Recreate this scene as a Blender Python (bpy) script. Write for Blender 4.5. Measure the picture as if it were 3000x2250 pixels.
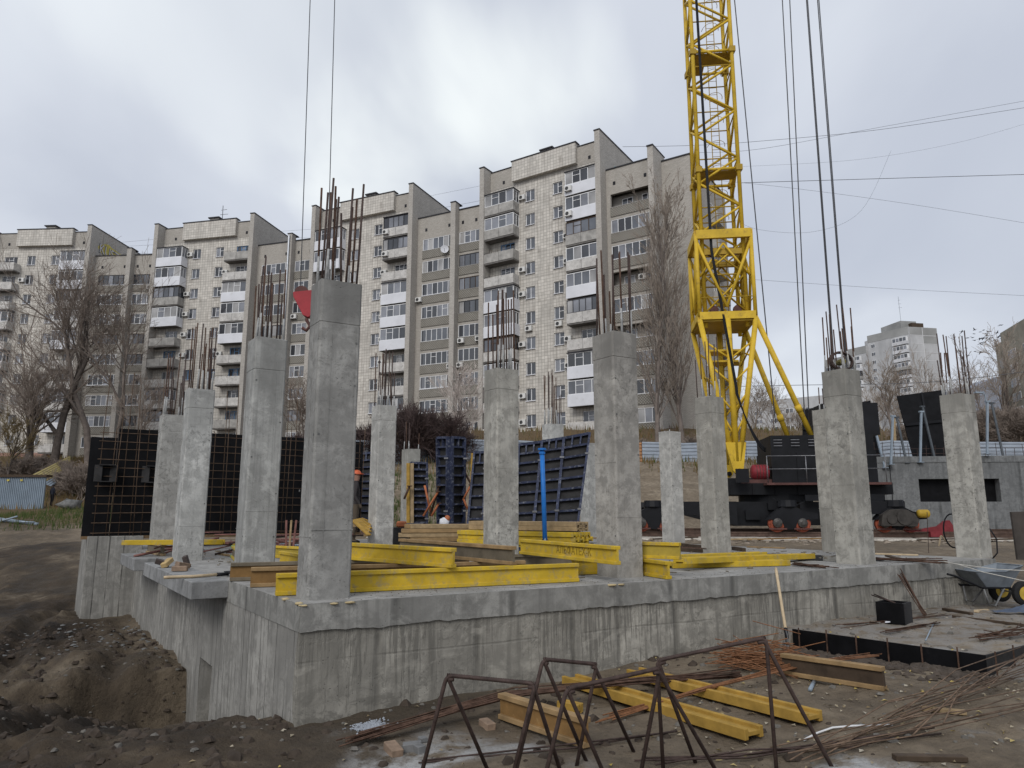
import bpy, bmesh, math, random
import numpy as np
from mathutils import Vector, Matrix, Euler, noise as mnoise

for _o in list(bpy.data.objects):
    bpy.data.objects.remove(_o)
S = bpy.context.scene
COL = S.collection
R = math.radians
rnd = random.Random(11)

# ------------------------------------------------------------------ camera
# z = 0 is eye level; the slab top lies 0.78 m below it, the trodden ground about 1.7 m below
F_PX, PITCH = 2095.3, 0.17605                     # focal length in pixels of a 3000 px wide picture
cam_d = bpy.data.cameras.new('camera')
cam_d.sensor_width = 36.0
cam_d.lens = F_PX / 3000 * 36
cam_d.clip_start, cam_d.clip_end = 0.1, 6000
cam = bpy.data.objects.new('camera', cam_d)
cam.rotation_euler = (math.pi / 2 + PITCH, 0, 0)
COL.objects.link(cam)
S.camera = cam

# ------------------------------------------------------------------ sky, sun, exposure
SUN_EL, SUN_AZ = R(38), R(200)                    # azimuth clockwise from +Y: behind the camera, a little left
W = bpy.data.worlds.new('World')
S.world = W
W.use_nodes = True
wt = W.node_tree
wt.nodes.clear()
def wn(t, **k):
    n = wt.nodes.new(t)
    for a, b in k.items():
        setattr(n, a, b)
    return n
def wl(a, b):
    wt.links.new(a, b)
w_out = wn('ShaderNodeOutputWorld')
w_bg = wn('ShaderNodeBackground')
w_sky = wn('ShaderNodeTexSky', sky_type='NISHITA', sun_disc=False, sun_elevation=SUN_EL, sun_rotation=SUN_AZ,
           air_density=1.4, dust_density=3.0)
w_skys = wn('ShaderNodeVectorMath', operation='SCALE'); w_skys.inputs['Scale'].default_value = 0.09
wl(w_sky.outputs[0], w_skys.inputs[0])
# the cloud deck: noise on a plane above the place
w_tc = wn('ShaderNodeTexCoord')
w_sep = wn('ShaderNodeSeparateXYZ'); wl(w_tc.outputs['Generated'], w_sep.inputs[0])
w_den = wn('ShaderNodeMath', operation='MAXIMUM'); w_den.inputs[1].default_value = 0.0
wl(w_sep.outputs['Z'], w_den.inputs[0])
w_add = wn('ShaderNodeMath', operation='ADD'); w_add.inputs[1].default_value = 0.28
wl(w_den.outputs[0], w_add.inputs[0])
w_dx = wn('ShaderNodeMath', operation='DIVIDE'); wl(w_sep.outputs['X'], w_dx.inputs[0]); wl(w_add.outputs[0], w_dx.inputs[1])
w_dy = wn('ShaderNodeMath', operation='DIVIDE'); wl(w_sep.outputs['Y'], w_dy.inputs[0]); wl(w_add.outputs[0], w_dy.inputs[1])
w_cmb = wn('ShaderNodeCombineXYZ'); wl(w_dx.outputs[0], w_cmb.inputs[0]); wl(w_dy.outputs[0], w_cmb.inputs[1])
w_map = wn('ShaderNodeMapping')
w_map.inputs['Location'].default_value = (3.1, 7.35, 0)
w_map.inputs['Scale'].default_value = (0.8, 0.55, 1)
wl(w_cmb.outputs[0], w_map.inputs[0])
w_no = wn('ShaderNodeTexNoise'); w_no.inputs['Scale'].default_value = 1.9; w_no.inputs['Detail'].default_value = 6
w_no.inputs['Roughness'].default_value = 0.42; w_no.inputs['Distortion'].default_value = 0.35
wl(w_map.outputs[0], w_no.inputs['Vector'])
w_rmp = wn('ShaderNodeValToRGB')
cr = w_rmp.color_ramp
cr.elements[0].position, cr.elements[0].color = 0.33, (0.53, 0.57, 0.665, 1)
cr.elements[1].position, cr.elements[1].color = 0.74, (0.84, 0.885, 0.945, 1)
e = cr.elements.new(0.46); e.color = (0.585, 0.625, 0.715, 1)
e = cr.elements.new(0.58); e.color = (0.69, 0.73, 0.81, 1)
wl(w_no.outputs[0], w_rmp.inputs[0])
w_mix = wn('ShaderNodeMix', data_type='RGBA'); w_mix.inputs[0].default_value = 0.90
wl(w_skys.outputs[0], w_mix.inputs[6]); wl(w_rmp.outputs[0], w_mix.inputs[7])
# where the deck is thinnest the light shines through
def thin(prev, d, lo, hi, amt):
    n = wn('ShaderNodeVectorMath', operation='DOT_PRODUCT'); wl(w_tc.outputs['Generated'], n.inputs[0]); n.inputs[1].default_value = Vector(d).normalized()
    a = wn('ShaderNodeMath', operation='MULTIPLY_ADD'); wl(w_no.outputs[0], a.inputs[0]); a.inputs[1].default_value = .16; wl(n.outputs['Value'], a.inputs[2])
    r = wn('ShaderNodeMapRange', interpolation_type='SMOOTHSTEP'); wl(a.outputs[0], r.inputs['Value'])
    r.inputs['From Min'].default_value, r.inputs['From Max'].default_value, r.inputs['To Max'].default_value = lo + .08, hi + .08, amt
    m = wn('ShaderNodeMix', data_type='RGBA'); wl(r.outputs[0], m.inputs[0]); wl(prev, m.inputs[6]); m.inputs[7].default_value = (.95, 1.0, 1.0, 1)
    return m.outputs[2]
w_c = thin(w_mix.outputs[2], (-.06, .87, .47), .978, 1.002, .9)
w_c = thin(w_c, (-.26, .74, .62), .975, 1.0, .25)
wl(w_c, w_bg.inputs['Color']); w_bg.inputs['Strength'].default_value = 1.04
wl(w_bg.outputs[0], w_out.inputs[0])
sun_d = bpy.data.lights.new('sun', 'SUN')
sun_d.energy, sun_d.angle, sun_d.color = 1.5, R(25), (1.0, 0.985, 0.96)
sun = bpy.data.objects.new('sun', sun_d)
sv = Vector((math.sin(SUN_AZ) * math.cos(SUN_EL), math.cos(SUN_AZ) * math.cos(SUN_EL), math.sin(SUN_EL)))
sun.rotation_euler = sv.to_track_quat('Z', 'Y').to_euler()
sun.location = (0, -20, 30)
COL.objects.link(sun)
vs = S.view_settings
vs.view_transform, vs.look, vs.exposure, vs.gamma = 'Standard', 'None', 0.0, 1.0
vs.use_curve_mapping = False
S.cycles.max_bounces = 4
S.cycles.diffuse_bounces = 2
S.cycles.use_denoising = True

# ------------------------------------------------------------------ helpers
_cp, _sp = math.cos(PITCH), math.sin(PITCH)
def ray(x, y):
    a, b = (x - 1500) / F_PX, (1125 - y) / F_PX
    return Vector((a, _cp - b * _sp, _sp + b * _cp))
def at(x, y, z):                                  # point of the level z seen at (x, y) of the 3000 px photo
    d = ray(x, y); return d * (z / d.z)
def atY(x, y, Y):                                 # point of the upright plane Y
    d = ray(x, y); return d * (Y / d.y)
def onwall(x, y, P, u):                           # point of the upright plane through P along u
    d = ray(x, y)
    det = -d.x * u[1] + u[0] * d.y
    s = (-P[0] * u[1] + u[0] * P[1]) / det
    return d * s

class MB:
    """collects faces; build() links them as ONE mesh object"""
    def __init__(self):
        self.v, self.f = [], []
    def face(self, *p):
        n = len(self.v); self.v += [tuple(q) for q in p]; self.f.append(tuple(range(n, n + len(p))))
    def box(self, x0, y0, z0, x1, y1, z1):
        n = len(self.v)
        self.v += [(x0, y0, z0), (x1, y0, z0), (x1, y1, z0), (x0, y1, z0), (x0, y0, z1), (x1, y0, z1), (x1, y1, z1), (x0, y1, z1)]
        self.f += [tuple(n + i for i in q) for q in ((0, 3, 2, 1), (4, 5, 6, 7), (0, 1, 5, 4), (1, 2, 6, 5), (2, 3, 7, 6), (3, 0, 4, 7))]
        return self
    def obox(self, c, hx, hy, hz):                # centre and three half vectors
        c, hx, hy, hz = Vector(c), Vector(hx), Vector(hy), Vector(hz); n = len(self.v)
        for sz in (-1, 1):
            for sx, sy in ((-1, -1), (1, -1), (1, 1), (-1, 1)):
                self.v.append(tuple(c + hx * sx + hy * sy + hz * sz))
        self.f += [tuple(n + i for i in q) for q in ((0, 3, 2, 1), (4, 5, 6, 7), (0, 1, 5, 4), (1, 2, 6, 5), (2, 3, 7, 6), (3, 0, 4, 7))]
        return self
    def bar(self, a, b, w, h, up=(0, 0, 1)):      # rectangular bar from a to b
        a, b = Vector(a), Vector(b); d = b - a; L = d.length; d.normalize()
        s = d.cross(Vector(up))
        if s.length < 1e-4: s = d.cross(Vector((0, 1, 0)))
        s.normalize(); t = s.cross(d)
        return self.obox((a + b) / 2, d * L / 2, s * w / 2, t * h / 2)
    def tube(self, pts, r, n=6, cap=True):
        pts = [Vector(p) for p in pts]; k = len(pts)
        rr = r if isinstance(r, (list, tuple)) else [r] * k
        base = len(self.v); prev = None
        for i, p in enumerate(pts):
            d = (pts[min(i + 1, k - 1)] - pts[max(i - 1, 0)])
            if d.length < 1e-9: d = Vector((0, 0, 1))
            d.normalize()
            if prev is None:
                s = d.cross(Vector((0, 0, 1)) if abs(d.z) < .9 else Vector((0, 1, 0)))
            else:
                s = prev - d * prev.dot(d)
            s.normalize(); prev = s; t = d.cross(s)
            for j in range(n):
                a = 2 * math.pi * j / n
                self.v.append(tuple(p + (s * math.cos(a) + t * math.sin(a)) * rr[i]))
        for i in range(k - 1):
            for j in range(n):
                a, b = base + i * n + j, base + i * n + (j + 1) % n
                self.f.append((a, b, b + n, a + n))
        if cap:
            self.f.append(tuple(base + j for j in reversed(range(n))))
            self.f.append(tuple(base + (k - 1) * n + j for j in range(n)))
        return self
    def prism(self, poly, h):                     # polygon of points extruded by vector h
        n = len(self.v); k = len(poly); h = Vector(h)
        self.v += [tuple(p) for p in poly] + [tuple(Vector(p) + h) for p in poly]
        self.f.append(tuple(n + i for i in reversed(range(k)))); self.f.append(tuple(n + k + i for i in range(k)))
        for i in range(k):
            j = (i + 1) % k
            self.f.append((n + i, n + j, n + k + j, n + k + i))
        return self
    def disc(self, c, axis, r, w, n=16):          # short cylinder
        a = Vector(axis).normalized() * w / 2; c = Vector(c)
        return self.tube([c - a, c + a], r, n)
    def mesh(self, name, mat, smooth=False):
        me = bpy.data.meshes.new(name); me.from_pydata(self.v, [], self.f)
        bm = bmesh.new(); bm.from_mesh(me); bmesh.ops.recalc_face_normals(bm, faces=bm.faces); bm.to_mesh(me); bm.free()
        if mat: me.materials.append(mat)
        if smooth: me.polygons.foreach_set('use_smooth', [True] * len(me.polygons))
        return me
    def build(self, name, mat, parent=None, smooth=False, bevel=0.0):
        o = bpy.data.objects.new(name, self.mesh(name, mat, smooth)); COL.objects.link(o)
        if bevel:
            m = o.modifiers.new('bevel', 'BEVEL'); m.width = bevel; m.segments = 1; m.limit_method = 'ANGLE'
        return put(o, parent)

def put(o, parent):
    """child that keeps its world place"""
    if parent is not None:
        o.parent = parent
        o.matrix_parent_inverse = world_of(parent).inverted()
    return o
def world_of(o):
    m = o.matrix_basis.copy()
    if o.parent: m = world_of(o.parent) @ o.matrix_parent_inverse @ m
    return m
def tag(o, label=None, cat=None, group=None, kind=None):
    if label: o['label'] = label
    if cat: o['category'] = cat
    if group: o['group'] = group
    if kind: o['kind'] = kind
    return o
def thing(name, label, cat, loc=(0, 0, 0), rz=0, group=None):
    o = bpy.data.objects.new(name, None); COL.objects.link(o)
    o.location = loc; o.rotation_euler = (0, 0, rz); o.empty_display_size = .2
    return tag(o, label, cat, group, 'thing')
def place(me, name, parent, mat4):                # object sharing a mesh, at a world matrix
    o = bpy.data.objects.new(name, me); COL.objects.link(o)
    o.matrix_basis = mat4
    return put(o, parent)
def frame(x, y, z, th):
    return Matrix.Translation((x, y, z)) @ Matrix.Rotation(th, 4, 'Z')

# ------------------------------------------------------------------ materials
class NT:
    def __init__(self, name, rough=.8, spec=.3, metal=0.0):
        self.m = bpy.data.materials.new(name); self.m.use_nodes = True
        self.t = self.m.node_tree; self.b = self.t.nodes['Principled BSDF']
        self.b.inputs['Roughness'].default_value = rough
        self.b.inputs['Specular IOR Level'].default_value = spec
        self.b.inputs['Metallic'].default_value = metal
    def n(self, typ, **k):
        n = self.t.nodes.new('ShaderNode' + typ)
        ins = k.pop('ins', {})
        for a, b in k.items(): setattr(n, a, b)
        for a, b in ins.items(): self.set(n.inputs[a], b)
        return n
    def set(self, sock, v):
        if hasattr(v, 'is_linked') or hasattr(v, 'node'): self.t.links.new(v, sock)
        else:
            if isinstance(v, tuple) and len(v) == 3 and sock.type == 'RGBA': v = (*v, 1)
            sock.default_value = v
    def coord(self, kind='Object', scale=(1, 1, 1), loc=(0, 0, 0), rot=(0, 0, 0)):
        if kind == 'World': src = self.n('NewGeometry').outputs['Position']
        else: src = self.n('TexCoord').outputs[kind]
        return self.n('Mapping', ins={'Vector': src, 'Scale': scale, 'Location': loc, 'Rotation': rot}).outputs[0]
    def noise(self, vec, scale=5, detail=4, rough=.55, dist=0):
        return self.n('TexNoise', ins={'Vector': vec, 'Scale': scale, 'Detail': detail, 'Roughness': rough, 'Distortion': dist}).outputs[0]
    def ramp(self, fac, *stops):
        r = self.n('ValToRGB', ins={'Fac': fac}); el = r.color_ramp.elements
        for i, (p, c) in enumerate(stops):
            if isinstance(c, (int, float)): c = (c, c, c)
            x = el[i] if i < 2 else el.new(p)
            x.position = p; x.color = (*c, 1)
        return r.outputs[0]
    def mix(self, fac, a, b, blend='MIX'):
        m = self.n('Mix', data_type='RGBA', blend_type=blend)
        self.set(m.inputs[0], fac); self.set(m.inputs[6], a); self.set(m.inputs[7], b)
        return m.outputs[2]
    def math(self, op, a, b=0.0, clamp=False):
        m = self.n('Math', operation=op, use_clamp=clamp); self.set(m.inputs[0], a); self.set(m.inputs[1], b)
        return m.outputs[0]
    def bump(self, h, strength=.4, dist=.02):
        self.set(self.b.inputs['Normal'], self.n('Bump', ins={'Height': h, 'Strength': strength, 'Distance': dist}).outputs[0])
    def base(self, c): self.set(self.b.inputs['Base Color'], c)
    def rough(self, c): self.set(self.b.inputs['Roughness'], c)

def simple(name, col, rough=.6, var=.25, scale=6, metal=0.0, bump=.1, dirt=None, spec=.25):
    """one colour with grain and worn patches"""
    m = NT(name, rough, spec, metal)
    v = m.coord('World')
    n = m.noise(v, scale, 5, .6)
    d = tuple(max(0, c * (1 - var)) for c in col); l = tuple(min(1, c * (1 + var)) for c in col)
    c = m.ramp(n, (.3, d), (.7, l))
    if dirt:
        n2 = m.noise(v, scale * 2.7, 8, .78)
        c = m.mix(m.ramp(n2, (dirt[1] - .03, 0), (dirt[1] + .16, 1)), c, dirt[0])
    m.base(c)
    if bump: m.bump(m.noise(v, scale * 6, 3), bump, .01)
    return m.m

def concrete(name, col, stain=.35, streak=.4, seam=0.0, seam_scale=3.0, pits=.5, head=None, joint=None, off=0.0, board=0.0):
    """cast concrete: cloudy tone, blotches, run-off streaks, air pits; optional board seams along local x, damp head, ragged cold joint"""
    m = NT(name, .85, .2)
    dk = lambda k: tuple(c * k for c in col)
    v = m.coord('Object', loc=(off, off * .7, off * .3))
    big = m.noise(v, 1.0, 5, .6, .4)
    med = m.noise(v, 5, 7, .7, .3)
    fine = m.noise(v, 42, 4, .7)
    st = m.noise(m.coord('Object', scale=(9, 9, .45), loc=(off, 0, 0)), 1.0, 6, .65, .3)
    c = m.ramp(big, (.30, dk(1 - stain)), (.52, col), (.70, tuple(min(1, x * (1 + stain * .5)) for x in col)))
    c = m.mix(m.math('MULTIPLY', m.ramp(med, (.44, 0), (.58, 1)), min(1, .75 * stain / .3)), c, dk(.70))
    c = m.mix(m.math('MULTIPLY', m.ramp(m.noise(v, 2.3, 6, .7, .9), (.56, 0), (.64, 1)), .5), c, tuple(min(1, x * 1.28) for x in col))
    c = m.mix(m.math('MULTIPLY', m.ramp(fine, (.5, 0), (.72, 1)), .35), c, dk(.62))
    c = m.mix(m.math('MULTIPLY', m.ramp(st, (.52, 0), (.64, 1)), streak), c, dk(.5))
    c = m.mix(m.math('MULTIPLY', m.ramp(st, (.34, 1), (.42, 0)), streak * .6), c, tuple(min(1, x * 1.3) for x in col))
    vo = m.n('TexVoronoi', ins={'Vector': v, 'Scale': 26.0, 'Randomness': 1.0}).outputs['Distance']
    pit = m.math('MULTIPLY', m.ramp(vo, (.05, 1), (.15, 0)), m.ramp(m.noise(v, 3.3, 3), (.46, 0), (.58, 1)))
    c = m.mix(m.math('MULTIPLY', pit, pits), c, dk(.3))
    blot = m.math('MULTIPLY', m.ramp(m.noise(v, 13, 6, .78, .8), (.53, 0), (.60, 1)), m.ramp(m.noise(v, 1.5, 3), (.44, 0), (.56, 1)))
    c = m.mix(m.math('MULTIPLY', blot, min(1, pits * 1.1)), c, dk(.5))
    h = m.math('SUBTRACT', m.math('ADD', m.math('MULTIPLY', med, .6), m.math('MULTIPLY', fine, .25)), pit)
    tco = m.n('SeparateXYZ', ins={'Vector': m.n('TexCoord').outputs['Object']}).outputs
    if seam:
        w = m.n('TexVoronoi', voronoi_dimensions='1D', feature='DISTANCE_TO_EDGE', ins={'W': tco[0], 'Scale': seam_scale, 'Randomness': .75}).outputs['Distance']
        cell = m.n('TexVoronoi', voronoi_dimensions='1D', ins={'W': tco[0], 'Scale': seam_scale, 'Randomness': .75}).outputs['Color']
        line = m.math('MULTIPLY', m.ramp(w, (.012, 1), (.05, 0)), m.ramp(m.noise(v, 2.2, 3), (.36, .15), (.56, 1)))
        c = m.mix(m.math('MULTIPLY', m.n('SeparateColor', ins={'Color': cell}).outputs[0], .4 * seam), c, dk(.6))
        c = m.mix(m.math('MULTIPLY', line, seam), c, dk(.28))
        h = m.math('SUBTRACT', h, m.math('MULTIPLY', line, 1.4))
    if board:
        wz = m.math('ABSOLUTE', m.math('SUBTRACT', m.math('ADD', tco[2], m.math('MULTIPLY', m.noise(v, 1.2, 2), .05)), board))
        line = m.math('MULTIPLY', m.ramp(wz, (.004, 1), (.014, 0)), m.ramp(m.noise(m.coord('Object', scale=(1, 1, 0)), .9, 2), (.42, 0), (.5, 1)))
        c = m.mix(m.math('MULTIPLY', line, .35), c, dk(.5)); h = m.math('SUBTRACT', h, m.math('MULTIPLY', line, .4))
    if head is not None:
        zz = m.math('ADD', tco[2], m.math('MULTIPLY', m.noise(m.coord('Object', scale=(2.4, 2.4, 1)), 1.3, 5, .6), .9))
        msk = m.math('MULTIPLY', m.ramp(m.math('SUBTRACT', zz, head), (.38, 0), (.56, 1)), m.ramp(m.noise(m.coord('Object', scale=(3.5, 3.5, .15), loc=(off, 3, 0)), 1, 3), (.40, .25), (.56, 1)))
        c = m.mix(m.math('MULTIPLY', msk, .75), c, dk(.5))
    if joint is not None:
        d = m.math('SUBTRACT', joint, tco[2])
        rag = m.noise(v, 9, 5, .7, .6)
        edge = m.ramp(m.math('ADD', d, m.math('MULTIPLY', m.math('SUBTRACT', rag, .5), .30)), (.0, 1), (.05, .8), (.10, 0))
        c = m.mix(m.math('MULTIPLY', edge, .40), c, dk(.45)); h = m.math('SUBTRACT', h, m.math('MULTIPLY', edge, .8))
        dr = m.noise(m.coord('Object', scale=(30, 30, 1.6), loc=(1, 0, 0)), 1.0, 4, .6, .5)
        drip = m.math('MULTIPLY', m.ramp(m.math('SUBTRACT', dr, m.math('MULTIPLY', d, .22)), (.44, 0), (.52, 1)), m.ramp(m.noise(m.coord('Object', scale=(1, 1, .3)), 1.8, 3), (.42, 0), (.54, 1)))
        c = m.mix(m.math('MULTIPLY', drip, .75), c, dk(.40)); h = m.math('ADD', h, m.math('MULTIPLY', drip, .4))
        spl = m.math('MULTIPLY', m.ramp(m.noise(m.coord('Object', scale=(1, 1, 1.6), loc=(4, 2, 0)), 3.2, 7, .72, .9), (.50, 0), (.55, 1)), m.ramp(d, (.30, 0), (.65, 1)))
        c = m.mix(m.math('MULTIPLY', spl, .75), c, dk(.42))
        wp = m.math('MULTIPLY', m.ramp(m.noise(m.coord('Object', scale=(1, 1, 2), loc=(7, 2, 0)), 2.2, 5, .6, .4), (.58, 0), (.66, 1)), .28)
        c = m.mix(wp, c, tuple(min(1, x * 1.45) for x in col))
    m.base(c)
    m.bump(h, .6, .012)
    return m.m
# ------------------------------------------------------------------ the ground
A0, A1 = Vector((-1.80, 6.33)), Vector((8.05, 12.25))          # slab corner near the camera, and its right end
DR = (A1 - A0).normalized()                                    # along the right face
DL = Vector((-.561, .828))                                     # along the left face
NL = Vector((-.828, -.561))                                    # out of the left face
NR = Vector((DR.y, -DR.x))                                     # out of the right face
LR, LL = (A1 - A0).length, 10.6
SZ = -.78                                                      # slab top
def hsh(ix, iy, s):
    n = (ix * 374761393 + iy * 668265263 + s * 1442695041).astype(np.int64) & 0xffffffff
    n = ((n ^ (n >> 13)) * 1274126177) & 0xffffffff
    return ((n ^ (n >> 16)) & 0xffff) / 65535.0
def vnoise(x, y, s):
    ix, iy = np.floor(x).astype(np.int64), np.floor(y).astype(np.int64)
    fx, fy = x - ix, y - iy
    fx, fy = fx * fx * (3 - 2 * fx), fy * fy * (3 - 2 * fy)
    a, b = hsh(ix, iy, s), hsh(ix + 1, iy, s)
    c, d = hsh(ix, iy + 1, s), hsh(ix + 1, iy + 1, s)
    return (a * (1 - fx) + b * fx) * (1 - fy) + (c * (1 - fx) + d * fx) * fy - .5
def fbm(x, y, s, o=4):
    r, a = 0, 1.0
    for i in range(o):
        r = r + a * vnoise(x * 2 ** i, y * 2 ** i, s + i * 7); a *= .5
    return r
def sm(t):
    t = np.clip(t, 0, 1); return t * t * (3 - 2 * t)
def pw(x, pts):
    return np.interp(x, [p[0] for p in pts], [p[1] for p in pts])
PADB = [Vector((3.42, 9.12)), Vector((4.72, 7.49)), Vector((5.75, 8.2))]   # black shuttering line of the low pad
def gz(x, y, rough=True):
    x, y = np.asarray(x, float), np.asarray(y, float)
    tl = (x - A0.x) * DL.x + (y - A0.y) * DL.y
    dl = (x - A0.x) * NL.x + (y - A0.y) * NL.y
    dr = (x - A0.x) * NR.x + (y - A0.y) * NR.y
    z = np.clip(-1.70 + .030 * (x + .5), -1.9, -1.45)
    z = z + (-.95 - z) * sm((y - 12.5) / 7)
    # low pad behind the shuttering board
    pd = (x - PADB[0].x) * (PADB[1] - PADB[0]).normalized().y - (y - PADB[0].y) * (PADB[1] - PADB[0]).normalized().x
    pe = (x - PADB[1].x) * (PADB[2] - PADB[1]).normalized().y - (y - PADB[1].y) * (PADB[2] - PADB[1]).normalized().x
    ins = (pd < -.08) & (pe < -.08) & (y < 12.4)
    z = np.where(ins, np.maximum(z, -1.45), z - .075 * np.exp(-((pd - .35) / .7) ** 2) * sm((x - 2.6) / .8) * (y < 10))
    # dug-out side left of the building
    zl = -1.80 - .28 * sm(tl / 5)
    cut = sm((4.62 - tl - .25 * fbm(dl * 1.1, tl * .3, 5, 3)) / .22)
    zl = zl - .72 * sm(tl / 3.6) * np.exp(-(np.maximum(dl, 0) / 1.5) ** 2) * cut
    zl = zl + .16 * np.exp(-((tl - 5.3) / .7) ** 2 - ((dl - .9) / .9) ** 2)
    zl = zl + .10 * np.exp(-((tl + .2) / .8) ** 2 - ((dl - .5) / .8) ** 2)
    zl = zl + pw(y, [(24, 0), (33, .15), (40, 1.5), (63, 2.4), (72, 4.6), (86, 8.2), (95, 9.2), (130, 9.7)])
    w = np.where(tl > .4, sm((dl + .75) / .6), sm((dl + .5) / 1.6))
    w = w + (sm((-13 - x) / 12) - w) * sm((y - 16) / 9)
    zr = z + pw(y, [(37, 0), (43, 2.2), (50, 4.2), (57, 4.35), (66, 8.4), (72, 8.6), (95, 8.7), (130, 8.7)])
    z = zr + (zl - zr) * w
    z = z + np.clip((y - 115) * .1, 0, 16)
    if rough:
        near = sm((45 - y) / 20)
        z = z + near * (.05 * fbm(x * .8, y * .8, 1, 3) + .035 * fbm(x * 3.1, y * 3.1, 2, 3) * (1 + 1.6 * w) + .10 * w * fbm(x * .55 + y * .2, y * .45, 8, 3) + .02 * fbm(x * 9, y * 9, 3, 3) * (1 + 1.2 * w))
        ridg = np.abs(fbm(x * 1.5 + 3, y * 1.2, 41, 4)); ridg2 = np.abs(fbm(x * 5.5, y * 5.5, 43, 3))
        lw = w * near * sm((dl - .1) / .8)
        z = z + lw * (.17 * (ridg - .2) + .06 * (ridg2 - .2))
        for k, (cx_, sl_) in enumerate(((-4.6, -.42), (-6.2, -.42), (-7.9, -.50), (-9.6, -.50))):    # wheel ruts
            dd = (x - (cx_ + sl_ * (y - 8) + .25 * np.sin(y * .7 + k))) / 1.08
            z = z + lw * (-.11 * np.exp(-(dd / .17) ** 2) + .07 * np.exp(-((np.abs(dd) - .30) / .12) ** 2)) * (.6 + .8 * (vnoise(y * 4, x * 0 + k, 47) + .5))
        z = z + (1 - near) * .5 * fbm(x * .2, y * .2, 4, 3)
    z = np.where(ins & (y < 12.3), np.minimum(z, -1.40), z)
    # below the building itself
    inside = (tl > .12) & (tl < LL + 3) & (dl < -.12) & (dl > -LR + .12)
    z = np.where(inside, np.minimum(z, -1.9), z)
    return z
def seq(*rs):
    out = []
    for a, b, st in rs: out += list(np.arange(a, b, st))
    return np.array(sorted(set(np.round(out, 4))))
gx = seq((-2500, -500, 500), (-500, -100, 40), (-100, -24, 2), (-24, -14, .35), (-14, -8, .12), (-8, 7.6, .062), (7.6, 26, .35), (26, 100, 2), (100, 500, 40), (500, 2600, 500))
gy = seq((-60, 2, 3), (2, 3.8, .3), (3.8, 12.6, .062), (12.6, 22, .12), (22, 45, .3), (45, 110, 1.2), (110, 320, 15), (320, 3200, 400))
GX, GY = np.meshgrid(gx, gy)
GZ = gz(GX, GY)
nx, ny = len(gx), len(gy)
import bisect
_gxl, _gyl, _GZl = gx.tolist(), gy.tolist(), GZ.tolist()
def gq(x, y):                                     # quick height of the ground sheet
    i = min(max(bisect.bisect_right(_gxl, x) - 1, 0), nx - 2); j = min(max(bisect.bisect_right(_gyl, y) - 1, 0), ny - 2)
    u = (x - _gxl[i]) / (_gxl[i + 1] - _gxl[i]); v = (y - _gyl[j]) / (_gyl[j + 1] - _gyl[j])
    return (_GZl[j][i] * (1 - u) + _GZl[j][i + 1] * u) * (1 - v) + (_GZl[j + 1][i] * (1 - u) + _GZl[j + 1][i + 1] * u) * v
me = bpy.data.meshes.new('ground')
me.vertices.add(nx * ny); me.vertices.foreach_set('co', np.stack([GX, GY, GZ], -1).ravel())
idx = np.arange(nx * ny).reshape(ny, nx)
q = np.stack([idx[:-1, :-1], idx[:-1, 1:], idx[1:, 1:], idx[1:, :-1]], -1).reshape(-1, 4)
me.loops.add(q.size); me.loops.foreach_set('vertex_index', q.ravel())
me.polygons.add(len(q)); me.polygons.foreach_set('loop_start', np.arange(0, q.size, 4)); me.polygons.foreach_set('loop_total', np.full(len(q), 4))
me.polygons.foreach_set('use_smooth', np.ones(len(q), bool))
me.update()
# soil kinds: R pale dusty / sandy, G weeds and grass, B grey cement dust
_tl = (GX - A0.x) * DL.x + (GY - A0.y) * DL.y
_dl = (GX - A0.x) * NL.x + (GY - A0.y) * NL.y
left = sm((_dl + .8) / 1.8)
kR = (1 - left) * .75 + .25 * sm(fbm(GX * .5, GY * .5, 21, 3) + .5)
kR = np.maximum(kR, sm((GY - 36) / 5) * sm((56 - GY) / 4) * sm((GX + 12) / 6))
kR = kR * (1 - .55 * np.exp(-((_tl + .3) / 1.2) ** 2 - ((_dl + .6) / 1.6) ** 2))
kR = np.maximum(kR, .55 * sm((GY - 29) / 3) * sm((41 - GY) / 3) * sm((-8 - GX) / 3))
kG = sm((GY - 38) / 6) * sm((-8 - GX) / 8) + sm((GY - 52) / 6)
_pd = (GX - PADB[0].x) * (PADB[1] - PADB[0]).normalized().y - (GY - PADB[0].y) * (PADB[1] - PADB[0]).normalized().x
kB = sm((fbm(GX * .9, GY * .9, 31, 4) - .02) / .22) * sm((6.4 - GY) / 1.2) * sm((GX + 3.2) / 1.2)
kB = np.maximum(kB, 1.0 * (_pd < .0) * sm((_pd + .42) / .2) * (GX > 3.5) * (GX < 4.75) * (GY < 9.0))
kB = np.maximum(kB, .4 * (_pd < -.05) * (GX > 3.3) * (GY < 12.4) * (GY > 6.5))
ca = me.color_attributes.new('soil', 'FLOAT_COLOR', 'POINT')
ca.data.foreach_set('color', np.stack([np.clip(kR, 0, 1), np.clip(kG, 0, 1), np.clip(kB, 0, 1), np.ones_like(kR)], -1).astype(np.float32).ravel())
m = NT('soil', .9, .2)
v = m.coord('World')
att = m.n('VertexColor', layer_name='soil').outputs[0]
sp = m.n('SeparateColor', ins={'Color': att}).outputs
n1, n2, n3 = m.noise(v, .9, 6, .6, .4), m.noise(v, 5, 6, .65), m.noise(v, 24, 5, .7)
dark = m.ramp(n1, (.40, (.014, .010, .007)), (.50, (.034, .024, .016)), (.58, (.064, .047, .031)), (.68, (.125, .10, .072)))
tan = m.ramp(n1, (.28, (.13, .103, .072)), (.5, (.205, .163, .115)), (.72, (.285, .235, .172)))
c = m.mix(sp[0], dark, tan)
c = m.mix(m.math('MULTIPLY', m.ramp(n2, (.42, 0), (.62, 1)), .5), c, m.mix(sp[0], (.028, .021, .015), (.085, .066, .048)))
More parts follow.
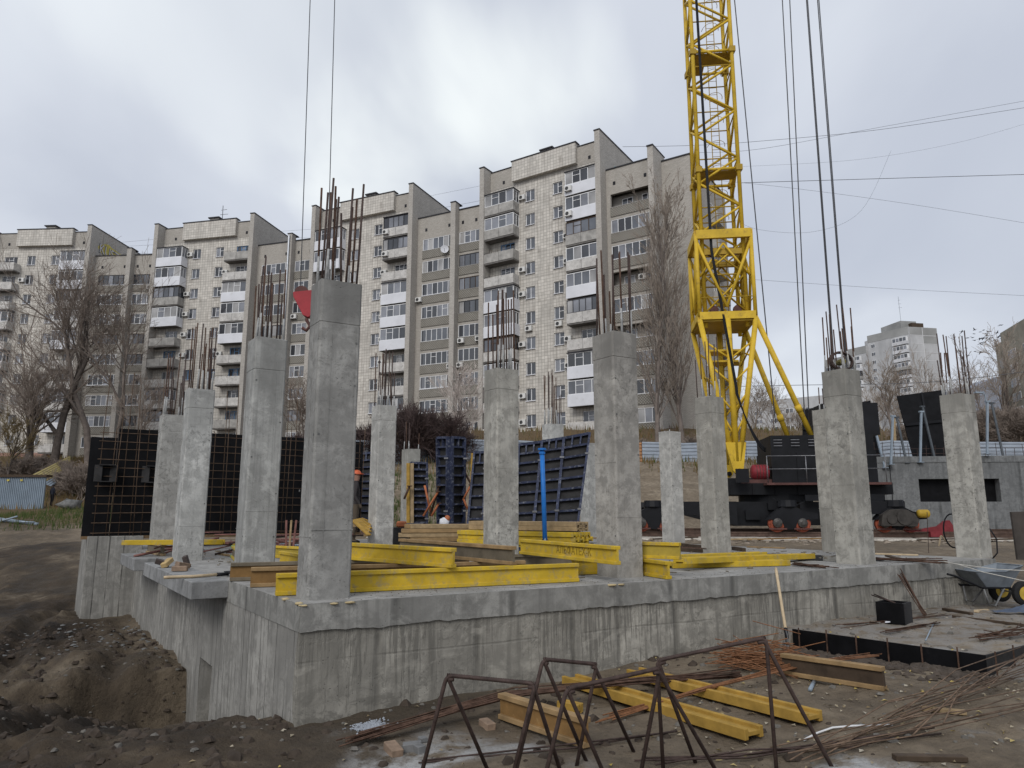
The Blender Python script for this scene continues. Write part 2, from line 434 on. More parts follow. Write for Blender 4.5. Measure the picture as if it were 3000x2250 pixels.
weed = m.ramp(n2, (.3, (.075, .052, .030)), (.55, (.13, .088, .048)), (.7, (.075, .078, .030)))
c = m.mix(m.math('MULTIPLY', sp[1], .9), c, weed)
c = m.mix(m.math('MULTIPLY', m.math('MULTIPLY', sp[2], m.ramp(n2, (.38, 0), (.56, 1))), .85), c, (.42, .42, .41))
c = m.mix(m.math('MULTIPLY', m.ramp(n3, (.56, 0), (.68, 1)), .35), c, (.03, .025, .02))
m.base(c)
m.rough(m.ramp(n1, (.3, .7), (.6, .97)))
m.bump(m.math('ADD', n2, m.math('MULTIPLY', n3, .6)), .8, .05)
me.materials.append(m.m)
ground = bpy.data.objects.new('ground', me); COL.objects.link(ground)
tag(ground, kind='structure')

# ------------------------------------------------------------------ materials shared below
C_COL = [(c, k, hd) for i, (c, k, hd) in enumerate(
    [((.37, .365, .345), .28, 1.70), ((.44, .435, .41), .16, None), ((.385, .375, .34), .4, 1.62), ((.42, .415, .39), .6, 1.45)])]
C_SLAB = concrete('slab_concrete', (.33, .32, .30), .4, .1, 0, 3, .6)
C_BAND = concrete('slab_edge_concrete', (.30, .293, .27), .55, .5, .7, .9, .35, off=2)
C_WALL = concrete('wall_concrete', (.355, .335, .29), .5, .85, .8, 1.1, .9, joint=-1.014, off=5, board=-1.24)
C_WALL2 = concrete('board_marked_concrete', (.33, .318, .29), .4, .75, 1.0, 4.2, .6, off=9)
C_PALE = concrete('pale_concrete', (.28, .28, .275), .35, .3, .3, .7, .4, off=4)
RUST = simple('rusty_rebar', (.085, .052, .038), .85, .5, 14, 0, .2, None, .1)
RUSTB = simple('bright_rusty_wire', (.19, .088, .042), .85, .4, 20, 0, .2)
RUSTD = simple('dark_rebar', (.060, .040, .034), .7, .4, 18, 0, .2)
BLACK = simple('black_plywood', (.006, .006, .007), .55, .5, 3, 0, .1, ((.02, .02, .022), .62), .12)
BLUE = simple('blue_formwork_steel', (.028, .035, .068), .55, .4, 5, 0, .1, ((.27, .28, .30), .56), .2)
PLY = simple('grimy_plywood', (.032, .031, .031), .75, .4, 3, 0, .1, ((.075, .073, .07), .60), .15)

# ------------------------------------------------------------------ foundation: slab, edge band, walls
fd = thing('foundation', 'grey concrete slab on a streaked basement wall carrying the columns', 'foundation', (A0.x, A0.y, SZ))
def quadpoly(z, *p): return [(a[0], a[1], z) for a in p]
F0, F1 = A0 + DL * (LL + 3), A1 + DL * (LL + 3)
mb = MB(); mb.prism(quadpoly(SZ - .20, A0, A1, F1, F0), (0, 0, .20))
o = mb.build('slab', C_SLAB, fd)
def wall_panel(P, u, L, z0, z1, th, mat, name, holes=(), nz=1, parent=None, seed=0, amp=.0, step=.12, rag=0.0):
    """wall standing on a line, modelled along local x; holes = (x0, x1, z0, z1)"""
    xs = sorted({0, L} | {h[i] for h in holes for i in (0, 1)})
    zs = sorted({z0, z1} | {h[i] for h in holes for i in (2, 3)})
    if amp:
        xs = sorted(set(xs) | set(np.arange(step, L, step))); zs = sorted(set(zs) | set(np.arange(z0 + step, z1, step)))
    mb = MB()
    def inh(x, z): return any(h[0] - 1e-6 < x < h[1] + 1e-6 and h[2] - 1e-6 < z < h[3] + 1e-6 for h in holes)
    def off(x, z):
        if not amp: return 0
        return amp * (mnoise.noise(Vector((x * 1.3 + seed, z * 2.2, seed))) + .5 * mnoise.noise(Vector((x * 6 + seed, z * 6, seed))))
    for i in range(len(xs) - 1):
        for j in range(len(zs) - 1):
            a, b, c, d = xs[i], xs[i + 1], zs[j], zs[j + 1]
            if inh((a + b) / 2, (c + d) / 2): continue
            mb.face((a, off(a, c), c), (b, off(b, c), c), (b, off(b, d), d), (a, off(a, d), d))
    for h in holes:
        a, b, c, d = h
        mb.face((a, 0, c), (a, th, c), (a, th, d), (a, 0, d)); mb.face((b, 0, c), (b, 0, d), (b, th, d), (b, th, c))
        mb.face((a, 0, d), (a, th, d), (b, th, d), (b, 0, d)); mb.face((a, 0, c), (b, 0, c), (b, th, c), (a, th, c))
    mb.face((0, 0, z0), (0, 0, z1), (0, th, z1), (0, th, z0)); mb.face((L, 0, z0), (L, th, z0), (L, th, z1), (L, 0, z1))
    mb.face((0, 0, z1), (L, 0, z1), (L, th, z1), (0, th, z1))
    if not holes: mb.face((0, th, z0), (0, th, z1), (L, th, z1), (L, th, z0))
    if rag:                                             # broken lower edge
        mb.v = [(x, y, z + (rag * (mnoise.noise(Vector((x * 2.1, seed, 0))) + .9 * mnoise.noise(Vector((x * 9, seed, 3)))) if (abs(z - z0) < 1e-6 and y < .05) else 0)) for x, y, z in mb.v]
        for i in range(len(xs) - 1):
            za, zb = [z0 + rag * (mnoise.noise(Vector((x * 2.1, seed, 0))) + .9 * mnoise.noise(Vector((x * 9, seed, 3)))) for x in (xs[i], xs[i + 1])]
            mb.face((xs[i], off(xs[i], z0), za), (xs[i + 1], off(xs[i + 1], z0), zb), (xs[i + 1], .05, zb), (xs[i], .05, za))
    me = mb.mesh(name, mat, smooth=False)
    o = bpy.data.objects.new(name, me); COL.objects.link(o)
    o.matrix_basis = frame(P[0], P[1], 0, math.atan2(u[1], u[0]))
    return put(o, parent)
# right face: smooth slab edge over the rough older wall (older wall set back 6 mm)
wall_panel(A0 + NR * .009, DR, LR, SZ - .235, SZ - .002, .15, C_BAND, 'slab_edge', parent=fd, seed=1, amp=.004, step=.05, rag=.016)
wall_panel(A0 - NR * .012, DR, LR, -2.2, SZ - .15, .2, C_WALL, 'basement_wall', parent=fd, seed=2, amp=.014)
# left face runs away from the camera: built from its far end so that local x goes right
PL = A0 + DL * LL
wall_panel(PL - NL * .004, -DL, LL - .035, -3.2, SZ - .234, .2, C_WALL2, 'basement_wall', parent=fd, seed=3, amp=.006,
           holes=[(LL - 3.80, LL - 3.13, -3.1, -1.81)])
mb = MB(); mb.box(LL - 3.82, .19, -3.1, LL - 3.11, .22, -1.79)
o = mb.build('niche_back', C_WALL); o.matrix_basis = frame(PL.x, PL.y, 0, math.atan2(-DL.y, -DL.x)); put(o, fd)
wall_panel(PL + NL * .006, -DL, LL - .004, SZ - .232, SZ - .002, .15, C_BAND, 'slab_edge', parent=fd, seed=4, amp=.003)
wall_panel(A1 + DL * .0 - DR * -.004, DL, LL + 3, -2.0, SZ - .003, .2, C_WALL, 'basement_wall', parent=fd, seed=6, amp=.006)
# two balcony slabs standing out of the left face
def ledge(t0, t1, outw, name='balcony_slab'):
    a, b = A0 + DL * t0, A0 + DL * t1
    mb = MB(); mb.prism(quadpoly(SZ - .19, a, a + NL * outw, b + NL * outw, b), (0, 0, .194))
    return mb.build(name, C_PALE, fd, bevel=.008)
ledge(2.55, 6.30, .40)
ledge(7.25, 9.2, .42)
# pier at the far left end, under the black shuttering
PR = Vector((-8.5, 14.65))
mb = MB(); mb.prism(quadpoly(-2.8, PR, PR + DR * 1.0, PR + DR * 1.0 + DL * 1.6, PR + DL * 1.6), (0, 0, 2.3))
o = mb.build('pier', C_WALL2, fd, bevel=.01)
# light foam blobs squeezed out along the slab edge
FOAM = simple('yellow_foam', (.46, .37, .21), .8, .2, 30)
def blob(p, r, sx=1, sz=.5, seed=0):
    mb = MB(); n, k = 7, 5
    for i in range(k):
        ph = math.pi * (i + .5) / k - math.pi / 2
        for j in range(n):
            a = 2 * math.pi * j / n
            rr = r * (1 + .5 * mnoise.noise(Vector((i * .9 + seed, j * .8, seed))))
            mb.v.append((p[0] + rr * math.cos(ph) * math.cos(a) * sx, p[1] + rr * math.cos(ph) * math.sin(a), p[2] + rr * sz * math.sin(ph)))
    for i in range(k - 1):
        for j in range(n):
            a, b = i * n + j, i * n + (j + 1) % n
            mb.f.append((a, b, b + n, a + n))
    mb.f.append(tuple(reversed(range(n)))); mb.f.append(tuple((k - 1) * n + j for j in range(n)))
    return mb
for i, (s, r) in enumerate([(.02, .03), (.28, .035), (.42, .04), (3.35, .05), (3.48, .04)]):
    p = A0 + DR * s + NR * .0
    blob((p.x, p.y, SZ - .012), r * .8, 1.9, .35, i).build('foam_blob', FOAM, fd, True)
for i, (s, r) in enumerate([(.05, .03), (.42, .03)]):
    p = A0 + DL * s
    blob((p.x, p.y, SZ), r, 1.3, .5, i + 9).build('foam_blob', FOAM, fd, True)

# ------------------------------------------------------------------ concrete columns with starter bars
YAW = math.atan2(DR.y, DR.x)
def column(P, H, label, mat=0, bars=9, blen=1.0, w=.40, z0=SZ, seed=0, joint=.30, wl=.40):
    """P = plan point of the edge nearest the camera; faces run along DR (right) and DL (left)"""
    rg = random.Random(seed + 100)
    root = thing('concrete_column', label, 'column', (P[0], P[1], z0), group='concrete columns on the slab')
    root['kind'] = 'thing'
    r, l = DR * w, DL * wl
    P = Vector(P[:2])
    ch = .018
    def ring(g):                                        # square with chamfered corners
        a, b = DR, DL
        c = [P, P + r, P + r + l, P + l]
        dirs = [(a, b), (b, -a), (-a, -b), (-b, a)]
        out = []
        for p, (d1, d2) in zip(c, dirs):
            out += [p + d2 * (ch + g) - (d1 * -g), p + d1 * (ch + g) + d2 * g] if False else [p + d2 * ch, p + d1 * ch]
        return out
    mb = MB(); rg0 = ring(0)
    zj = [H - joint - .008, H - joint, H - joint + .008]
    zs = [0] + [z for z in np.arange(.1, H - .05, .1) if abs(z - zj[1]) > .04] + zj + [H]; zs.sort()
    n = len(rg0); k0 = len(mb.v)
    ctr = P + r / 2 + l / 2
    for i, z in enumerate(zs):
        s = .985 if z == zj[1] else (1.012 if z > zj[1] else 1.0)
        for p in rg0:
            q_ = ctr + (p - ctr) * (s - max(0, rg.gauss(0, .006)) - (.02 if rg.random() < .02 else 0))
            mb.v.append((q_.x, q_.y, z0 + z + (rg.uniform(-.014, .010) if z == H else 0)))
    for i in range(len(zs) - 1):
        for j in range(n):
            a, b = i * n + j, i * n + (j + 1) % n
            mb.f.append((a, b, b + n, a + n))
    mb.f.append(tuple(reversed(range(n)))); mb.f.append(tuple((len(zs) - 1) * n + j for j in range(n)))
    # local origin at the column so each shows its own part of the texture
    c0, k0, hd0 = C_COL[mat]; tone = rg.uniform(.86, 1.12); wm = rg.uniform(-.004, .016)
    cm = concrete('column_concrete', (c0[0] * tone + wm, c0[1] * tone, c0[2] * tone - wm), rg.uniform(.34, .5), k0 * rg.uniform(.6, 1.3), 0, 3, rg.uniform(.5, 1.0), head=hd0, off=seed * 3.7)
    mb.build('shaft', cm, root)
    for face in (0, 1):                                 # thin fins left by the joints of the form
        u_, nrm, wd = (DR, NR, w) if face == 0 else (DL, NL, wl)
        for f_ in rg.sample((.12, .30, .5, .7, .88), 2):
            q_ = P + u_ * wd * f_; za, zb = rg.uniform(0, .5), H - joint - .02
            s3 = MB(); s3.obox((q_.x, q_.y, z0 + (za + zb) / 2), u_.to_3d() * .003, nrm.to_3d() * .0022, (0, 0, (zb - za) / 2)); s3.build('form_seam', cm, root)
        zz = rg.uniform(.5, 1.5); q_ = P + u_ * wd * .5
        s3 = MB(); s3.obox((q_.x, q_.y, z0 + zz), u_.to_3d() * wd * .49, nrm.to_3d() * .003, (0, 0, .0035)); s3.build('form_seam', cm, root)
    # plugged tie holes
    mb2 = []
    for zz in (.45, .95, 1.45, 1.95, 2.4):
        if zz > H - .2: continue
        for face in (0, 1):
            u_, nrm = (DR, NR) if face == 0 else (DL, NL)
            q_ = P + u_ * (.035 if rg.random() < .5 else .36)
            d = MB(); d.disc((q_.x, q_.y, z0 + zz + rg.uniform(-.05, .05)), (nrm.x, nrm.y, 0), .011, .006, 8)
            if rg.random() < .7: d.build('tie_plug', PLUG, root)
    # starter bars, some still caked with cement
    pos = []
    for a in (.12, .5, .88):
        for b in (.12, .5, .88):
            if (a, b) != (.5, .5): pos.append((a, b))
    rg.shuffle(pos)
    while len(pos) < bars: pos.append((rg.uniform(.15, .85), rg.choice((.12, .88))))
    for (a, b) in pos[:bars]:
        q_ = P + r * a + l * b; hgt = blen * rg.choice((1.0, 1.0, .95, .6, .75, 1.0)) * rg.uniform(.92, 1.05)
        dx, dy = rg.uniform(-.014, .014), rg.uniform(-.014, .014)
        p0 = Vector((q_.x, q_.y, z0 + H - .03)); p1 = Vector((q_.x + dx, q_.y + dy, z0 + H + hgt * .3)); p2 = Vector((q_.x + dx * 2.4, q_.y + dy * 2.4, z0 + H + hgt))
        bb = MB(); bb.tube([p0, p1, p2], .011, 6); bo = bb.build('starter_bar', RUSTD if rg.random() < .5 else RUST, root, True)
        if rg.random() < .5:
            cb = MB(); cb.tube([p0, p0 + (p1 - p0) * .55, p1], [.017, .0145, .011], 6); cb.build('cement_crust', CRUST, bo, True)
    return root
PLUG = simple('grey_tie_plug', (.13, .13, .125), .8, .3, 20)
CRUST = simple('cement_crust', (.36, .36, .35), .9, .25, 25)
cols = [
 ('A', (-1.82, 6.58), 2.98, 'tallest and nearest column, at the slab corner, grey with bars', 0, 13, .95, .32),
 ('B', (-3.30, 8.98), 3.0, 'column with a dark vertical water stain, second along the left edge', 3, 13, .95, .40),
 ('C', (-5.35, 11.70), 2.80, 'column with dark blotches near its foot, third along the left edge', 1, 13, 1.0, .40),
 ('D', (-6.71, 13.64), 2.62, 'pale column before the black shuttering, last along the left edge', 1, 10, 1.0, .40),
 ('E', (-2.80, 14.94), 3.0, 'pale slim column between the big corner column and the column forms', 1, 12, 1.05, .40),
 ('F', (-.23, 11.01), 3.0, 'mottled column behind the beams, left of the blue prop', 2, 12, 1.0, .40),
 ('G', (1.26, 8.73), 3.02, 'column in the middle of the right edge, dark damp head', 0, 12, 1.0, .40),
 ('H', (4.03, 18.23), 2.80, 'smallest column, before the sand bank, short stub bars', 1, 4, .16, .40),
 ('I', (3.90, 13.94), 3.02, 'column just before the crane mast', 2, 6, 1.0, .40),
 ('J', (6.32, 14.10), 2.80, 'column half hidden behind the column carrying the bar coil', 2, 6, .85, .40),
 ('K', (5.16, 10.89), 2.97, 'column with a round coil on top, fourth along the right edge', 2, 12, 1.0, .40),
 ('L', (7.90, 12.37), 2.82, 'last column at the right end of the slab', 2, 13, 1.0, .40),
 ('M', (1.0, 18.22), 3.0, 'column rising behind the blue wall forms', 1, 12, 1.0, .40),
 ('N', (-3.0, 20.6), 2.55, 'dark column behind the pale slim column', 2, 5, .8, .40),
 ('O', (2.35, 22.4), 2.9, 'smooth column right of the blue wall forms, behind the middle column', 1, 0, .8, .40)]
COLS = {}
BLK_ = {'E': 1.15, 'F': 1.28, 'G': 1.12, 'I': 1.38, 'L': 1.15, 'M': 1.35, 'A': 1.08, 'B': 1.12, 'D': 1.2, 'C': 1.1}
for i, (k, P, H, lab, mt, nb, bl, wl_) in enumerate(cols):
    COLS[k] = column(P, H, lab, mt, nb, bl * BLK_.get(k, 1.0), .40, SZ, i * 3 + 1, .42 if k in 'ABK' else .33, wl_)
# ------------------------------------------------------------------ the long curved apartment building
def tile_mat(name, col, sx=.37, sz=.35, grout=(.19, .165, .14), size=.014, stain=.55):
    m = NT(name, .7, .3)
    tc = m.n('TexCoord').outputs['Object']
    s = m.n('SeparateXYZ', ins={'Vector': tc}).outputs
    v = m.n('CombineXYZ', ins={'X': m.math('ADD', s[0], s[1]), 'Y': s[2], 'Z': 0.0}).outputs[0]
    b = m.n('TexBrick', offset=0.0, squash=1.0, ins={'Vector': v, 'Scale': 1.0, 'Mortar Size': size, 'Mortar Smooth': .2, 'Bias': 0.0, 'Brick Width': sx, 'Row Height': sz,
            'Color1': tuple(c * .84 for c in col), 'Color2': tuple(min(1, c * 1.08) for c in col), 'Mortar': grout})
    n1 = m.noise(m.coord('Object', scale=(1, 1, .5)), .55, 6, .65, .6)
    n2 = m.noise(m.coord('Object', scale=(2.2, 2.2, .25)), 1.2, 5, .6)
    c = m.mix(m.math('MULTIPLY', m.ramp(n1, (.46, 0), (.68, 1)), stain), b.outputs[0], tuple(x * .55 for x in col))
    c = m.mix(m.math('MULTIPLY', m.ramp(n2, (.54, 0), (.7, 1)), stain), c, (.20, .17, .14))
    fl = m.math('PINGPONG', m.math('ADD', s[2], .25), 1.4)                      # joint between the storey-high panels
    c = m.mix(m.math('MULTIPLY', m.ramp(fl, (.012, 1), (.03, 0)), .6), c, (.16, .14, .12))
    m.base(c); m.bump(b.outputs[1], -.35, .02)
    return m.m
def brick_mat(name, c1, c2, mortar, w=.26, h=.085):
    m = NT(name, .9, .2)
    tc = m.n('TexCoord').outputs['Object']
    s = m.n('SeparateXYZ', ins={'Vector': tc}).outputs
    v = m.n('CombineXYZ', ins={'X': m.math('ADD', s[0], s[1]), 'Y': s[2], 'Z': 0.0}).outputs[0]
    b = m.n('TexBrick', offset=.5, ins={'Vector': v, 'Scale': 1.0, 'Mortar Size': .012, 'Bias': -.1, 'Brick Width': w, 'Row Height': h, 'Color1': c1, 'Color2': c2, 'Mortar': mortar})
    n1 = m.noise(m.coord('Object', scale=(1, 1, .4)), .5, 6, .65, .4)
    c = m.mix(m.math('MULTIPLY', m.ramp(n1, (.42, 0), (.68, 1)), .4), b.outputs[0], tuple(x * .6 for x in c1))
    m.base(c); m.bump(b.outputs[1], -.3, .015)
    return m.m
TILE = tile_mat('facade_tiles', (.62, .583, .522))
BRICK = brick_mat('grey_silicate_brick', (.44, .408, .36), (.545, .508, .455), (.235, .215, .19))
BRICKP = brick_mat('pale_fin_brick', (.475, .445, .40), (.61, .575, .525), (.21, .19, .168))
def relief_mat():
    m = NT('patterned_loggia_parapet', .9, .2)
    tc = m.n('TexCoord').outputs['Object']
    s = m.n('SeparateXYZ', ins={'Vector': tc}).outputs
    u, w = m.math('MULTIPLY', s[0], 3.6), m.math('MULTIPLY', s[2], 3.6)
    a = m.math('PINGPONG', m.math('ADD', u, w), .5); b = m.math('PINGPONG', m.math('SUBTRACT', u, w), .5)
    h = m.math('MULTIPLY', a, b)
    n1 = m.noise(m.coord('Object'), 1.3, 5, .6)
    c = m.mix(m.ramp(h, (.02, 0), (.14, 1)), (.17, .157, .135), m.ramp(n1, (.35, (.28, .26, .225)), (.65, (.39, .37, .325))))
    m.base(c); m.bump(h, .7, .08)
    return m.m
RELIEF = relief_mat()
PVC = simple('white_plastic_frame', (.78, .78, .78), .45, .05, 2, 0, 0)
WOODF = simple('brown_wood_frame', (.07, .045, .03), .6, .3, 6, 0, 0)
DKFR = simple('dark_steel_frame', (.05, .05, .055), .5, .3, 6, 0, 0)
BLFR = simple('blue_painted_frame', (.14, .28, .48), .5, .15, 6, 0, 0)
WPAN = simple('white_cladding_panel', (.70, .705, .735), .5, .08, .8, 0, 0, ((.50, .49, .47), .60))
WGRIM = simple('grimy_whitewashed_parapet', (.54, .52, .49), .8, .22, 1.6, 0, 0, ((.24, .22, .20), .55))
GPAR = simple('stained_concrete_parapet', (.36, .345, .32), .85, .3, 1.6, 0, 0, ((.14, .13, .12), .60))
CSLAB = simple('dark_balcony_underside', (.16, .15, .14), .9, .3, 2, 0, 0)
ROOFM = simple('dark_roof_felt', (.045, .045, .05), .8, .3, 2, 0, 0)
PLINTH = simple('pink_plinth', (.36, .22, .18), .85, .3, 1.5, 0, 0, ((.20, .12, .10), .60))
CURT = simple('curtain_cloth', (.55, .53, .50), .9, .15, 2, 0, 0)
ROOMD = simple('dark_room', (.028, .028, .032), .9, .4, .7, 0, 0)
def glass_mat(name, tint, rough=.06):
    m = NT(name, rough, .9)
    n = m.noise(m.coord('World', scale=(.35, .35, .35)), 1.0, 3, .5)
    m.base(m.ramp(n, (.35, tuple(c * .5 for c in tint)), (.65, tint)))
    m.bump(m.noise(m.coord('World'), .9, 2), .06, .05)
    return m.m
GLASS = [glass_mat('window_glass_%d' % i, t) for i, t in enumerate([(.06, .065, .075), (.13, .14, .16), (.27, .28, .31), (.035, .035, .04), (.42, .41, .40)])]

Z1, FL = 7.65, 2.8
apt = thing('apartment_building', 'long curved ten-storey apartment building, pale tiled sections between brick loggia sections', 'building', (-20, 84, Z1))
MW = {}
def win_mesh(kind):
    """kind = (width, height, panes, frame material); frame and pane meshes in window-local coordinates: x along the wall, y inwards, z up from the sill"""
    if kind in MW: return MW[kind]
    w, h, n, fm, split = kind
    t = .07
    f = MB(); f.box(0, 0, 0, w, .08, t); f.box(0, 0, h - t, w, .08, h)
    f.box(0, .001, t, t, .079, h - t); f.box(w - t, .001, t, w, .079, h - t)
    for i in range(1, n):
        x = w * i / n; f.box(x - t * .5, .001, t, x + t * .5, .079, h - t)
    if split:
        for i in range(n):
            if (i + split) % 3 == 0: f.box(w * i / n + t * .5, .01, h * .62, w * (i + 1) / n - t * .5, .07, h * .62 + .05)
    p = []
    for i in range(n):
        g = MB(); x0, x1 = w * i / n + t * .4, w * (i + 1) / n - t * .4
        g.face((x0, .05, t * .5), (x1, .05, t * .5), (x1, .05, h - t * .5), (x0, .05, h - t * .5))
        p.append([g.mesh('pane', G) for G in GLASS])
    MW[kind] = (f.mesh('window', fm), p)
    return MW[kind]
wrg = random.Random(3)
def window(M, kind, name='window', curtain=True):
    """M = world matrix of the window's lower left corner on the wall plane (x right, y inwards)"""
    fme, panes = win_mesh(kind)
    wo = place(fme, name, apt, M)
    for ps in panes:
        place(ps[wrg.choices((0, 1, 2, 3, 4), (4, 4, 3, 2, 1))[0]], 'pane', wo, M)
    return wo
W2 = (1.2, 1.35, 2, PVC, 1)
MBX = {}
def part_box(key, dims, mat):
    k = (key, dims, mat.name)
    if k not in MBX:
        b = MB(); b.box(*dims); MBX[k] = b.mesh(key, mat)
    return MBX[k]
def sub(key, dims, mat, M, parent=None):
    return place(part_box(key, dims, mat), key, parent or apt, M)

SECS = [((-65.55, 95.33), -3.5), ((-41.3, 92.5), -12.5), ((-18.31, 85.06), -24.0), ((3.4, 73.6), -33.0)]
NF = 10
SILL = [33.85 - FL * k for k in range(NF)]
# balcony kinds, top floor first: G glazed white, D dark steel, W brown wood, O open, H fully clad white; parapet w white panel, c grey concrete, m grimy white
BAL = {0: ('Om Om Om Gm Om Gm Om Gm Om Om'.split(), 'Gw Gw Wm Gm Gw Om Om Gm Gw Om'.split()),
       1: ('Hw Hw Dc Gw Oc Oc Om Gm Wm Om'.split(), 'Oc Om Gw Gm Gw Om Om Om Oc Om'.split()),
       2: ('Hw Hw Om Gw Gm Om Gm Om Gw Om'.split(), 'Dm Dm Om Hw Gw Gw Om Om Gm Om'.split()),
       3: ('Gc Gc Oc Om Gw Gw Wm Gm Om Om'.split(), 'Gw Gw Wc Gm Gw Dm Om Gw Gw Om'.split())}
PARM = {'w': WPAN, 'c': GPAR, 'm': WGRIM}
def ac_unit(M, label):
    """outdoor unit of an air conditioner hung on the wall; x along, y inwards"""
    P = M @ Vector((0, 0, 0))
    r = thing('air_conditioner', label, 'air conditioner', P, group='air conditioners on the apartment building')
    place(part_box('case', (0, -.34, 0, .80, -.04, .55), ACW), 'case', r, M)
    if 'fan' not in MW:
        b = MB(); b.disc((.30, -.345, .27), (0, 1, 0), .2, .012, 14); MW['fan'] = b.mesh('fan', ACD)
        b = MB(); b.box(.08, -.34, -.06, .12, .0, -.005); b.box(.66, -.34, -.06, .70, .0, -.005); MW['brk'] = b.mesh('bracket', DKFR)
    place(MW['fan'], 'fan', r, M); place(MW['brk'], 'bracket', r, M)
    return r
ACW = simple('air_conditioner_case', (.66, .65, .62), .5, .08, 2, 0, 0)
ACD = simple('air_conditioner_fan', (.05, .05, .05), .6, .2, 2, 0, 0)
FLN = ['tenth', 'ninth', 'eighth', 'seventh', 'sixth', 'fifth', 'fourth', 'third', 'second', 'first']
SN = ['the far left section', 'the left middle section', 'the section behind the corner column', 'the tallest section']
AC = {0: [(1, 'l'), (1, 'r'), (3, 'r')],
      1: [(0, 'a'), (1, 'c'), (2, 'a'), (2, 'c'), (3, 'a'), (4, 'a'), (5, 'a'), (4, 'c'), (5, 'c')],
      2: [(2, 'c'), (3, 'c'), (3, 'b'), (4, 'c'), (5, 'c'), (6, 'c'), (1, 'd'), (0, 'd')],
      3: [(0, 'a'), (3, 'a'), (4, 'a'), (5, 'b'), (6, 'a'), (8, 'a'), (9, 'a'), (0, 'd'), (1, 'd'), (2, 'c'), (3, 'c'), (5, 'e'), (6, 'c'), (7, 'c')]}
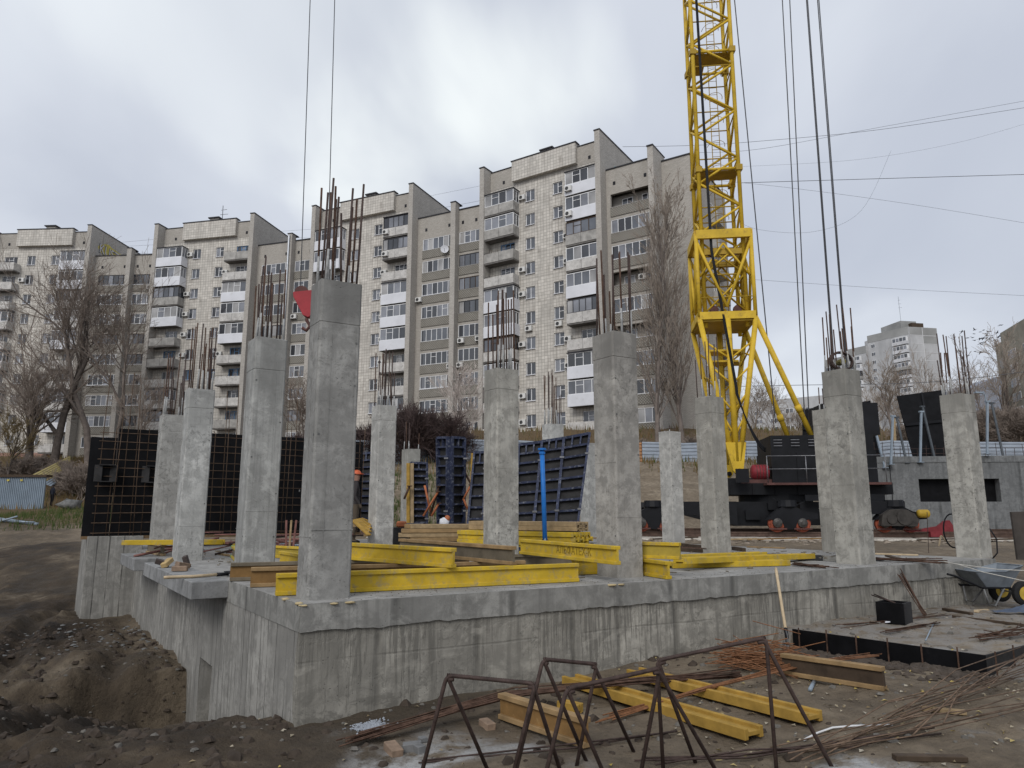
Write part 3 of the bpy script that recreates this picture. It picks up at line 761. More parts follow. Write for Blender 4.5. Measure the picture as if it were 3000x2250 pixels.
def section(i):
    (cx, cy), deg = SECS[i]; th = R(deg)
    X = lambda u, y, z: frame(cx, cy, 0, th) @ Matrix.Translation((u, y, z))
    P0 = X(-7.0, 0, 0) @ Vector((0, 0, 0)); u = (math.cos(th), math.sin(th))
    holes = []
    for s in SILL:
        holes += [(-2.27 + 7, -1.07 + 7, s, s + 1.35), (1.23 + 7, 2.43 + 7, s, s + 1.35)]
    bl, br = BAL[i]
    for k, s in enumerate(SILL):
        for kinds, ua in ((bl, -5.6), (br, 4.4)):
            if kinds[k][0] in 'O': holes += [(ua + 7, ua + 7 + 1.9, s - .1, s + 1.25)]
    wall_panel(P0, u, 14.0, Z1, 38.5, .3, TILE, 'tiled_wall', holes, parent=apt)
    # rooms behind the openings
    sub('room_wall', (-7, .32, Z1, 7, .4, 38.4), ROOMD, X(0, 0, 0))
    sub('plinth', (-7, -.06, Z1 - 2.5, 7, .25, Z1 - .003), PLINTH, X(0, 0, 0))
    # brick strip under the parapet, projecting tiled cornice, roof cap
    sub('brick_band', (-6.98, -.03, 36.3, 6.98, -.003, 38.48), BRICK, X(0, 0, 0))
    b = sub('cornice_panel', (-3.75, -.55, 36.5, 4.35, -.032, 38.85), TILE, X(0, 0, 0))
    sub('cornice_cap', (-3.85, -.62, 38.852, 4.45, .3, 38.97), ROOFM, X(0, 0, 0))
    sub('roof_edge', (-6.9, -.1, 38.502, 6.9, .4, 38.60), ROOFM, X(0, 0, 0))
    sub('chimney', (-.5, .6, 38.6, .8, 1.8, 39.75), BRICK, X(0, 0, 0))
    sub('chimney_cap', (-.7, .4, 39.752, 1.0, 2.0, 39.9), ROOFM, X(0, 0, 0))
    sub('body_wall', (-7.0, .42, Z1 - 2, 7.0, 14, 38.45), BRICK, X(0, 0, 0))
    for v in (-5.3, 5.6):
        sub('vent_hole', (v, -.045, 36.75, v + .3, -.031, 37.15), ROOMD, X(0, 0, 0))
    # fins: the end walls stand proud of the facade and rise above the roofs
    for u0, top, back in ((-7.6, 38.75, 2.2), (7.0, 38.95, 13.0)):
        f = MB(); f.prism([(u0, -1.35, Z1 - 2.5), (u0 + .6, -1.35, Z1 - 2.5), (u0 + .6, back, Z1 - 2.5), (u0, back, Z1 - 2.5)], (0, 0, top - Z1 + 2.5))
        place(f.mesh('brick_fin', BRICKP), 'brick_fin', apt, X(0, 0, 0))
        sub('fin_cap', (u0 - .06, -1.42, top + .002, u0 + .66, back + .05, top + .12), ROOFM, X(0, 0, 0))
    for k, s in enumerate(SILL):
        for ua in (-2.27, 1.23):
            fm = BLFR if (i == 1 and k == 6) else PVC
            window(X(ua, .12, s), (1.2, 1.35, 2, fm, 1 if ua < 0 else 2))
            sub('sill', (0, -.14, -.06, 1.2, .12, -.002), WPAN, X(ua, .0, s))
        for side, kinds, ua, ub in ((0, bl, -6.98, -3.1), (1, br, 3.4, 6.98)):
            kd, pm = kinds[k]; L = ub - ua; mat = PARM[pm]; Mx = X(ua, -1.2, s)
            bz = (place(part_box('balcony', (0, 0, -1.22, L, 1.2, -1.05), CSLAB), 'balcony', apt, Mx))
            if pm == 'w' and kd in 'GH':
                place(part_box('parapet', (-.03, -.06, -1.20, L + .06, -.004, 0), mat), 'parapet', bz, Mx)
                place(part_box('side_parapet', (L + .004, -.004, -1.20, L + .06, 1.2, 0), mat), 'side_parapet', bz, Mx)
            else:
                place(part_box('parapet', (-.0, -.05, -1.04, L * .495, .02, 0), mat), 'parapet', bz, Mx)
                place(part_box('parapet', (L * .505, -.05, -1.04, L, .02, 0), mat), 'parapet', bz, Mx)
                place(part_box('side_parapet', (L - .06, .025, -1.04, L, 1.2, 0), mat), 'side_parapet', bz, Mx)
            if kd == 'O':
                b = MB(); b.box(0, 0, .14, L, .03, .17)
                for q_ in range(5): b.box(L * q_ / 4.2, .001, 0, L * q_ / 4.2 + .03, .029, .14)
                key = ('rail', L)
                if key not in MW: MW[key] = b.mesh('railing', DKFR)
                place(MW[key], 'railing', bz, Mx)
                window(X(-5.6 if side == 0 else 4.4, .1, s - .1), (1.9, 1.35, 3, PVC if wrg.random() < .75 else BLFR, 2))
                continue
            fm = {'G': PVC, 'H': PVC, 'D': DKFR, 'W': WOODF}[kd]
            n = {'G': 4, 'H': 4, 'D': 5, 'W': 4}[kd]
            lo = .003 if kd != 'H' else .003
            wk = (L, 1.42, n, fm, wrg.choice((0, 1, 2)) if kd != 'D' else 0)
            fme, panes = win_mesh(wk)
            wo = place(fme, 'balcony_glazing', bz, X(ua, -1.2, s + lo))
            for ps in panes: place(ps[wrg.choices((0, 1, 2, 3, 4), (2, 4, 4, 1, 2))[0]], 'pane', bz, X(ua, -1.2, s + lo))
            # the side towards the viewer
            wk2 = (1.1, 1.42, 2, fm, 0); fme, panes = win_mesh(wk2)
            Ms = X(ub, -1.12, s + lo) @ Matrix.Rotation(math.pi / 2, 4, 'Z')
            place(fme, 'side_glazing', bz, Ms)
            for ps in panes: place(ps[wrg.choices((0, 1, 2), (3, 4, 3))[0]] if kd != 'H' else ps[2], 'pane', bz, Ms)
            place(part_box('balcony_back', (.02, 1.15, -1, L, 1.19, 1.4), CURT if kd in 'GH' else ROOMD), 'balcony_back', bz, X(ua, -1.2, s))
            if k == 0 or kinds[k - 1][0] == 'O':
                place(part_box('balcony_roof', (-.05, -.12, 1.44, L + .1, 1.2, 1.52), ROOFM), 'balcony_roof', bz, X(ua, -1.2, s))
    for k, c in AC[i]:
        uu, dz = {'a': (-3.0, .3), 'b': (-2.2, -.85), 'c': (2.56, .2), 'd': (3.5, -.8), 'e': (1.5, -.85), 'l': (-3.0, .3), 'r': (2.56, .2)}[c]
        yy = -1.26 if c == 'd' else 0
        where = {'a': 'right of the left balcony', 'b': 'under the left window', 'c': 'beside the right window', 'd': 'on the right balcony', 'e': 'under the right window', 'l': 'right of the left balcony', 'r': 'beside the right window'}[c]
        ac_unit(X(uu, yy, SILL[k] + dz), 'white air conditioner %s, %s floor of %s' % (where, FLN[k], SN[i]))
for i in range(4): section(i)

def loggias(P, Q, bays, name, extra=0.0, rows=9, seed=0, pil=()):
    """recessed brick part between two sections: P, Q plan ends, bays = spans of glazed loggias"""
    rg = random.Random(seed)
    d = Vector((Q[0] - P[0], Q[1] - P[1])); L = d.length; th = math.atan2(d.y, d.x)
    X = lambda u, y, z: frame(P[0], P[1], 0, th) @ Matrix.Translation((u, y, z))
    holes = []
    sl = [30.68 - FL * k for k in range(rows)]
    for s in sl:
        for a, b in bays: holes.append((a, b, s, s + 1.45))
    u = d.normalized()
    wall_panel(P, u, L, Z1 - 2.5, 34.9, .35, BRICK, 'brick_wall', holes, parent=apt)
    sub('roof_edge', (-.0, -.1, 34.902, L, 6, 35.02), ROOFM, X(0, 0, 0))
    sub('body_wall', (0, 2.0, Z1 - 2, L, 12, 34.85), BRICK, X(0, 0, 0))
    for a, b in pil:
        sub('brick_pilaster', (a, -.9, Z1 - 2.5, b, -.003, 35.6), BRICKP, X(0, 0, 0))
        sub('pilaster_cap', (a - .05, -.96, 35.602, b + .05, .6, 35.72), ROOFM, X(0, 0, 0))
    for a, b in bays:
        for v in (a + .3, b - .8):
            sub('vent_hole', (v, -.015, 33.1, v + .3, -.002, 33.5), ROOMD, X(0, 0, 0))
    for k, s in enumerate(sl):
        for bi, (a, b) in enumerate(bays):
            w = b - a
            opn = (extra and k in (0, 3, 5))
            sub('loggia_parapet', (a, -.09, s - 1.02, b, -.003, s - .06), RELIEF, X(0, 0, 0))
            sub('loggia_sill', (a - .02, -.12, s - .06, b + .02, .3, s - .002), GPAR if rg.random() < .6 else WPAN, X(0, 0, 0))
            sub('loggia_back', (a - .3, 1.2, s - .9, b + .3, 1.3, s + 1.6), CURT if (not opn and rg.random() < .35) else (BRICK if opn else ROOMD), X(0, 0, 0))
            if opn:
                window(X(a + .8, 1.1, s + .3), (1.2, .9, 2, PVC, 0)); window(X(a + 3.0, 1.1, s + .3), (1.2, .9, 2, PVC, 0)); continue
            r = rg.random()
            fm = PVC if r < .78 else (DKFR if r < .92 else WOODF)
            window(X(a, .02, s), (round(w, 2), 1.45, 6 if w > 3.5 else 4, fm, rg.choice((0, 1, 2))), 'loggia_glazing')
    return X, sl
def sec_pt(i, u):
    (cx, cy), deg = SECS[i]; return Vector((cx + u * math.cos(R(deg)), cy + u * math.sin(R(deg))))
lab = ['between the far left sections', 'between the two left sections', 'left of the tallest looking section']
for j, (a, b) in enumerate(((0, 1), (1, 2), (2, 3))):
    X, sl = loggias(sec_pt(a, 7.6), sec_pt(b, -7.6), [(.75, 5.1), (5.85, 8.75)], 'loggia', 0, 9, j + 5, [(5.15, 5.8)])
    if j == 2:
        for k, uu in ((4, 6.0), (4, 8.3), (5, 4.6), (5, 5.9), (2, .1)):
            ac_unit(X(uu, -.1, sl[k] - .75), 'white air conditioner under loggia row %d left of the tallest section, %s' % (k + 1, 'left end' if uu < 1 else 'middle' if uu < 6.5 and k == 4 else 'by the pilaster' if uu < 6.5 and uu > 5 else 'left of the pilaster' if uu < 5 else 'right end'))
    if j == 0: ac_unit(X(8.1, -.1, sl[0] - .8), 'white air conditioner below the upper loggia glazing at far left')
    if j == 1: ac_unit(X(5.9, -.1, sl[2] - .8), 'white air conditioner beside the drainpipe behind the hook block')
# right end: one loggia bay, a fin, a blind brick block
e0, e1 = sec_pt(3, 7.6), sec_pt(3, 13.0)
X, sl = loggias(e0, e1, [(.45, 4.95)], 'loggia', 1.0, 9, 31, [])
X = lambda u, y, z: frame(3.4, 73.6, 0, R(-33)) @ Matrix.Translation((u, y, z))
f = MB(); f.prism([(12.55, -.9, Z1 - 2.5), (13.15, -.9, Z1 - 2.5), (13.15, 2.2, Z1 - 2.5), (12.55, 2.2, Z1 - 2.5)], (0, 0, 35.75 - Z1 + 2.5)); place(f.mesh('brick_fin', BRICKP), 'brick_fin', apt, X(0, 0, 0))
sub('fin_cap', (12.5, -1.0, 35.752, 13.2, 2.3, 35.87), ROOFM, X(0, 0, 0))
sub('brick_wall', (13.152, 1.3, Z1 - 2.5, 16.1, 13, 34.9), BRICK, X(0, 0, 0))
sub('roof_edge', (13.16, 1.2, 34.902, 16.2, 13, 35.02), ROOFM, X(0, 0, 0))
for k in range(9):
    window(X(16.13, 3.2, sl[k]) @ Matrix.Rotation(math.pi / 2, 4, 'Z'), (1.3, 1.4, 2, PVC, 1))
    window(X(16.13, 7.2, sl[k]) @ Matrix.Rotation(math.pi / 2, 4, 'Z'), (2.4, 1.4, 3, PVC, 1))
    sub('balcony', (16.11, 6.9, sl[k] - 1.05, 17.0, 9.9, sl[k] - .05), GPAR, X(0, 0, 0))
ac_unit(X(10.6, 0.9, sl[3] + .45), 'white air conditioner inside an open loggia at the right end')
# drainpipe on the loggia part left of the corner column
Xp = frame(*sec_pt(1, 7.6), 0, math.atan2(*(sec_pt(2, -7.6) - sec_pt(1, 7.6)).yx))
ZINC = simple('zinc_sheet', (.55, .57, .60), .4, .12, 3, .6, 0)
b = MB(); b.tube([(5.45, -1.05, Z1 + 3), (5.45, -1.05, 35.4)], .11, 8); place(b.mesh('drainpipe', ZINC), 'drainpipe', apt, Xp)
# graffiti on the proud end wall of the far left section, turquoise patch at the tall section
X0 = frame(*SECS[0][0], 0, R(SECS[0][1])) @ Matrix.Translation((7.606, .5, 35.55)) @ Matrix.Rotation(math.pi / 2, 4, 'Z') @ Matrix.Rotation(math.pi / 2, 4, 'X')
def text(body, size, mat, M, parent, name='lettering', bold=.0):
    cu = bpy.data.curves.new(name, 'FONT'); cu.body = body; cu.size = size; cu.offset = bold; cu.extrude = .002
    cu.materials.append(mat)
    tmp = bpy.data.objects.new(name, cu); COL.objects.link(tmp)
    me = bpy.data.meshes.new_from_object(tmp.evaluated_get(bpy.context.evaluated_depsgraph_get()))
    bpy.data.objects.remove(tmp)
    return place(me, name, parent, M)
PAINTY = simple('yellow_spray_paint', (.50, .42, .10), .8, .3, 2, 0, 0)
PAINTW = simple('white_spray_paint', (.62, .60, .60), .8, .15, 3, 0, 0)
PAINTK = simple('black_spray_paint', (.03, .03, .03), .8, .2, 3, 0, 0)
TURQ = simple('turquoise_paint', (.10, .42, .42), .7, .2, 2, 0, 0)
mb = MB(); rr = random.Random(4)
pts = [(2.9 + 2.9 * math.cos(a) * rr.uniform(.85, 1.1), .85 + 1.15 * math.sin(a) * rr.uniform(.8, 1.1), .004) for a in np.linspace(0, 2 * math.pi, 24, endpoint=False)]
mb.face(*pts); g_ = place(mb.mesh('graffiti', PAINTY), 'graffiti', apt, X0)
text('KUST', 1.9, PAINTK, X0 @ Matrix.Translation((.02, .22, .012)), apt, 'graffiti_outline', .06)
text('KUST', 1.9, PAINTW, X0 @ Matrix.Translation((.08, .26, .024)), apt, 'graffiti_letters', .0)
sub('graffiti', (7.602, 2.2, 35.05, 7.606, 4.0, 36.4), TURQ, X(0, 0, 0))
# roof aerials
def aerial(P, h, label):
    r = thing('roof_aerial', label, 'aerial', P)
    b = MB(); b.tube([P, Vector(P) + Vector((-.15 * h * .1, 0, h))], .045, 5); b.build('mast', DKFR, r)
    for k, (zz, w) in enumerate(((.55, 1.0), (.7, .8), (.85, .6))):
        b = MB(); b.tube([Vector(P) + Vector((-w * .5, 0, h * zz)), Vector(P) + Vector((w * .9, 0, h * zz + .1))], .03, 4); b.build('rod', DKFR, r)
aerial(frame(*SECS[1][0], 0, R(SECS[1][1])) @ Vector((-1.0, 4, 38.6)), 4.6, 'thin rod aerial on the roof of the left middle section')
dish = thing('satellite_dish', 'round white satellite dish below loggia glazing behind the corner column bars', 'satellite dish', frame(*sec_pt(2, 7.6), 0, math.atan2(*(sec_pt(3, -7.6) - sec_pt(2, 7.6)).yx)) @ Vector((4.1, -.4, 30.2)))
b = MB()
for i in range(4):
    for j in range(16):
        r0, r1 = i / 4 * .48, (i + 1) / 4 * .48; a0, a1 = j * math.pi / 8, (j + 1) * math.pi / 8
        q4 = [(r0, a0), (r1, a0), (r1, a1), (r0, a1)]
        b.face(*[Vector(dish.location) + Vector((r_ * math.cos(a_), -.1 - .35 * (r_ * r_), r_ * math.sin(a_))) for r_, a_ in q4])
b.build('dish', WPAN, dish)
b = MB(); b.tube([Vector(dish.location) + Vector((0, -.1, -.3)), Vector(dish.location) + Vector((0, -.5, -.02))], .02, 5); b.build('arm', DKFR, dish)
# ------------------------------------------------------------------ tower crane
YEL = simple('crane_yellow_paint', (.62, .41, .035), .55, .2, 1.5, 0, .05, ((.28, .17, .05), .575))
YELD = simple('crane_ochre_paint', (.40, .26, .03), .55, .2, 2, 0, 0)
BLK = simple('black_crane_paint', (.010, .0105, .0125), .5, .35, 2, 0, .05, ((.028, .028, .03), .62), .18)
REDP = simple('red_paint', (.33, .03, .038), .5, .2, 3, 0, 0)
REDO = simple('red_oxide_paint', (.10, .046, .04), .7, .3, 4, 0, .1)
ROPE = simple('steel_rope', (.05, .052, .058), .5, .2, 9, 0, 0)
STEEL = simple('worn_steel', (.22, .22, .23), .4, .3, 8, .7, .1)
CP, CPSI = Vector((8.52, 28.0)), R(-7)
CXV, CYV = Vector((math.cos(CPSI), math.sin(CPSI))), Vector((-math.sin(CPSI), math.cos(CPSI)))
crane = thing('tower_crane', 'yellow lattice tower crane on rails with a black machinery house', 'crane', (CP.x, CP.y, -.7))
def cw(x, y, z): p = CP + CXV * x + CYV * y; return Vector((p.x, p.y, z))
def cpart(name, mat, fn, smooth=False): b = MB(); fn(b); return b.build(name, mat, crane, smooth)
def ctube(name, mat, a, b, r, n=8): return cpart(name, mat, lambda m_: m_.tube([a, b], r, n), True)
ZC2, ZC1, ZPIN = atY(2120, 690, 27).z, atY(2150, 925, 27).z, 1.45
hm, hp = .80, 1.06
# upper mast: chords, zigzag braces, rings, platforms
ZT = 36.0
cor = [(-1, -1), (1, -1), (1, 1), (-1, 1)]
for sx, sy in cor:
    ctube('mast_chord', YEL, cw(sx * hm, sy * hm, ZC1 - .4), cw(sx * hm, sy * hm, ZT), .085, 8)
bay = 1.05
nb_ = int((ZT - ZC2) / bay)
for k in range(nb_):
    z0, z1 = ZC2 + .25 + k * bay, ZC2 + .25 + (k + 1) * bay
    for f in range(4):
        a, b = cor[f], cor[(f + 1) % 4]
        p, q_ = (a, b) if (k + f) % 2 == 0 else (b, a)
        ctube('lattice_brace', YEL, cw(p[0] * hm, p[1] * hm, z0), cw(q_[0] * hm, q_[1] * hm, z1), .05, 6)
        if k % 2 == 0: ctube('lattice_brace', YELD, cw(a[0] * hm, a[1] * hm, z1), cw(b[0] * hm, b[1] * hm, z1), .028, 5)
for zz in (atY(2113, 495, 27.2).z, atY(2100, 150, 27.2).z, 27.2):
    for f in range(4):
        a, b = cor[f], cor[(f + 1) % 4]
        ctube('ring_bar', YEL, cw(a[0] * hm, a[1] * hm, zz), cw(b[0] * hm, b[1] * hm, zz), .06, 6)
    cpart('mast_platform', YELD, lambda m_: (m_.prism([cw(-hm, -hm * .9, zz - .08), cw(hm, -hm * .9, zz - .08), cw(hm, hm * .1, zz - .08), cw(-.2, hm * .1, zz - .08), cw(-.2, hm * .9, zz - .08), cw(-hm, hm * .9, zz - .08)], (0, 0, .05))))
    for sx, sy in cor: cpart('joint_plate', YELD, lambda m_: m_.box(*(cw(sx * hm, sy * hm, zz) - Vector((.13, .13, .12))), *(cw(sx * hm, sy * hm, zz) + Vector((.13, .13, .12)))))
# ladder inside the mast
for dx in (-.16, .16):
    ctube('ladder_rail', YELD, cw(.15 + dx, .3, 2.6), cw(.15 + dx, .3, 30), .018, 5)
rung = MB().tube([(-.16, 0, 0), (.16, 0, 0)], .012, 4).mesh('rung', YELD)
for k in range(73): q_ = cw(.15, .3, 2.7 + .32 * k); place(rung, 'rung', crane, Matrix.Translation(q_) @ Matrix.Rotation(CPSI, 4, 'Z'))
for k in range(10):
    z = ZC2 + 1.2 + k * 1.1
    cpart('ladder_hoop', YELD, lambda m_: m_.tube([cw(.15 + .36 * math.cos(a), .3 - .55 * math.sin(a), z) for a in np.linspace(0, math.pi, 9)], .012, 4))
# portal: two box collars joined by posts and V braces
def collar(z, h, half, mat=YEL):
    for f in range(4):
        a, b = cor[f], cor[(f + 1) % 4]
        cpart('collar_beam', mat, lambda m_: m_.bar(cw(a[0] * half, a[1] * half, z), cw(b[0] * half, b[1] * half, z), .16, h))
collar(ZC2 + .05, .36, hp); collar(ZC1, .30, hp); collar((ZC1 + ZC2) / 2 + 1.05, .22, hp * .72, YELD)
for sx, sy in cor: ctube('portal_post', YEL, cw(sx * hp, sy * hp, ZC1), cw(sx * hp, sy * hp, ZC2), .08, 8)
for f in range(4):
    a, b = cor[f], cor[(f + 1) % 4]; mid = ((a[0] + b[0]) / 2, (a[1] + b[1]) / 2)
    for e_ in (a, b):
        ctube('portal_brace', YEL, cw(mid[0] * hp, mid[1] * hp, ZC1 + .35), cw(e_[0] * hp, e_[1] * hp, ZC2 - .2), .06, 7)
        ctube('portal_brace', YEL, cw(mid[0] * hp * .9, mid[1] * hp * .9, ZC2 - .3), cw(e_[0] * hp * .9, e_[1] * hp * .9, (ZC1 + ZC2) / 2), .045, 6)
for f in range(4):
    a, b = cor[f], cor[(f + 1) % 4]; zm = (ZC1 + ZC2) / 2 + .1
    for (z0, z1) in ((ZC1 + .2, zm), (zm, ZC2 - .2)):
        ctube('portal_brace', YEL, cw(a[0] * hm, a[1] * hm, z0), cw(b[0] * hm, b[1] * hm, z1), .04, 6); ctube('portal_brace', YELD, cw(b[0] * hm, b[1] * hm, z0), cw(a[0] * hm, a[1] * hm, z1), .04, 6)
    ctube('portal_rail', YELD, cw(a[0] * hm, a[1] * hm, zm), cw(b[0] * hm, b[1] * hm, zm), .035, 5)
    ctube('guard_rail', YELD, cw(a[0] * hp, a[1] * hp, ZC1 + .75), cw(b[0] * hp, b[1] * hp, ZC1 + .75), .02, 5)
cpart('climbing_deck', YELD, lambda m_: m_.prism([cw(-hp, -hp, ZC1 - .22), cw(hp, -hp, ZC1 - .22), cw(hp, hp, ZC1 - .22), cw(-hp, hp, ZC1 - .22)], (0, 0, .05)))
for sx in (-.45, .45):
    cpart('roller', REDO, lambda m_: m_.disc(cw(sx, -hp * .7, ZC1 + .32), (0, 1, 0), .17, .12, 12)); cpart('roller', REDO, lambda m_: m_.disc(cw(sx, -hp * .72, (ZC1 + ZC2) / 2 + 1.05), (0, 1, 0), .17, .12, 12))
# lower tower: two pyramids standing on foot pins
for sy in (-1, 1):
    apex = cw(.05, sy * hp, ZPIN + .05)
    for sx in (-1, 0, 1):
        ctube('tower_leg', YEL, cw(sx * hp, sy * hp, ZC1 - .15), apex + Vector((sx * .12, 0, .35)), .105 if sx else .12, 8)
    for k, t in enumerate((.15, .32, .5, .66, .8)):
        L_ = lambda s, t_: cw(s * hp, sy * hp, ZC1 - .15).lerp(apex, t_)
        ctube('tower_brace', YEL, L_(-1, t), L_(0, t + .12), .042, 6); ctube('tower_brace', YEL, L_(1, t), L_(0, t + .12), .042, 6)
        ctube('tower_brace', YEL, L_(-1 if k % 2 else 1, t), cw((-1 if k % 2 else 1) * hp, -sy * hp, ZC1 - .15).lerp(cw(.05, -sy * hp, ZPIN), t + .1), .036, 6)
    cpart('foot_plate', YEL, lambda m_: m_.prism([apex + Vector((-.42, -.10, 1.05)), apex + Vector((-.17, -.10, -.02)), apex + Vector((-.05, -.10, -.17)), apex + Vector((.09, -.10, -.17)), apex + Vector((.20, -.10, -.02)), apex + Vector((.36, -.10, 1.05))], (0, .12, 0)))
    cpart('foot_pin', BLK, lambda m_: m_.disc(apex + Vector((.02, -.06, -.02)), (0, 1, 0), .085, .34, 14))
for zz, w_ in ((atY(2130, 1020, 27).z, .75), (atY(2130, 1052, 27).z, .62)):
    cpart('tower_platform', YEL, lambda m_: m_.prism([cw(-w_, -.5, zz), cw(w_ * .7, -.5, zz), cw(w_, .4, zz), cw(-w_ * .7, .4, zz)], (0, 0, .07)))
for sy in (-1, 1):
    pa = cw(hp, sy * hp * .96, ZC1 - .1); pb = atY(2384, 1290, 27.1) if sy < 0 else cw(2.65, hp, 2.45)
    ctube('stay_strut', YEL, pa, pb, .105, 10)
    d_ = (pb - pa); ctube('strut_sleeve', YEL, pa + d_ * .72, pa + d_ * .77, .13, 10)
# cables hanging down the mast
def catena(a, b, sag, n=14): return [a.lerp(b, t) + Vector((0, 0, -sag * 4 * t * (1 - t))) for t in np.linspace(0, 1, n)]
for k in range(3):
    cpart('power_cable', BLK, lambda m_: m_.tube([cw(-.62 + k * .03, -.95, 25), cw(-.5 + k * .03, -1.0, ZC2 - .6), cw(.12 + .03 * k, -1.25, 4.6)] + catena(cw(.12 + .03 * k, -1.25, 4.4), atY(2243, 1316 + 4 * k, 26.6), .28 + .07 * k, 10), .025, 6), True)
# slewing platform, machinery house, counterweight
deck = lambda x0, y0, z0, x1, y1, z1: (lambda m_: m_.prism([cw(x0, y0, z0), cw(x1, y0, z0), cw(x1, y1, z0), cw(x0, y1, z0)], (0, 0, z1 - z0)))
cpart('slew_platform', BLK, deck(-.4, -1.35, .60, 5.4, 1.35, 1.02))
cpart('bracket_beam', BLK, deck(-.3, -1.1, 1.02, .9, 1.1, 1.22))
hx0 = (atY(2238, 1300, 26.8) - Vector((CP.x, CP.y, 0))).x + .32
house = cpart('machinery_house', BLK, deck(hx0, -1.3, 1.03, hx0 + 3.7, 1.2, 2.20))
cpart('house_roof', BLK, deck(hx0 + .03, -1.24, 2.202, hx0 + 3.67, 1.14, 2.78))
for k in range(5):
    for j in range(7):
        b = MB(); b.obox(cw(hx0 + .28 + k * .62, -1.25, 2.34 + j * .055), (.15 * CXV.x, .15 * CXV.y, 0), (0, .012, 0), (0, 0, .012)); b.build('louvre', STEEL if j % 2 else BLK, house)
for k in range(3):
    b = MB(); b.obox(cw(hx0 + .9 + k * .95, -1.302, 1.6), (.008, 0, 0), (0, .006, 0), (0, 0, .54)); b.build('door_gap', BLACK, house)
cpart('walkway', REDO, deck(hx0 - .35, -1.95, .93, hx0 + 3.9, -1.36, 1.01))
for k in range(4):
    ctube('railing_post', STEEL, cw(hx0 - .3 + k * 1.35, -1.92, 1.0), cw(hx0 - .3 + k * 1.35, -1.92, 1.98), .018, 5)
for zz in (1.5, 1.97): ctube('railing', STEEL, cw(hx0 - .3, -1.92, zz), cw(hx0 + 3.75, -1.92, zz), .016, 5)
cpart('counterweight', BLK, deck(3.3, -.9, 2.80, 5.3, .9, 4.0))
cpart('winch_motor', simple('dull_red_paint', (.20, .022, .03), .55, .3, 5), lambda m_: m_.tube([cw(.55, -1.0, 1.42), cw(.62, -1.0, 1.42), cw(1.15, -1.0, 1.42), cw(1.2, -1.0, 1.42)], [.2, .3, .3, .18], 14), True)
for j in range(4): cpart('motor_fin', REDO, lambda m_: m_.disc(cw(.72 + j * .11, -1.0, 1.42), CXV.to_3d(), .32, .02, 14))
cpart('winch_frame', REDO, deck(.15, -1.2, 1.02, 1.25, -.7, 1.16))
# undercarriage: ring, box, outriggers, bogies
cpart('slew_ring', BLK, lambda m_: m_.tube([cw(1.6, 0, .32), cw(1.6, 0, .60)], 1.35, 24), False)
cpart('portal_box', BLK, deck(-.35, -1.75, -.52, 1.35, 1.75, .34))
cpart('portal_box', BLK, deck(2.1, -1.5, -.50, 3.4, 1.5, .34))
def outrigger(x0, x1, y_):
    cpart('outrigger', BLK, lambda m_: m_.prism([cw(x0, y_ - .2, .34), cw(x0, y_ - .2, -.50), cw(x0 + (x1 - x0) * .45, y_ - .2, -.12), cw(x1, y_ - .2, -.02), cw(x1, y_ - .2, .34)], (CYV.x * .4, CYV.y * .4, 0)))
outrigger(-.3, -3.5, -2.3); outrigger(3.0, 5.3, -2.3); outrigger(-.3, -3.5, 2.9); outrigger(3.0, 5.3, 2.9)
WHEEL = simple('orange_wheel_paint', (.26, .065, .035), .6, .5, 7, .1, .1); STEELD = simple('greasy_dark_steel', (.07, .065, .06), .5, .5, 12, .3, .2)
def bogie(x, y_):
    b = MB(); b.prism([cw(x - .75, y_ - .22, -.30), cw(x - .45, y_ - .22, .0), cw(x - .2, y_ - .22, .16), cw(x + .2, y_ - .22, .16), cw(x + .5, y_ - .22, .0), cw(x + .95, y_ - .22, -.08), cw(x + .95, y_ - .22, -.26), cw(x + .66, y_ - .22, -.28), cw(x + .26, y_ - .22, -.34), cw(x + .16, y_ - .22, -.62), cw(x - .16, y_ - .22, -.62), cw(x - .26, y_ - .22, -.34), cw(x - .66, y_ - .22, -.28)], (CYV.x * .44, CYV.y * .44, 0))
    o = b.build('bogie', BLK, crane)
    for sx in (-.42, .42):
        for yy in (-.26,):
            w_ = MB(); w_.disc(cw(x + sx, y_ + yy + .20, -.43), CYV.to_3d(), .29, .16, 22); w_.disc(cw(x + sx, y_ + yy + .10, -.43), CYV.to_3d(), .24, .06, 22); w_.build('wheel', WHEEL, o)
            w_ = MB(); w_.tube([cw(x + sx, y_ + yy + .1, -.40), cw(x + sx, y_ + yy - .02, -.40), cw(x + sx, y_ + yy - .06, -.40)], [.17, .16, .07], 12); w_.build('axle_box', STEELD, o)
            w_ = MB(); w_.bar(cw(x + sx - .3, y_ + yy + .01, -.60), cw(x + sx + .3, y_ + yy + .01, -.60), .03, .05); w_.build('guard_bar', REDO, o)
    b = MB(); b.tube([cw(x, y_, .16), cw(x, y_, .38)], [.34, .3], 12); b.build('bogie_pivot', BLK, o)
    return o
for bx_, by_ in ((-3.2, -2.35), (1.45, -2.35), (5.0, -2.35), (-3.2, 2.9), (5.0, 2.9)): bo = bogie(bx_, by_)
cpart('travel_gearbox', simple('oily_gearbox', (.05, .045, .04), .4, .4, 4), lambda m_: (m_.prism([cw(4.35, -2.85, -.48), cw(4.42, -2.85, -.12), cw(4.7, -2.85, .06), cw(5.1, -2.85, .08), cw(5.45, -2.85, -.08), cw(5.58, -2.85, -.3), cw(5.5, -2.85, -.5)], (CYV.x * .4, CYV.y * .4, 0)), m_.disc(cw(5.12, -2.87, -.2), CYV.to_3d(), .26, .06, 18), m_.disc(cw(4.7, -2.87, -.26), CYV.to_3d(), .16, .05, 14)))
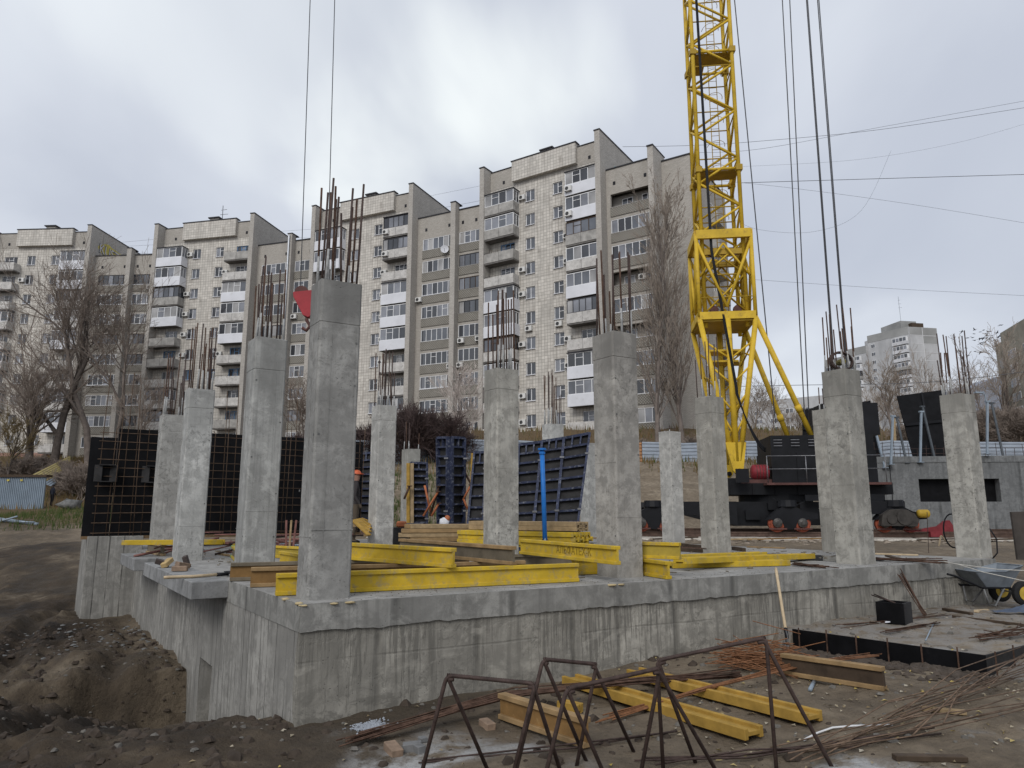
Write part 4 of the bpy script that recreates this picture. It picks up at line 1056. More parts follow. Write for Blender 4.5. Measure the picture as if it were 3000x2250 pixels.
cpart('travel_motor', YELD, lambda m_: m_.tube([cw(5.62, -2.62, -.08), cw(5.68, -2.62, -.08), cw(5.95, -2.62, -.08), cw(6.0, -2.62, -.08)], [.1, .14, .14, .1], 14), True)
# hoses, boxes and cables cluttering the base
rk = random.Random(6)
for k in range(9):
    x0_ = rk.uniform(-.2, 4.6); zt_ = rk.uniform(.1, .55); L_ = rk.uniform(.5, 1.4)
    cpart('hose', BLK, lambda m_: m_.tube(catena(cw(x0_, -1.78, zt_), cw(x0_ + L_, -1.8, zt_ + rk.uniform(-.25, .15)), rk.uniform(.1, .3), 8), .018, 5), True)
for (x0_, w_, z_, h_) in ((-.15, .45, 1.02, .5), (2.2, .5, .36, .22), (3.2, .7, -.1, .4), (.1, .5, -.3, .34), (.9, .3, .05, .25), (4.3, .6, .35, .24)):
    cpart('switch_box', BLK, deck(x0_, -1.9, z_, x0_ + w_, -1.76, z_ + h_))
for k in range(7): cpart('deck_rib', BLK, deck(-.3 + k * .8, -1.40, .60, -.24 + k * .8, -1.352, 1.0))
# stay ropes: rise to the jib far above
for (xa, ya, xb, yb) in ((1690, 0, 1735, 840), (1706, 0, 1745, 845), (1742, 0, 1789, 640), (1744.5, 0, 1791.5, 640), (1766, 0, 1815, 630), (1769, 0, 1817.5, 630)):
    s_ = 3000 / 2212; Yt = 29.0
    p1, p2 = atY(xa * s_, ya * s_, Yt), atY(xb * s_, yb * s_, Yt)
    d_ = p2 - p1; p1 = p1 - d_ * .35
    if yb < 700: p2 = p2 + d_ * .48
    else: p2 = p2 + d_ * .08
    cpart('stay_rope', ROPE, lambda m_: m_.tube([p1, p2], .024, 5))
p1, p2 = atY(2152, 0, 28), atY(2272, 1240, 28.4)
cpart('stay_rope', ROPE, lambda m_: m_.tube([p1 + (p1 - p2) * .3, p1, p2], .024, 5))

# hook block hanging on its two falls of rope
hk = atY(880, 870, 19.5)
hook = thing('hook_block', 'red pulley hook block hanging on ropes left of the corner column', 'hook block', hk - Vector((0, 0, 1.0)))
b = MB(); b.prism([hk + Vector((-.19, -.1, .12)), hk + Vector((.35, -.1, .18)), hk + Vector((.62, -.1, .1)), hk + Vector((.62, -.1, -.3)), hk + Vector((.28, -.1, -.62)), hk + Vector((.12, -.1, -.55)), hk + Vector((-.17, -.1, -.02))], (0, .2, 0)); b.build('side_plate', REDP, hook, bevel=.01)
b = MB(); b.disc(hk + Vector((.03, 0, .12)), (0, 1, 0), .2, .08, 20); b.build('pulley', REDO, hook)
b = MB(); b.disc(hk + Vector((.5, 0, .12)), (0, 1, 0), .2, .08, 20); b.build('pulley', REDO, hook)
b = MB(); b.tube([hk + Vector((.22, 0, -.55)), hk + Vector((.22, 0, -.7)), hk + Vector((.32, 0, -.85)), hk + Vector((.22, 0, -.98)), hk + Vector((.1, 0, -.9))], .05, 7); b.build('hook', REDO, hook, True)
s_ = 3000 / 2212
for (xa, xb) in ((670, 648.5), (723, 706)):
    p1, p2 = atY(xa * s_, 0, 19.5), atY(xb * s_, 640 * s_, 19.5)
    b = MB(); b.tube([p1 + (p1 - p2) * .8, p2], .013, 5); b.build('rope', ROPE, hook)

# crane track: two rails on concrete slabs
RAILM = simple('rusty_rail', (.10, .065, .05), .6, .35, 6, .2, .1)
LEAD = concrete('track_slab_concrete', (.50, .46, .40), .5, .2, 0, 3, .8, off=3)
for k, yy in enumerate((-2.4, 3.0)):
    t = thing('crane_rail', 'near rail of the crane track, rusty steel' if k == 0 else 'far rail of the crane track behind the crane', 'rail', cw(-14, yy, -.9))
    b = MB(); b.obox(cw(3, yy, -.73), CXV.to_3d() * 17, CYV.to_3d() * .035, (0, 0, .02)); b.obox(cw(3, yy, -.80), CXV.to_3d() * 17, CYV.to_3d() * .012, (0, 0, .05)); b.obox(cw(3, yy, -.865), CXV.to_3d() * 17, CYV.to_3d() * .06, (0, 0, .014)); b.build('rail_bar', RAILM, t)
    for j in range(14):
        b = MB(); b.obox(cw(-12 + j * 2.2, yy, -.875), CXV.to_3d() * .12, CYV.to_3d() * .16, (0, 0, .012)); b.build('rail_plate', RAILM, t)
rs = random.Random(8)
x_ = -13.5
for j in range(12):
    L_ = rs.uniform(2.0, 2.9)
    mb = MB(); c0 = cw(x_ + L_ / 2, -2.75 + rs.uniform(-.1, .1), -.985)
    nseg = 10; top, bot = [], []
    for i in range(nseg + 1):
        u = -L_ / 2 + L_ * i / nseg
        w_ = .95 + rs.uniform(-.12, .12); zz = .08 + rs.uniform(-.02, .02)
        top.append((c0 + CXV.to_3d() * u - CYV.to_3d() * (w_ - .34) + Vector((0, 0, zz)), c0 + CXV.to_3d() * u + CYV.to_3d() * .5 + Vector((0, 0, .11))))
        bot.append((c0 + CXV.to_3d() * u - CYV.to_3d() * w_ + Vector((0, 0, -.22)), c0 + CXV.to_3d() * u + CYV.to_3d() * .5 + Vector((0, 0, -.22))))
    for i in range(nseg):
        mb.face(top[i][0], top[i + 1][0], top[i + 1][1], top[i][1]); mb.face(bot[i][0], bot[i + 1][0], top[i + 1][0], top[i][0])
    mb.face(bot[0][0], top[0][0], top[0][1], bot[0][1]); mb.face(bot[-1][0], bot[-1][1], top[-1][1], top[-1][0])
    o = mb.build('track_slab', LEAD)
    tag(o, 'chipped pale concrete slab under the near crane rail', 'slab', 'concrete slabs under the crane rail')
    x_ += L_ + .08
REDS = simple('dull_stop_red', (.17, .025, .03), .6, .3, 6)
st = thing('rail_stop', 'red steel rail stop on the crane track right of the carriage', 'rail stop', cw(6.0, -2.45, -.7))
q0 = cw(6.1, -2.5, -.7)
b = MB(); b.prism([q0 + Vector((-.9, 0, .02)), q0 + Vector((-.3, 0, .12)), q0 + Vector((.2, 0, .2)), q0 + Vector((.45, 0, .38)), q0 + Vector((.62, 0, .40)), q0 + Vector((.85, 0, .02))], (0, .1, 0)); b.build('stop_plate', REDS, st)
b = MB(); b.box(q0.x - .1, q0.y - .06, -.86, q0.x + .3, q0.y + .16, -.68); b.build('clamp', REDS, st)

# ------------------------------------------------------------------ corrugated fence along the bank
FENCE = simple('galvanised_fence_sheet', (.34, .38, .43), .5, .14, 1.2, .3, 0, ((.20, .15, .11), .68))
FENCEO = simple('rusty_fence_sheet', (.38, .20, .10), .7, .3, 2, 0, 0)
def corr_sheet(a, b, h, n, amp, mat, name, parent, horizontal=True):
    """ribbed sheet standing from a to b"""
    a, b = Vector(a), Vector(b); u = (b - a); L = u.length; u.normalize(); nn = Vector((u.y, -u.x, 0)).normalized()
    mb = MB()
    if horizontal:
        prof = []
        for i in range(n):
            z = h * i / n; prof += [(z, 0), (z + h / n * .35, 0), (z + h / n * .5, amp), (z + h / n * .85, amp)]
        prof.append((h, 0))
        for i in range(len(prof) - 1):
            p, q_ = prof[i], prof[i + 1]
            mb.face(a + nn * p[1] + Vector((0, 0, p[0])), b + nn * p[1] + Vector((0, 0, p[0])), b + nn * q_[1] + Vector((0, 0, q_[0])), a + nn * q_[1] + Vector((0, 0, q_[0])))
    else:
        prof = []
        for i in range(n):
            s = L * i / n; prof += [(s, 0), (s + L / n * .3, 0), (s + L / n * .5, amp), (s + L / n * .8, amp)]
        prof.append((L, 0))
        for i in range(len(prof) - 1):
            p, q_ = prof[i], prof[i + 1]
            P, Q = a + u * p[0] + nn * p[1], a + u * q_[0] + nn * q_[1]
            mb.face(P, Q, Q + Vector((0, 0, h)), P + Vector((0, 0, h)))
    return mb.build(name, mat, parent)
fpts = [(-14, 50), (-6, 52), (2, 54), (10, 55), (18, 55), (26, 54), (34, 53), (46, 52)]
fx = [p[0] for p in fpts]
for k in range(len(fpts) - 1):
    a, b = Vector(fpts[k]), Vector(fpts[k + 1])
    lab_ = ['behind the bushes at the far left of the bank', 'behind the column forms', 'behind the blue wall forms', 'left of the crane mast', 'right of the crane foot, behind the machinery house', 'behind the leaning black shuttering', 'at the right edge behind the black props'][k]
    ft = thing('metal_fence', 'ribbed grey steel fence length ' + lab_, 'fence', (a.x, a.y, float(gz(a.x, a.y, False))), group='lengths of ribbed steel fence on the bank')
    ns = 3
    for j in range(ns):
        p, q_ = a.lerp(b, j / ns), a.lerp(b, (j + .985) / ns)
        z0 = gq(p.x, p.y) - .05
        corr_sheet((p.x, p.y, z0), (q_.x, q_.y, z0 + gq(q_.x, q_.y) - gq(p.x, p.y)), 1.85 + .06 * ((j + k) % 2), 7, .05, FENCEO if (k, j) == (2, 2) else FENCE, 'fence_sheet', ft)
        bb = MB(); bb.box(p.x - .04, p.y + .05, z0 - .3, p.x + .04, p.y + .13, z0 + 2.0); bb.build('fence_post', RUST, ft)

# ------------------------------------------------------------------ neighbouring basement wall with leaning black shuttering
C_NB = concrete('neighbour_wall_concrete', (.20, .205, .205), .35, .55, .6, .55, .4, off=12)
WY = 33.0
wl0, wl1 = atY(2510, 1369, WY), Vector((31.0, 31.2, 2.2))
nbw = thing('basement_wall', 'grey concrete basement wall with black openings, right of the crane', 'wall', (wl0.x, wl0.y, -1))
uu_ = Vector((wl1.x - wl0.x, wl1.y - wl0.y)); LW = uu_.length; uu_.normalize()
def wx(px, py): q_ = onwall(px, py, (wl0.x, wl0.y), uu_); return (q_.to_2d() - wl0.to_2d()).length, q_.z
h0, h1 = wx(2697, 1470), wx(2927, 1402)
wall_panel((wl0.x, wl0.y), uu_, LW, -1.3, 2.18, .4, C_NB, 'wall', [(h0[0], h1[0], h0[1], h1[1])], parent=nbw)
mb = MB(); p = wl0.to_2d() + Vector((-uu_.y, uu_.x)) * .41 + uu_ * (h0[0] - .3); mb.prism(quadpoly(h0[1] - .3, p, p + uu_ * (h1[0] - h0[0] + .6), p + uu_ * (h1[0] - h0[0] + .6) + Vector((0, .1)), p + Vector((0, .1))), (0, 0, h1[1] - h0[1] + .5)); mb.build('opening_shade_sheet', BLACK, nbw)  # added black sheet close behind the opening, standing in for the dark inside
mb = MB(); a_, b_ = wl0.to_2d() - Vector((-uu_.y, uu_.x)) * .03, wl0.to_2d() - Vector((-uu_.y, uu_.x)) * .03 + uu_ * LW; c_ = Vector((-uu_.y, uu_.x)) * 3.2
mb.prism(quadpoly(2.182, a_, b_, b_ + c_, a_ + c_), (0, 0, .28)); mb.build('slab', C_NB, nbw)
for xx in (h0[0] - 2.6, h0[0] - 1.2, h1[0] + 1.3):
    mb = MB(); q_ = wl0.to_2d() + uu_ * xx - Vector((-uu_.y, uu_.x)) * .006
    mb.prism(quadpoly(-1.2, q_, q_ + uu_ * .03, q_ + uu_ * .03 + Vector((0, .01)), q_ + Vector((0, .01))), (0, 0, 3.3)); mb.build('panel_joint', BLACK, nbw)
GREYB = simple('grey_blue_prop_paint', (.26, .31, .36), .5, .15, 4, .1, 0)
def lean_panel(pts, label, strips=2):
    """plywood shuttering panel through four points of the photo: TL TR BR BL, at given depths"""
    q4 = [atY(x, y, Y) for x, y, Y in pts]
    t = thing('leaning_shuttering', label, 'shuttering', q4[3])
    nrm = (q4[1] - q4[0]).cross(q4[3] - q4[0]).normalized()
    b = MB(); b.prism(q4, nrm * .06); b.build('plywood', BLACK, t)
    for k in range(strips):
        f_ = (k + .5) / strips
        b = MB(); b.bar(q4[0].lerp(q4[1], f_) + nrm * -.03, q4[3].lerp(q4[2], f_) + nrm * -.03, .08, .06, up=tuple(nrm)); b.build('stiffener', BLK, t)
    b = MB(); b.bar(q4[0].lerp(q4[3], .45) + nrm * -.08, q4[1].lerp(q4[2], .45) + nrm * -.08, .06, .12); b.build('waler', BLK, t)
    return t
lean_panel([(2628, 1160, 34.2), (2770, 1141, 34.2), (2785, 1350, 33.4), (2680, 1356, 33.4)], 'wide black shuttering panel leaning over the basement wall', 1)
lean_panel([(2515, 1180, 34.0), (2550, 1173, 34.0), (2588, 1372, 33.4), (2528, 1374, 33.4)], 'narrow black shuttering panel leaning right of the coil column', 1)
lean_panel([(2352, 1200, 31.5), (2420, 1188, 31.5), (2420, 1330, 31.0), (2352, 1330, 31.0)], 'black shuttering board behind the crane stay struts', 1)
def prop_pole(a, b, label, mat=GREYB, r=.045):
    t = thing('push_pull_prop', label, 'prop', b)
    m_ = MB(); m_.bar(a, b, r * 1.8, r * 1.8); m_.build('tube', mat, t)
    m_ = MB(); m_.box(b.x - .12, b.y - .12, b.z - .02, b.x + .12, b.y + .12, b.z + .01); m_.build('foot_plate', mat, t)
    m_ = MB(); m_.box(a.x - .1, a.y - .06, a.z - .05, a.x + .1, a.y + .06, a.z + .02); m_.build('head_plate', mat, t)
for (x0, y0, x1, y1, ya, yb, lab_) in (
    (2546, 1226, 2545, 1374, 32.6, 32.6, 'upright grey-blue prop right of the narrow black panel'),
    (2556, 1227, 2592, 1370, 33.4, 32.8, 'slanting grey-blue prop of the narrow black panel'),
    (2616, 1218, 2610, 1360, 32.6, 32.6, 'upright grey-blue prop left of the wide black panel'),
    (2627, 1222, 2656, 1356, 33.4, 32.8, 'slanting dark prop left of the wide black panel'),
    (2699, 1205, 2696, 1354, 32.6, 32.6, 'upright grey-blue prop before the wide black panel'),
    (2702, 1190, 2740, 1350, 33.4, 32.8, 'slanting dark prop before the wide black panel'),
    (2893, 1175, 2892, 1330, 32.2, 32.2, 'upright grey-blue prop right of the end column'),
    (2905, 1180, 2942, 1350, 33.2, 32.6, 'slanting dark prop right of the end column')):
    prop_pole(atY(x0, y0, ya), atY(x1, y1, yb), lab_, GREYB if 'blue' in lab_ else simple('dark_prop_paint', (.07, .08, .09), .5))
bt = thing('starter_rebar_row', 'row of short rusty starter bars along the basement wall top', 'rebar row', (20, 33.4, 2.46))
for k in range(34):
    p = wl0.to_2d() + uu_ * (1.0 + k * .38) + Vector((-uu_.y, uu_.x)) * .5
    b = MB(); b.tube([(p.x, p.y, 2.45), (p.x + rs.uniform(-.04, .04), p.y, 2.45 + rs.uniform(.35, .75))], .014, 4); b.build('starter_bar', RUSTD, bt)
for zz in (2.62, 2.85):
    p, q_ = wl0.to_2d() + uu_ * .8 + Vector((-uu_.y, uu_.x)) * .5, wl0.to_2d() + uu_ * 13.6 + Vector((-uu_.y, uu_.x)) * .5
    b = MB(); b.tube([(p.x, p.y, zz), (q_.x, q_.y, zz)], .012, 4); b.build('tie_bar', RUSTD, bt)
# ------------------------------------------------------------------ black wall shuttering with rebar mesh, far left
PB = Vector((-8.5, 14.9)); NB_ = NR
def bl(s, off, z): p = PB + DR * s + NB_ * off; return Vector((p.x, p.y, z))
for k, (s0, s1, zt, lab_) in enumerate(((-.25, .24, 1.52, 'black shuttering panel at the far left end, lower than its neighbours'), (.25, 1.24, 1.72, 'black shuttering panel left of the pale end column'),
        (1.25, 2.74, 1.72, 'black shuttering panel between the third and second left columns'), (2.75, 4.2, 1.72, 'black shuttering panel left of the corner column'), (4.21, 5.6, 1.70, 'black shuttering panel hidden mostly by the corner column'))):
    t = thing('wall_shuttering', lab_, 'shuttering', bl(s0, 0, -.5))
    b = MB(); b.prism([bl(s0, 0, -.5), bl(s1, 0, -.5), bl(s1, -.08, -.5), bl(s0, -.08, -.5)], (0, 0, zt + .5)); b.build('plywood', BLACK, t)
    b = MB(); b.bar(bl(s0, .02, -.53), bl(s1, .02, -.53), .10, .06); b.build('sole_plate', simple('old_timber', (.20, .13, .07), .8, .3, 8), t)
RUSTM = simple('brown_mesh_bar', (.095, .065, .045), .85, .4, 9, 0, 0, None, .1)
msh = thing('rebar_mesh', 'tall rusty rebar mesh standing before the black shuttering', 'rebar mesh', bl(0, .12, -.5))
rm = random.Random(5)
for k in range(26):
    s = -.05 + k * .22 + rm.uniform(-.02, .02); lean = rm.uniform(-.07, .07)
    top = 1.65 if k % 3 == 1 else rm.uniform(2.2, 3.0)
    b = MB(); b.tube([bl(s, .14, -.5), bl(s + lean * .3, .14, 1.7), bl(s + lean, .14 + rm.uniform(-.05, .05), max(top, 1.75))], .0085, 5); b.build('vertical_bar', RUSTM, msh, True)
    if k % 2: b = MB(); b.tube([bl(s + .06, .22, -.5), bl(s + .06 + lean, .22, rm.uniform(1.7, 2.5))], .0075, 5); b.build('vertical_bar', RUSTM, msh, True)
for k in range(12):
    z = -.42 + k * .185 + rm.uniform(-.02, .02)
    b = MB(); b.tube([bl(-.1, .15, z), bl(1.5, .15, z + rm.uniform(-.02, .02)), bl(5.5, .15, z + rm.uniform(-.03, .03))], .008, 5); b.build('horizontal_bar', RUSTM, msh, True)
for (s, z) in ((.08, 1.02), (.95, 1.02)):
    t = thing('opening_box', 'small black square box-out frame in the rebar mesh, %s' % ('left one' if s < .5 else 'right one beside the pale column'), 'box-out', bl(s, .1, z - .3), group='box-outs in the rebar mesh')
    for (a, b_) in (((-.14, -.17), (.14, -.17)), ((-.14, .17), (.14, .17)), ((-.14, -.17), (-.14, .17)), ((.14, -.17), (.14, .17))):
        b = MB(); b.bar(bl(s + a[0], .16, z - .25 + a[1]), bl(s + b_[0], .16, z - .25 + b_[1]), .16, .022); b.build('board', TIMB if 'TIMB' in globals() else PLY, t)
    b = MB(); b.obox(bl(s, .10, z - .25), DR.to_3d() * .13, NR.to_3d() * .005, (0, 0, .16)); b.build('back_board', BLACK, t)

# ------------------------------------------------------------------ blue steel forms
def form_panel(BL, BR, TR, TL, rows, label, mid=1, mat=None):
    t = thing('steel_form', label, 'formwork panel', BL, group='blue steel formwork panels')
    n = (BR - BL).cross(TL - BL).normalized()
    if n.y > 0: n = -n
    b = MB(); b.prism([BL, BR, TR, TL], -n * .015); b.build('plywood', PLY, t)
    for a, c in ((BL, TL), (BR, TR)):
        b = MB(); b.bar(a + n * .05, c + n * .05, .05, .10, up=tuple(n)); b.build('side_rail', BLUE, t)
    for k in range(rows + 1):
        f = k / rows
        b = MB(); b.bar(BL.lerp(TL, f) + n * .045, BR.lerp(TR, f) + n * .045, .09, .045 if 0 < k < rows else .06, up=(0, 0, 1)); b.build('rib', BLUE, t)
    for k in range(mid):
        f = (k + 1) / (mid + 1)
        b = MB(); b.bar(BL.lerp(BR, f).lerp(TL.lerp(TR, f), 1 - 1 / rows) + n * .04, TL.lerp(TR, f) + n * .04, .035, .07, up=tuple(n)); b.build('short_rib', BLUE, t)
    for f in (.3, .8):
        b = MB(); p = BR.lerp(TR, f) + n * .1; b.obox(p, (.05, 0, 0), (0, .03, 0), (0, 0, .02)); b.build('clamp', STEEL, t)
    return t
def P4(*pts): return [atY(x, y, Y) for x, y, Y in pts]
for k, (xb0, xb1, xt0, xt1, yt0, yt1) in enumerate(((1512, 1604, 1522, 1586, 1306, 1297), (1606, 1652, 1588, 1650, 1296, 1286), (1654, 1687, 1652, 1727, 1286, 1272))):
    xb0, xb1 = [(1508, 1556), (1557, 1621), (1622, 1684)][k]; xt0, xt1 = [(1520, 1587), (1588, 1651), (1652, 1727)][k]
    q4 = P4((xb0, 1600, 15.6), (xb1, 1600, 15.6), (xt1, yt1, 16.5), (xt0, yt0, 16.5))
    form_panel(*q4, 10, 'blue ribbed wall form behind the blue prop, %s of three' % ['left', 'middle', 'right'][k], 2)
q4 = P4((1208, 1590, 18.5), (1252, 1590, 18.5), (1252, 1357, 18.5), (1204, 1356, 18.5)); form_panel(*q4, 12, 'low narrow blue column form with yellow timber on its left')
q4 = P4((1291, 1590, 18.2), (1316, 1592, 17.8), (1318, 1282, 17.8), (1288, 1283, 18.2)); form_panel(*q4, 11, 'tall blue column form, its left face')
q4 = P4((1318, 1592, 17.8), (1354, 1590, 18.1), (1356, 1284, 18.1), (1320, 1282, 17.8)); form_panel(*q4, 11, 'tall blue column form, its right face')
q4 = P4((1366, 1590, 17.0), (1412, 1590, 17.0), (1424, 1326, 17.6), (1390, 1328, 17.6)); form_panel(*q4, 8, 'tilted blue form partly hidden by the mottled column')
q4 = P4((1040, 1520, 19.5), (1092, 1522, 19.5), (1094, 1328, 20.2), (1054, 1332, 20.2)); form_panel(*q4, 9, 'blue form left of the pale slim column')
TIMB = simple('raw_timber', (.33, .24, .135), .75, .25, 9, 0, .1, ((.16, .10, .05), .64))
TIMY = simple('yellow_stained_timber', (.36, .22, .045), .7, .25, 8, 0, .1, ((.15, .09, .04), .64))
for (x0, y0, x1, y1, Y, lab_) in ((1197, 1590, 1197, 1357, 18.4, 'upright yellow timber left of the low column form'), (1380, 1560, 1386, 1328, 18.0, 'upright timber stack left of the tilted blue form')):
    t = thing('timber_post', lab_, 'timber', atY(x0, y0, Y))
    for k in range(2): b = MB(); b.bar(atY(x0, y0, Y) + Vector((k * .085, 0, 0)), atY(x1, y1, Y) + Vector((k * .085, 0, 0)), .075, .1); b.build('plank', TIMB if k else TIMY, t)
ORNG = simple('orange_prop_paint', (.42, .14, .06), .6, .3, 6)
for (x0, y0, x1, y1, Y, lab_) in ((1244, 1422, 1262, 1502, 18.3, 'short orange brace at the low column form'), (1240, 1512, 1284, 1440, 18.0, 'orange brace leaning from the left to the tall column form'), (1260, 1512, 1286, 1425, 18.1, 'rusty brace leaning on the tall column form'), (1264, 1512, 1286, 1474, 17.7, 'lowest orange brace at the tall column form'),
        (1358, 1378, 1382, 1422, 18.2, 'brown brace falling right of the tall column form'), (1356, 1466, 1380, 1420, 17.9, 'orange brace rising to the tilted form'), (1358, 1462, 1370, 1492, 17.9, 'orange brace foot below the tilted form'), (1184, 1462, 1200, 1424, 18.2, 'thin brown brace left of the low column form')):
    t = thing('steel_brace', lab_, 'brace', atY(x0, max(y0, y1), Y), group='steel braces at the column forms')
    b = MB(); b.tube([atY(x0, y0, Y), atY(x1, y1, Y)], .028, 7); b.build('tube', ORNG if 'orange' in lab_ else RUST, t, True)
    b = MB(); p = atY(x1, y1, Y); b.obox(p, (.06, 0, 0), (0, .05, 0), (0, 0, .012)); b.build('end_plate', RUST, t)
# blue prop on a rusty tripod
pt, pb = atY(1588, 1316, 11.2), atY(1597, 1597, 11.2)
prop = thing('steel_prop', 'bright blue steel prop on a rusty tripod among the yellow beams', 'prop', (pb.x, pb.y, SZ))
PBLUE = simple('bright_blue_paint', (.02, .16, .50), .45, .15, 6)
b = MB(); b.tube([pb, pt], .036, 12); b.build('outer_tube', PBLUE, prop, True)
b = MB(); b.tube([Vector((pb.x, pb.y, SZ)), pb], .028, 10); b.build('inner_tube', STEEL, prop, True)
b = MB(); b.disc(pt, (0, 0, 1), .065, .03, 14); b.disc(pt - Vector((0, 0, .06)), (0, 0, 1), .05, .03, 14); b.build('collar', PBLUE, prop)
for (dx, dy) in ((-.32, -.12), (.30, -.02), (-.02, -.42), (.05, .3)):
    b = MB(); b.tube([pb + Vector((0, 0, .12)), Vector((pb.x + dx, pb.y + dy, SZ + .01))], .014, 6); b.build('tripod_leg', RUST if dy > -.3 else GREYB, prop, True)

# ------------------------------------------------------------------ formwork beams
BYEL = simple('yellow_beam_paint', (.53, .36, .028), .65, .22, 3.5, 0, .1, ((.30, .25, .15), .535))
BFADE = simple('faded_yellow_beam', (.40, .30, .05), .65, .3, 3, 0, .1, ((.16, .12, .07), .60))
BGREY = simple('weathered_grey_beam', (.15, .125, .09), .8, .35, 3.5, 0, .15, ((.30, .26, .20), .62))
BBRN = simple('brown_beam', (.22, .125, .045), .7, .3, 5, 0, .12, ((.40, .27, .12), .62))
BBRF = simple('brown_beam_flange', (.28, .185, .09), .7, .3, 6, 0, .12)
BDRK = simple('dark_damp_beam', (.065, .045, .03), .75, .35, 5, 0, .15)
def beam(a, b_, label, web=None, fl=None, flat=False, h=.20, group='timber formwork beams', ends=None):
    """I-shaped timber beam; a and b_ are the ends of its underside centre line"""
    a, b_ = Vector(a), Vector(b_); d = (b_ - a); L = d.length; d.normalize()
    s = Vector((d.y, -d.x, 0)).normalized(); u = s.cross(d) * 1.0
    if u.z < 0: u = -u
    if flat: s, u = u, s; c = (a + b_) / 2 + s * .04
    else: c = (a + b_) / 2 + u * h / 2
    t = thing('formwork_beam', label, 'beam', a, group=group)
    web, fl = web or BYEL, fl or web or BYEL
    k = L / 2
    m_ = MB(); m_.obox(c, d * k, s * .0135, u * (h / 2 - .035)); m_.build('web', web, t)
    for sg, nm in ((1, 'flange'), (-1, 'flange')):
        m_ = MB(); m_.obox(c + u * sg * (h / 2 - .02), d * k, s * .04, u * .02); m_.build(nm, fl, t, bevel=.004)
    if ends:
        for e_ in (a, b_):
            for sg in (1, -1):
                m_ = MB(); m_.obox((c + (e_ - (a + b_) / 2)) + u * sg * (h / 2 - .02), d * .03, s * .042, u * .022); m_.build('end_cap', ends, t)
    return t
z0, z1 = SZ + .004, SZ + .206
b1 = beam((-2.21, 6.92, z0), (.74, 8.30, z0), 'long bright yellow beam lying along the front edge of the slab')
beam((-2.72, 7.68, z0), (.15, 8.75, z0), 'brown beam behind the long bright yellow beam, its end left of the corner column', BBRN, BBRF)
beam((-3.19, 8.34, z0), (-.55, 9.35, z0), 'third brown beam from the front, its stained end over the left edge', BBRN, BGREY)
beam((-1.72, 7.55, z1), (-1.92, 7.95, z1), 'short yellow beam end showing right of the corner column', BYEL)
beam((-2.25, 9.15, z1), (-.60, 7.02 + .55, z1), 'bright yellow beam slanting down to the long front beam', BYEL)
beam((-1.55, 10.2, z1), (.02, 7.95, z1), 'weathered grey beam with a pale end, slanting beside the yellow one', BGREY, BBRF)
beam((-.30, 9.9, z0), (1.0, 10.2, z0), 'dark grey beam lying behind, below the blue prop', BGREY, BGREY)
bl5 = beam((.13, 10.04, z1), (1.15, 7.98, z1), 'yellow beam with stamped lettering, behind the middle column')
TXT = simple('dark_stamp_ink', (.27, .18, .02), .7, .1, 5, 0, 0)
d5 = (Vector((1.15, 7.98)) - Vector((.13, 10.04))).normalized(); nf = Vector((-abs(d5.y), -abs(d5.x))) if False else Vector((d5.y, -d5.x))
p5_ = Vector((.13, 10.04)) + d5 * .98 + nf * .0145
ang = math.atan2(d5.y, d5.x)
text('АЛЬФАТЕХ-К', .125, TXT, Matrix.Translation((p5_.x, p5_.y, z1 + .065)) @ Matrix.Rotation(ang, 4, 'Z') @ Matrix.Rotation(math.pi / 2, 4, 'X'), bl5)
beam((1.3, 9.35, z1), (2.03, 8.85, z1), 'yellow beam with faded web ending right of the middle column', BFADE, BYEL)
beam((.75, 9.15, z0), (1.5, 9.45, z0), 'low yellow beam left of the middle column foot', BYEL)
beam((1.40, 9.75, z0), (1.82, 8.55, z0), 'short bright yellow beam end right of the middle column', BYEL)
beam(at(1962, 1664, z0), at(2304, 1656, z0), 'bright yellow beam lying flat, nearest right of the middle column', BYEL, flat=True)
beam(at(1990, 1652, z0 + .09), at(2372, 1636, z0 + .02), 'long yellow beam lying flat over the puddle, farthest right end', BYEL, flat=True)
beam(at(1990, 1640, z0), at(2236, 1630, z0), 'worn yellow beam lying flat, third right of the middle column', BFADE, BYEL, flat=True)
# left part of the slab
beam((-6.75, 12.72, z0 + .2), (-5.1, 12.95, z0 + .2), 'thin yellow beam lying flat before the pale end column', BYEL, flat=True)
beam((-6.9, 13.9, z0), (-6.15, 12.95, z0), 'short beam with a pale end left of the end column', BGREY, TIMB)
beam((-4.75, 12.5, z0), (-4.05, 10.95, z0), 'dirty beam with green end caps between the second and third columns', BGREY, BFADE, ends=simple('green_end_cap', (.05, .42, .20), .5))
beam((-3.0, 10.6, z0), (-2.05, 9.0, z0 + .05), 'faded yellow beam left of the corner column', BFADE, BFADE)
beam((-3.4, 10.8, z0), (-2.6, 9.6, z0), 'yellow beam end behind the faded yellow beam', BYEL)
beam((-5.0, 13.2, z0), (-3.4, 12.0, z0), 'yellow beam in front of the prop heap', BFADE, BYEL)
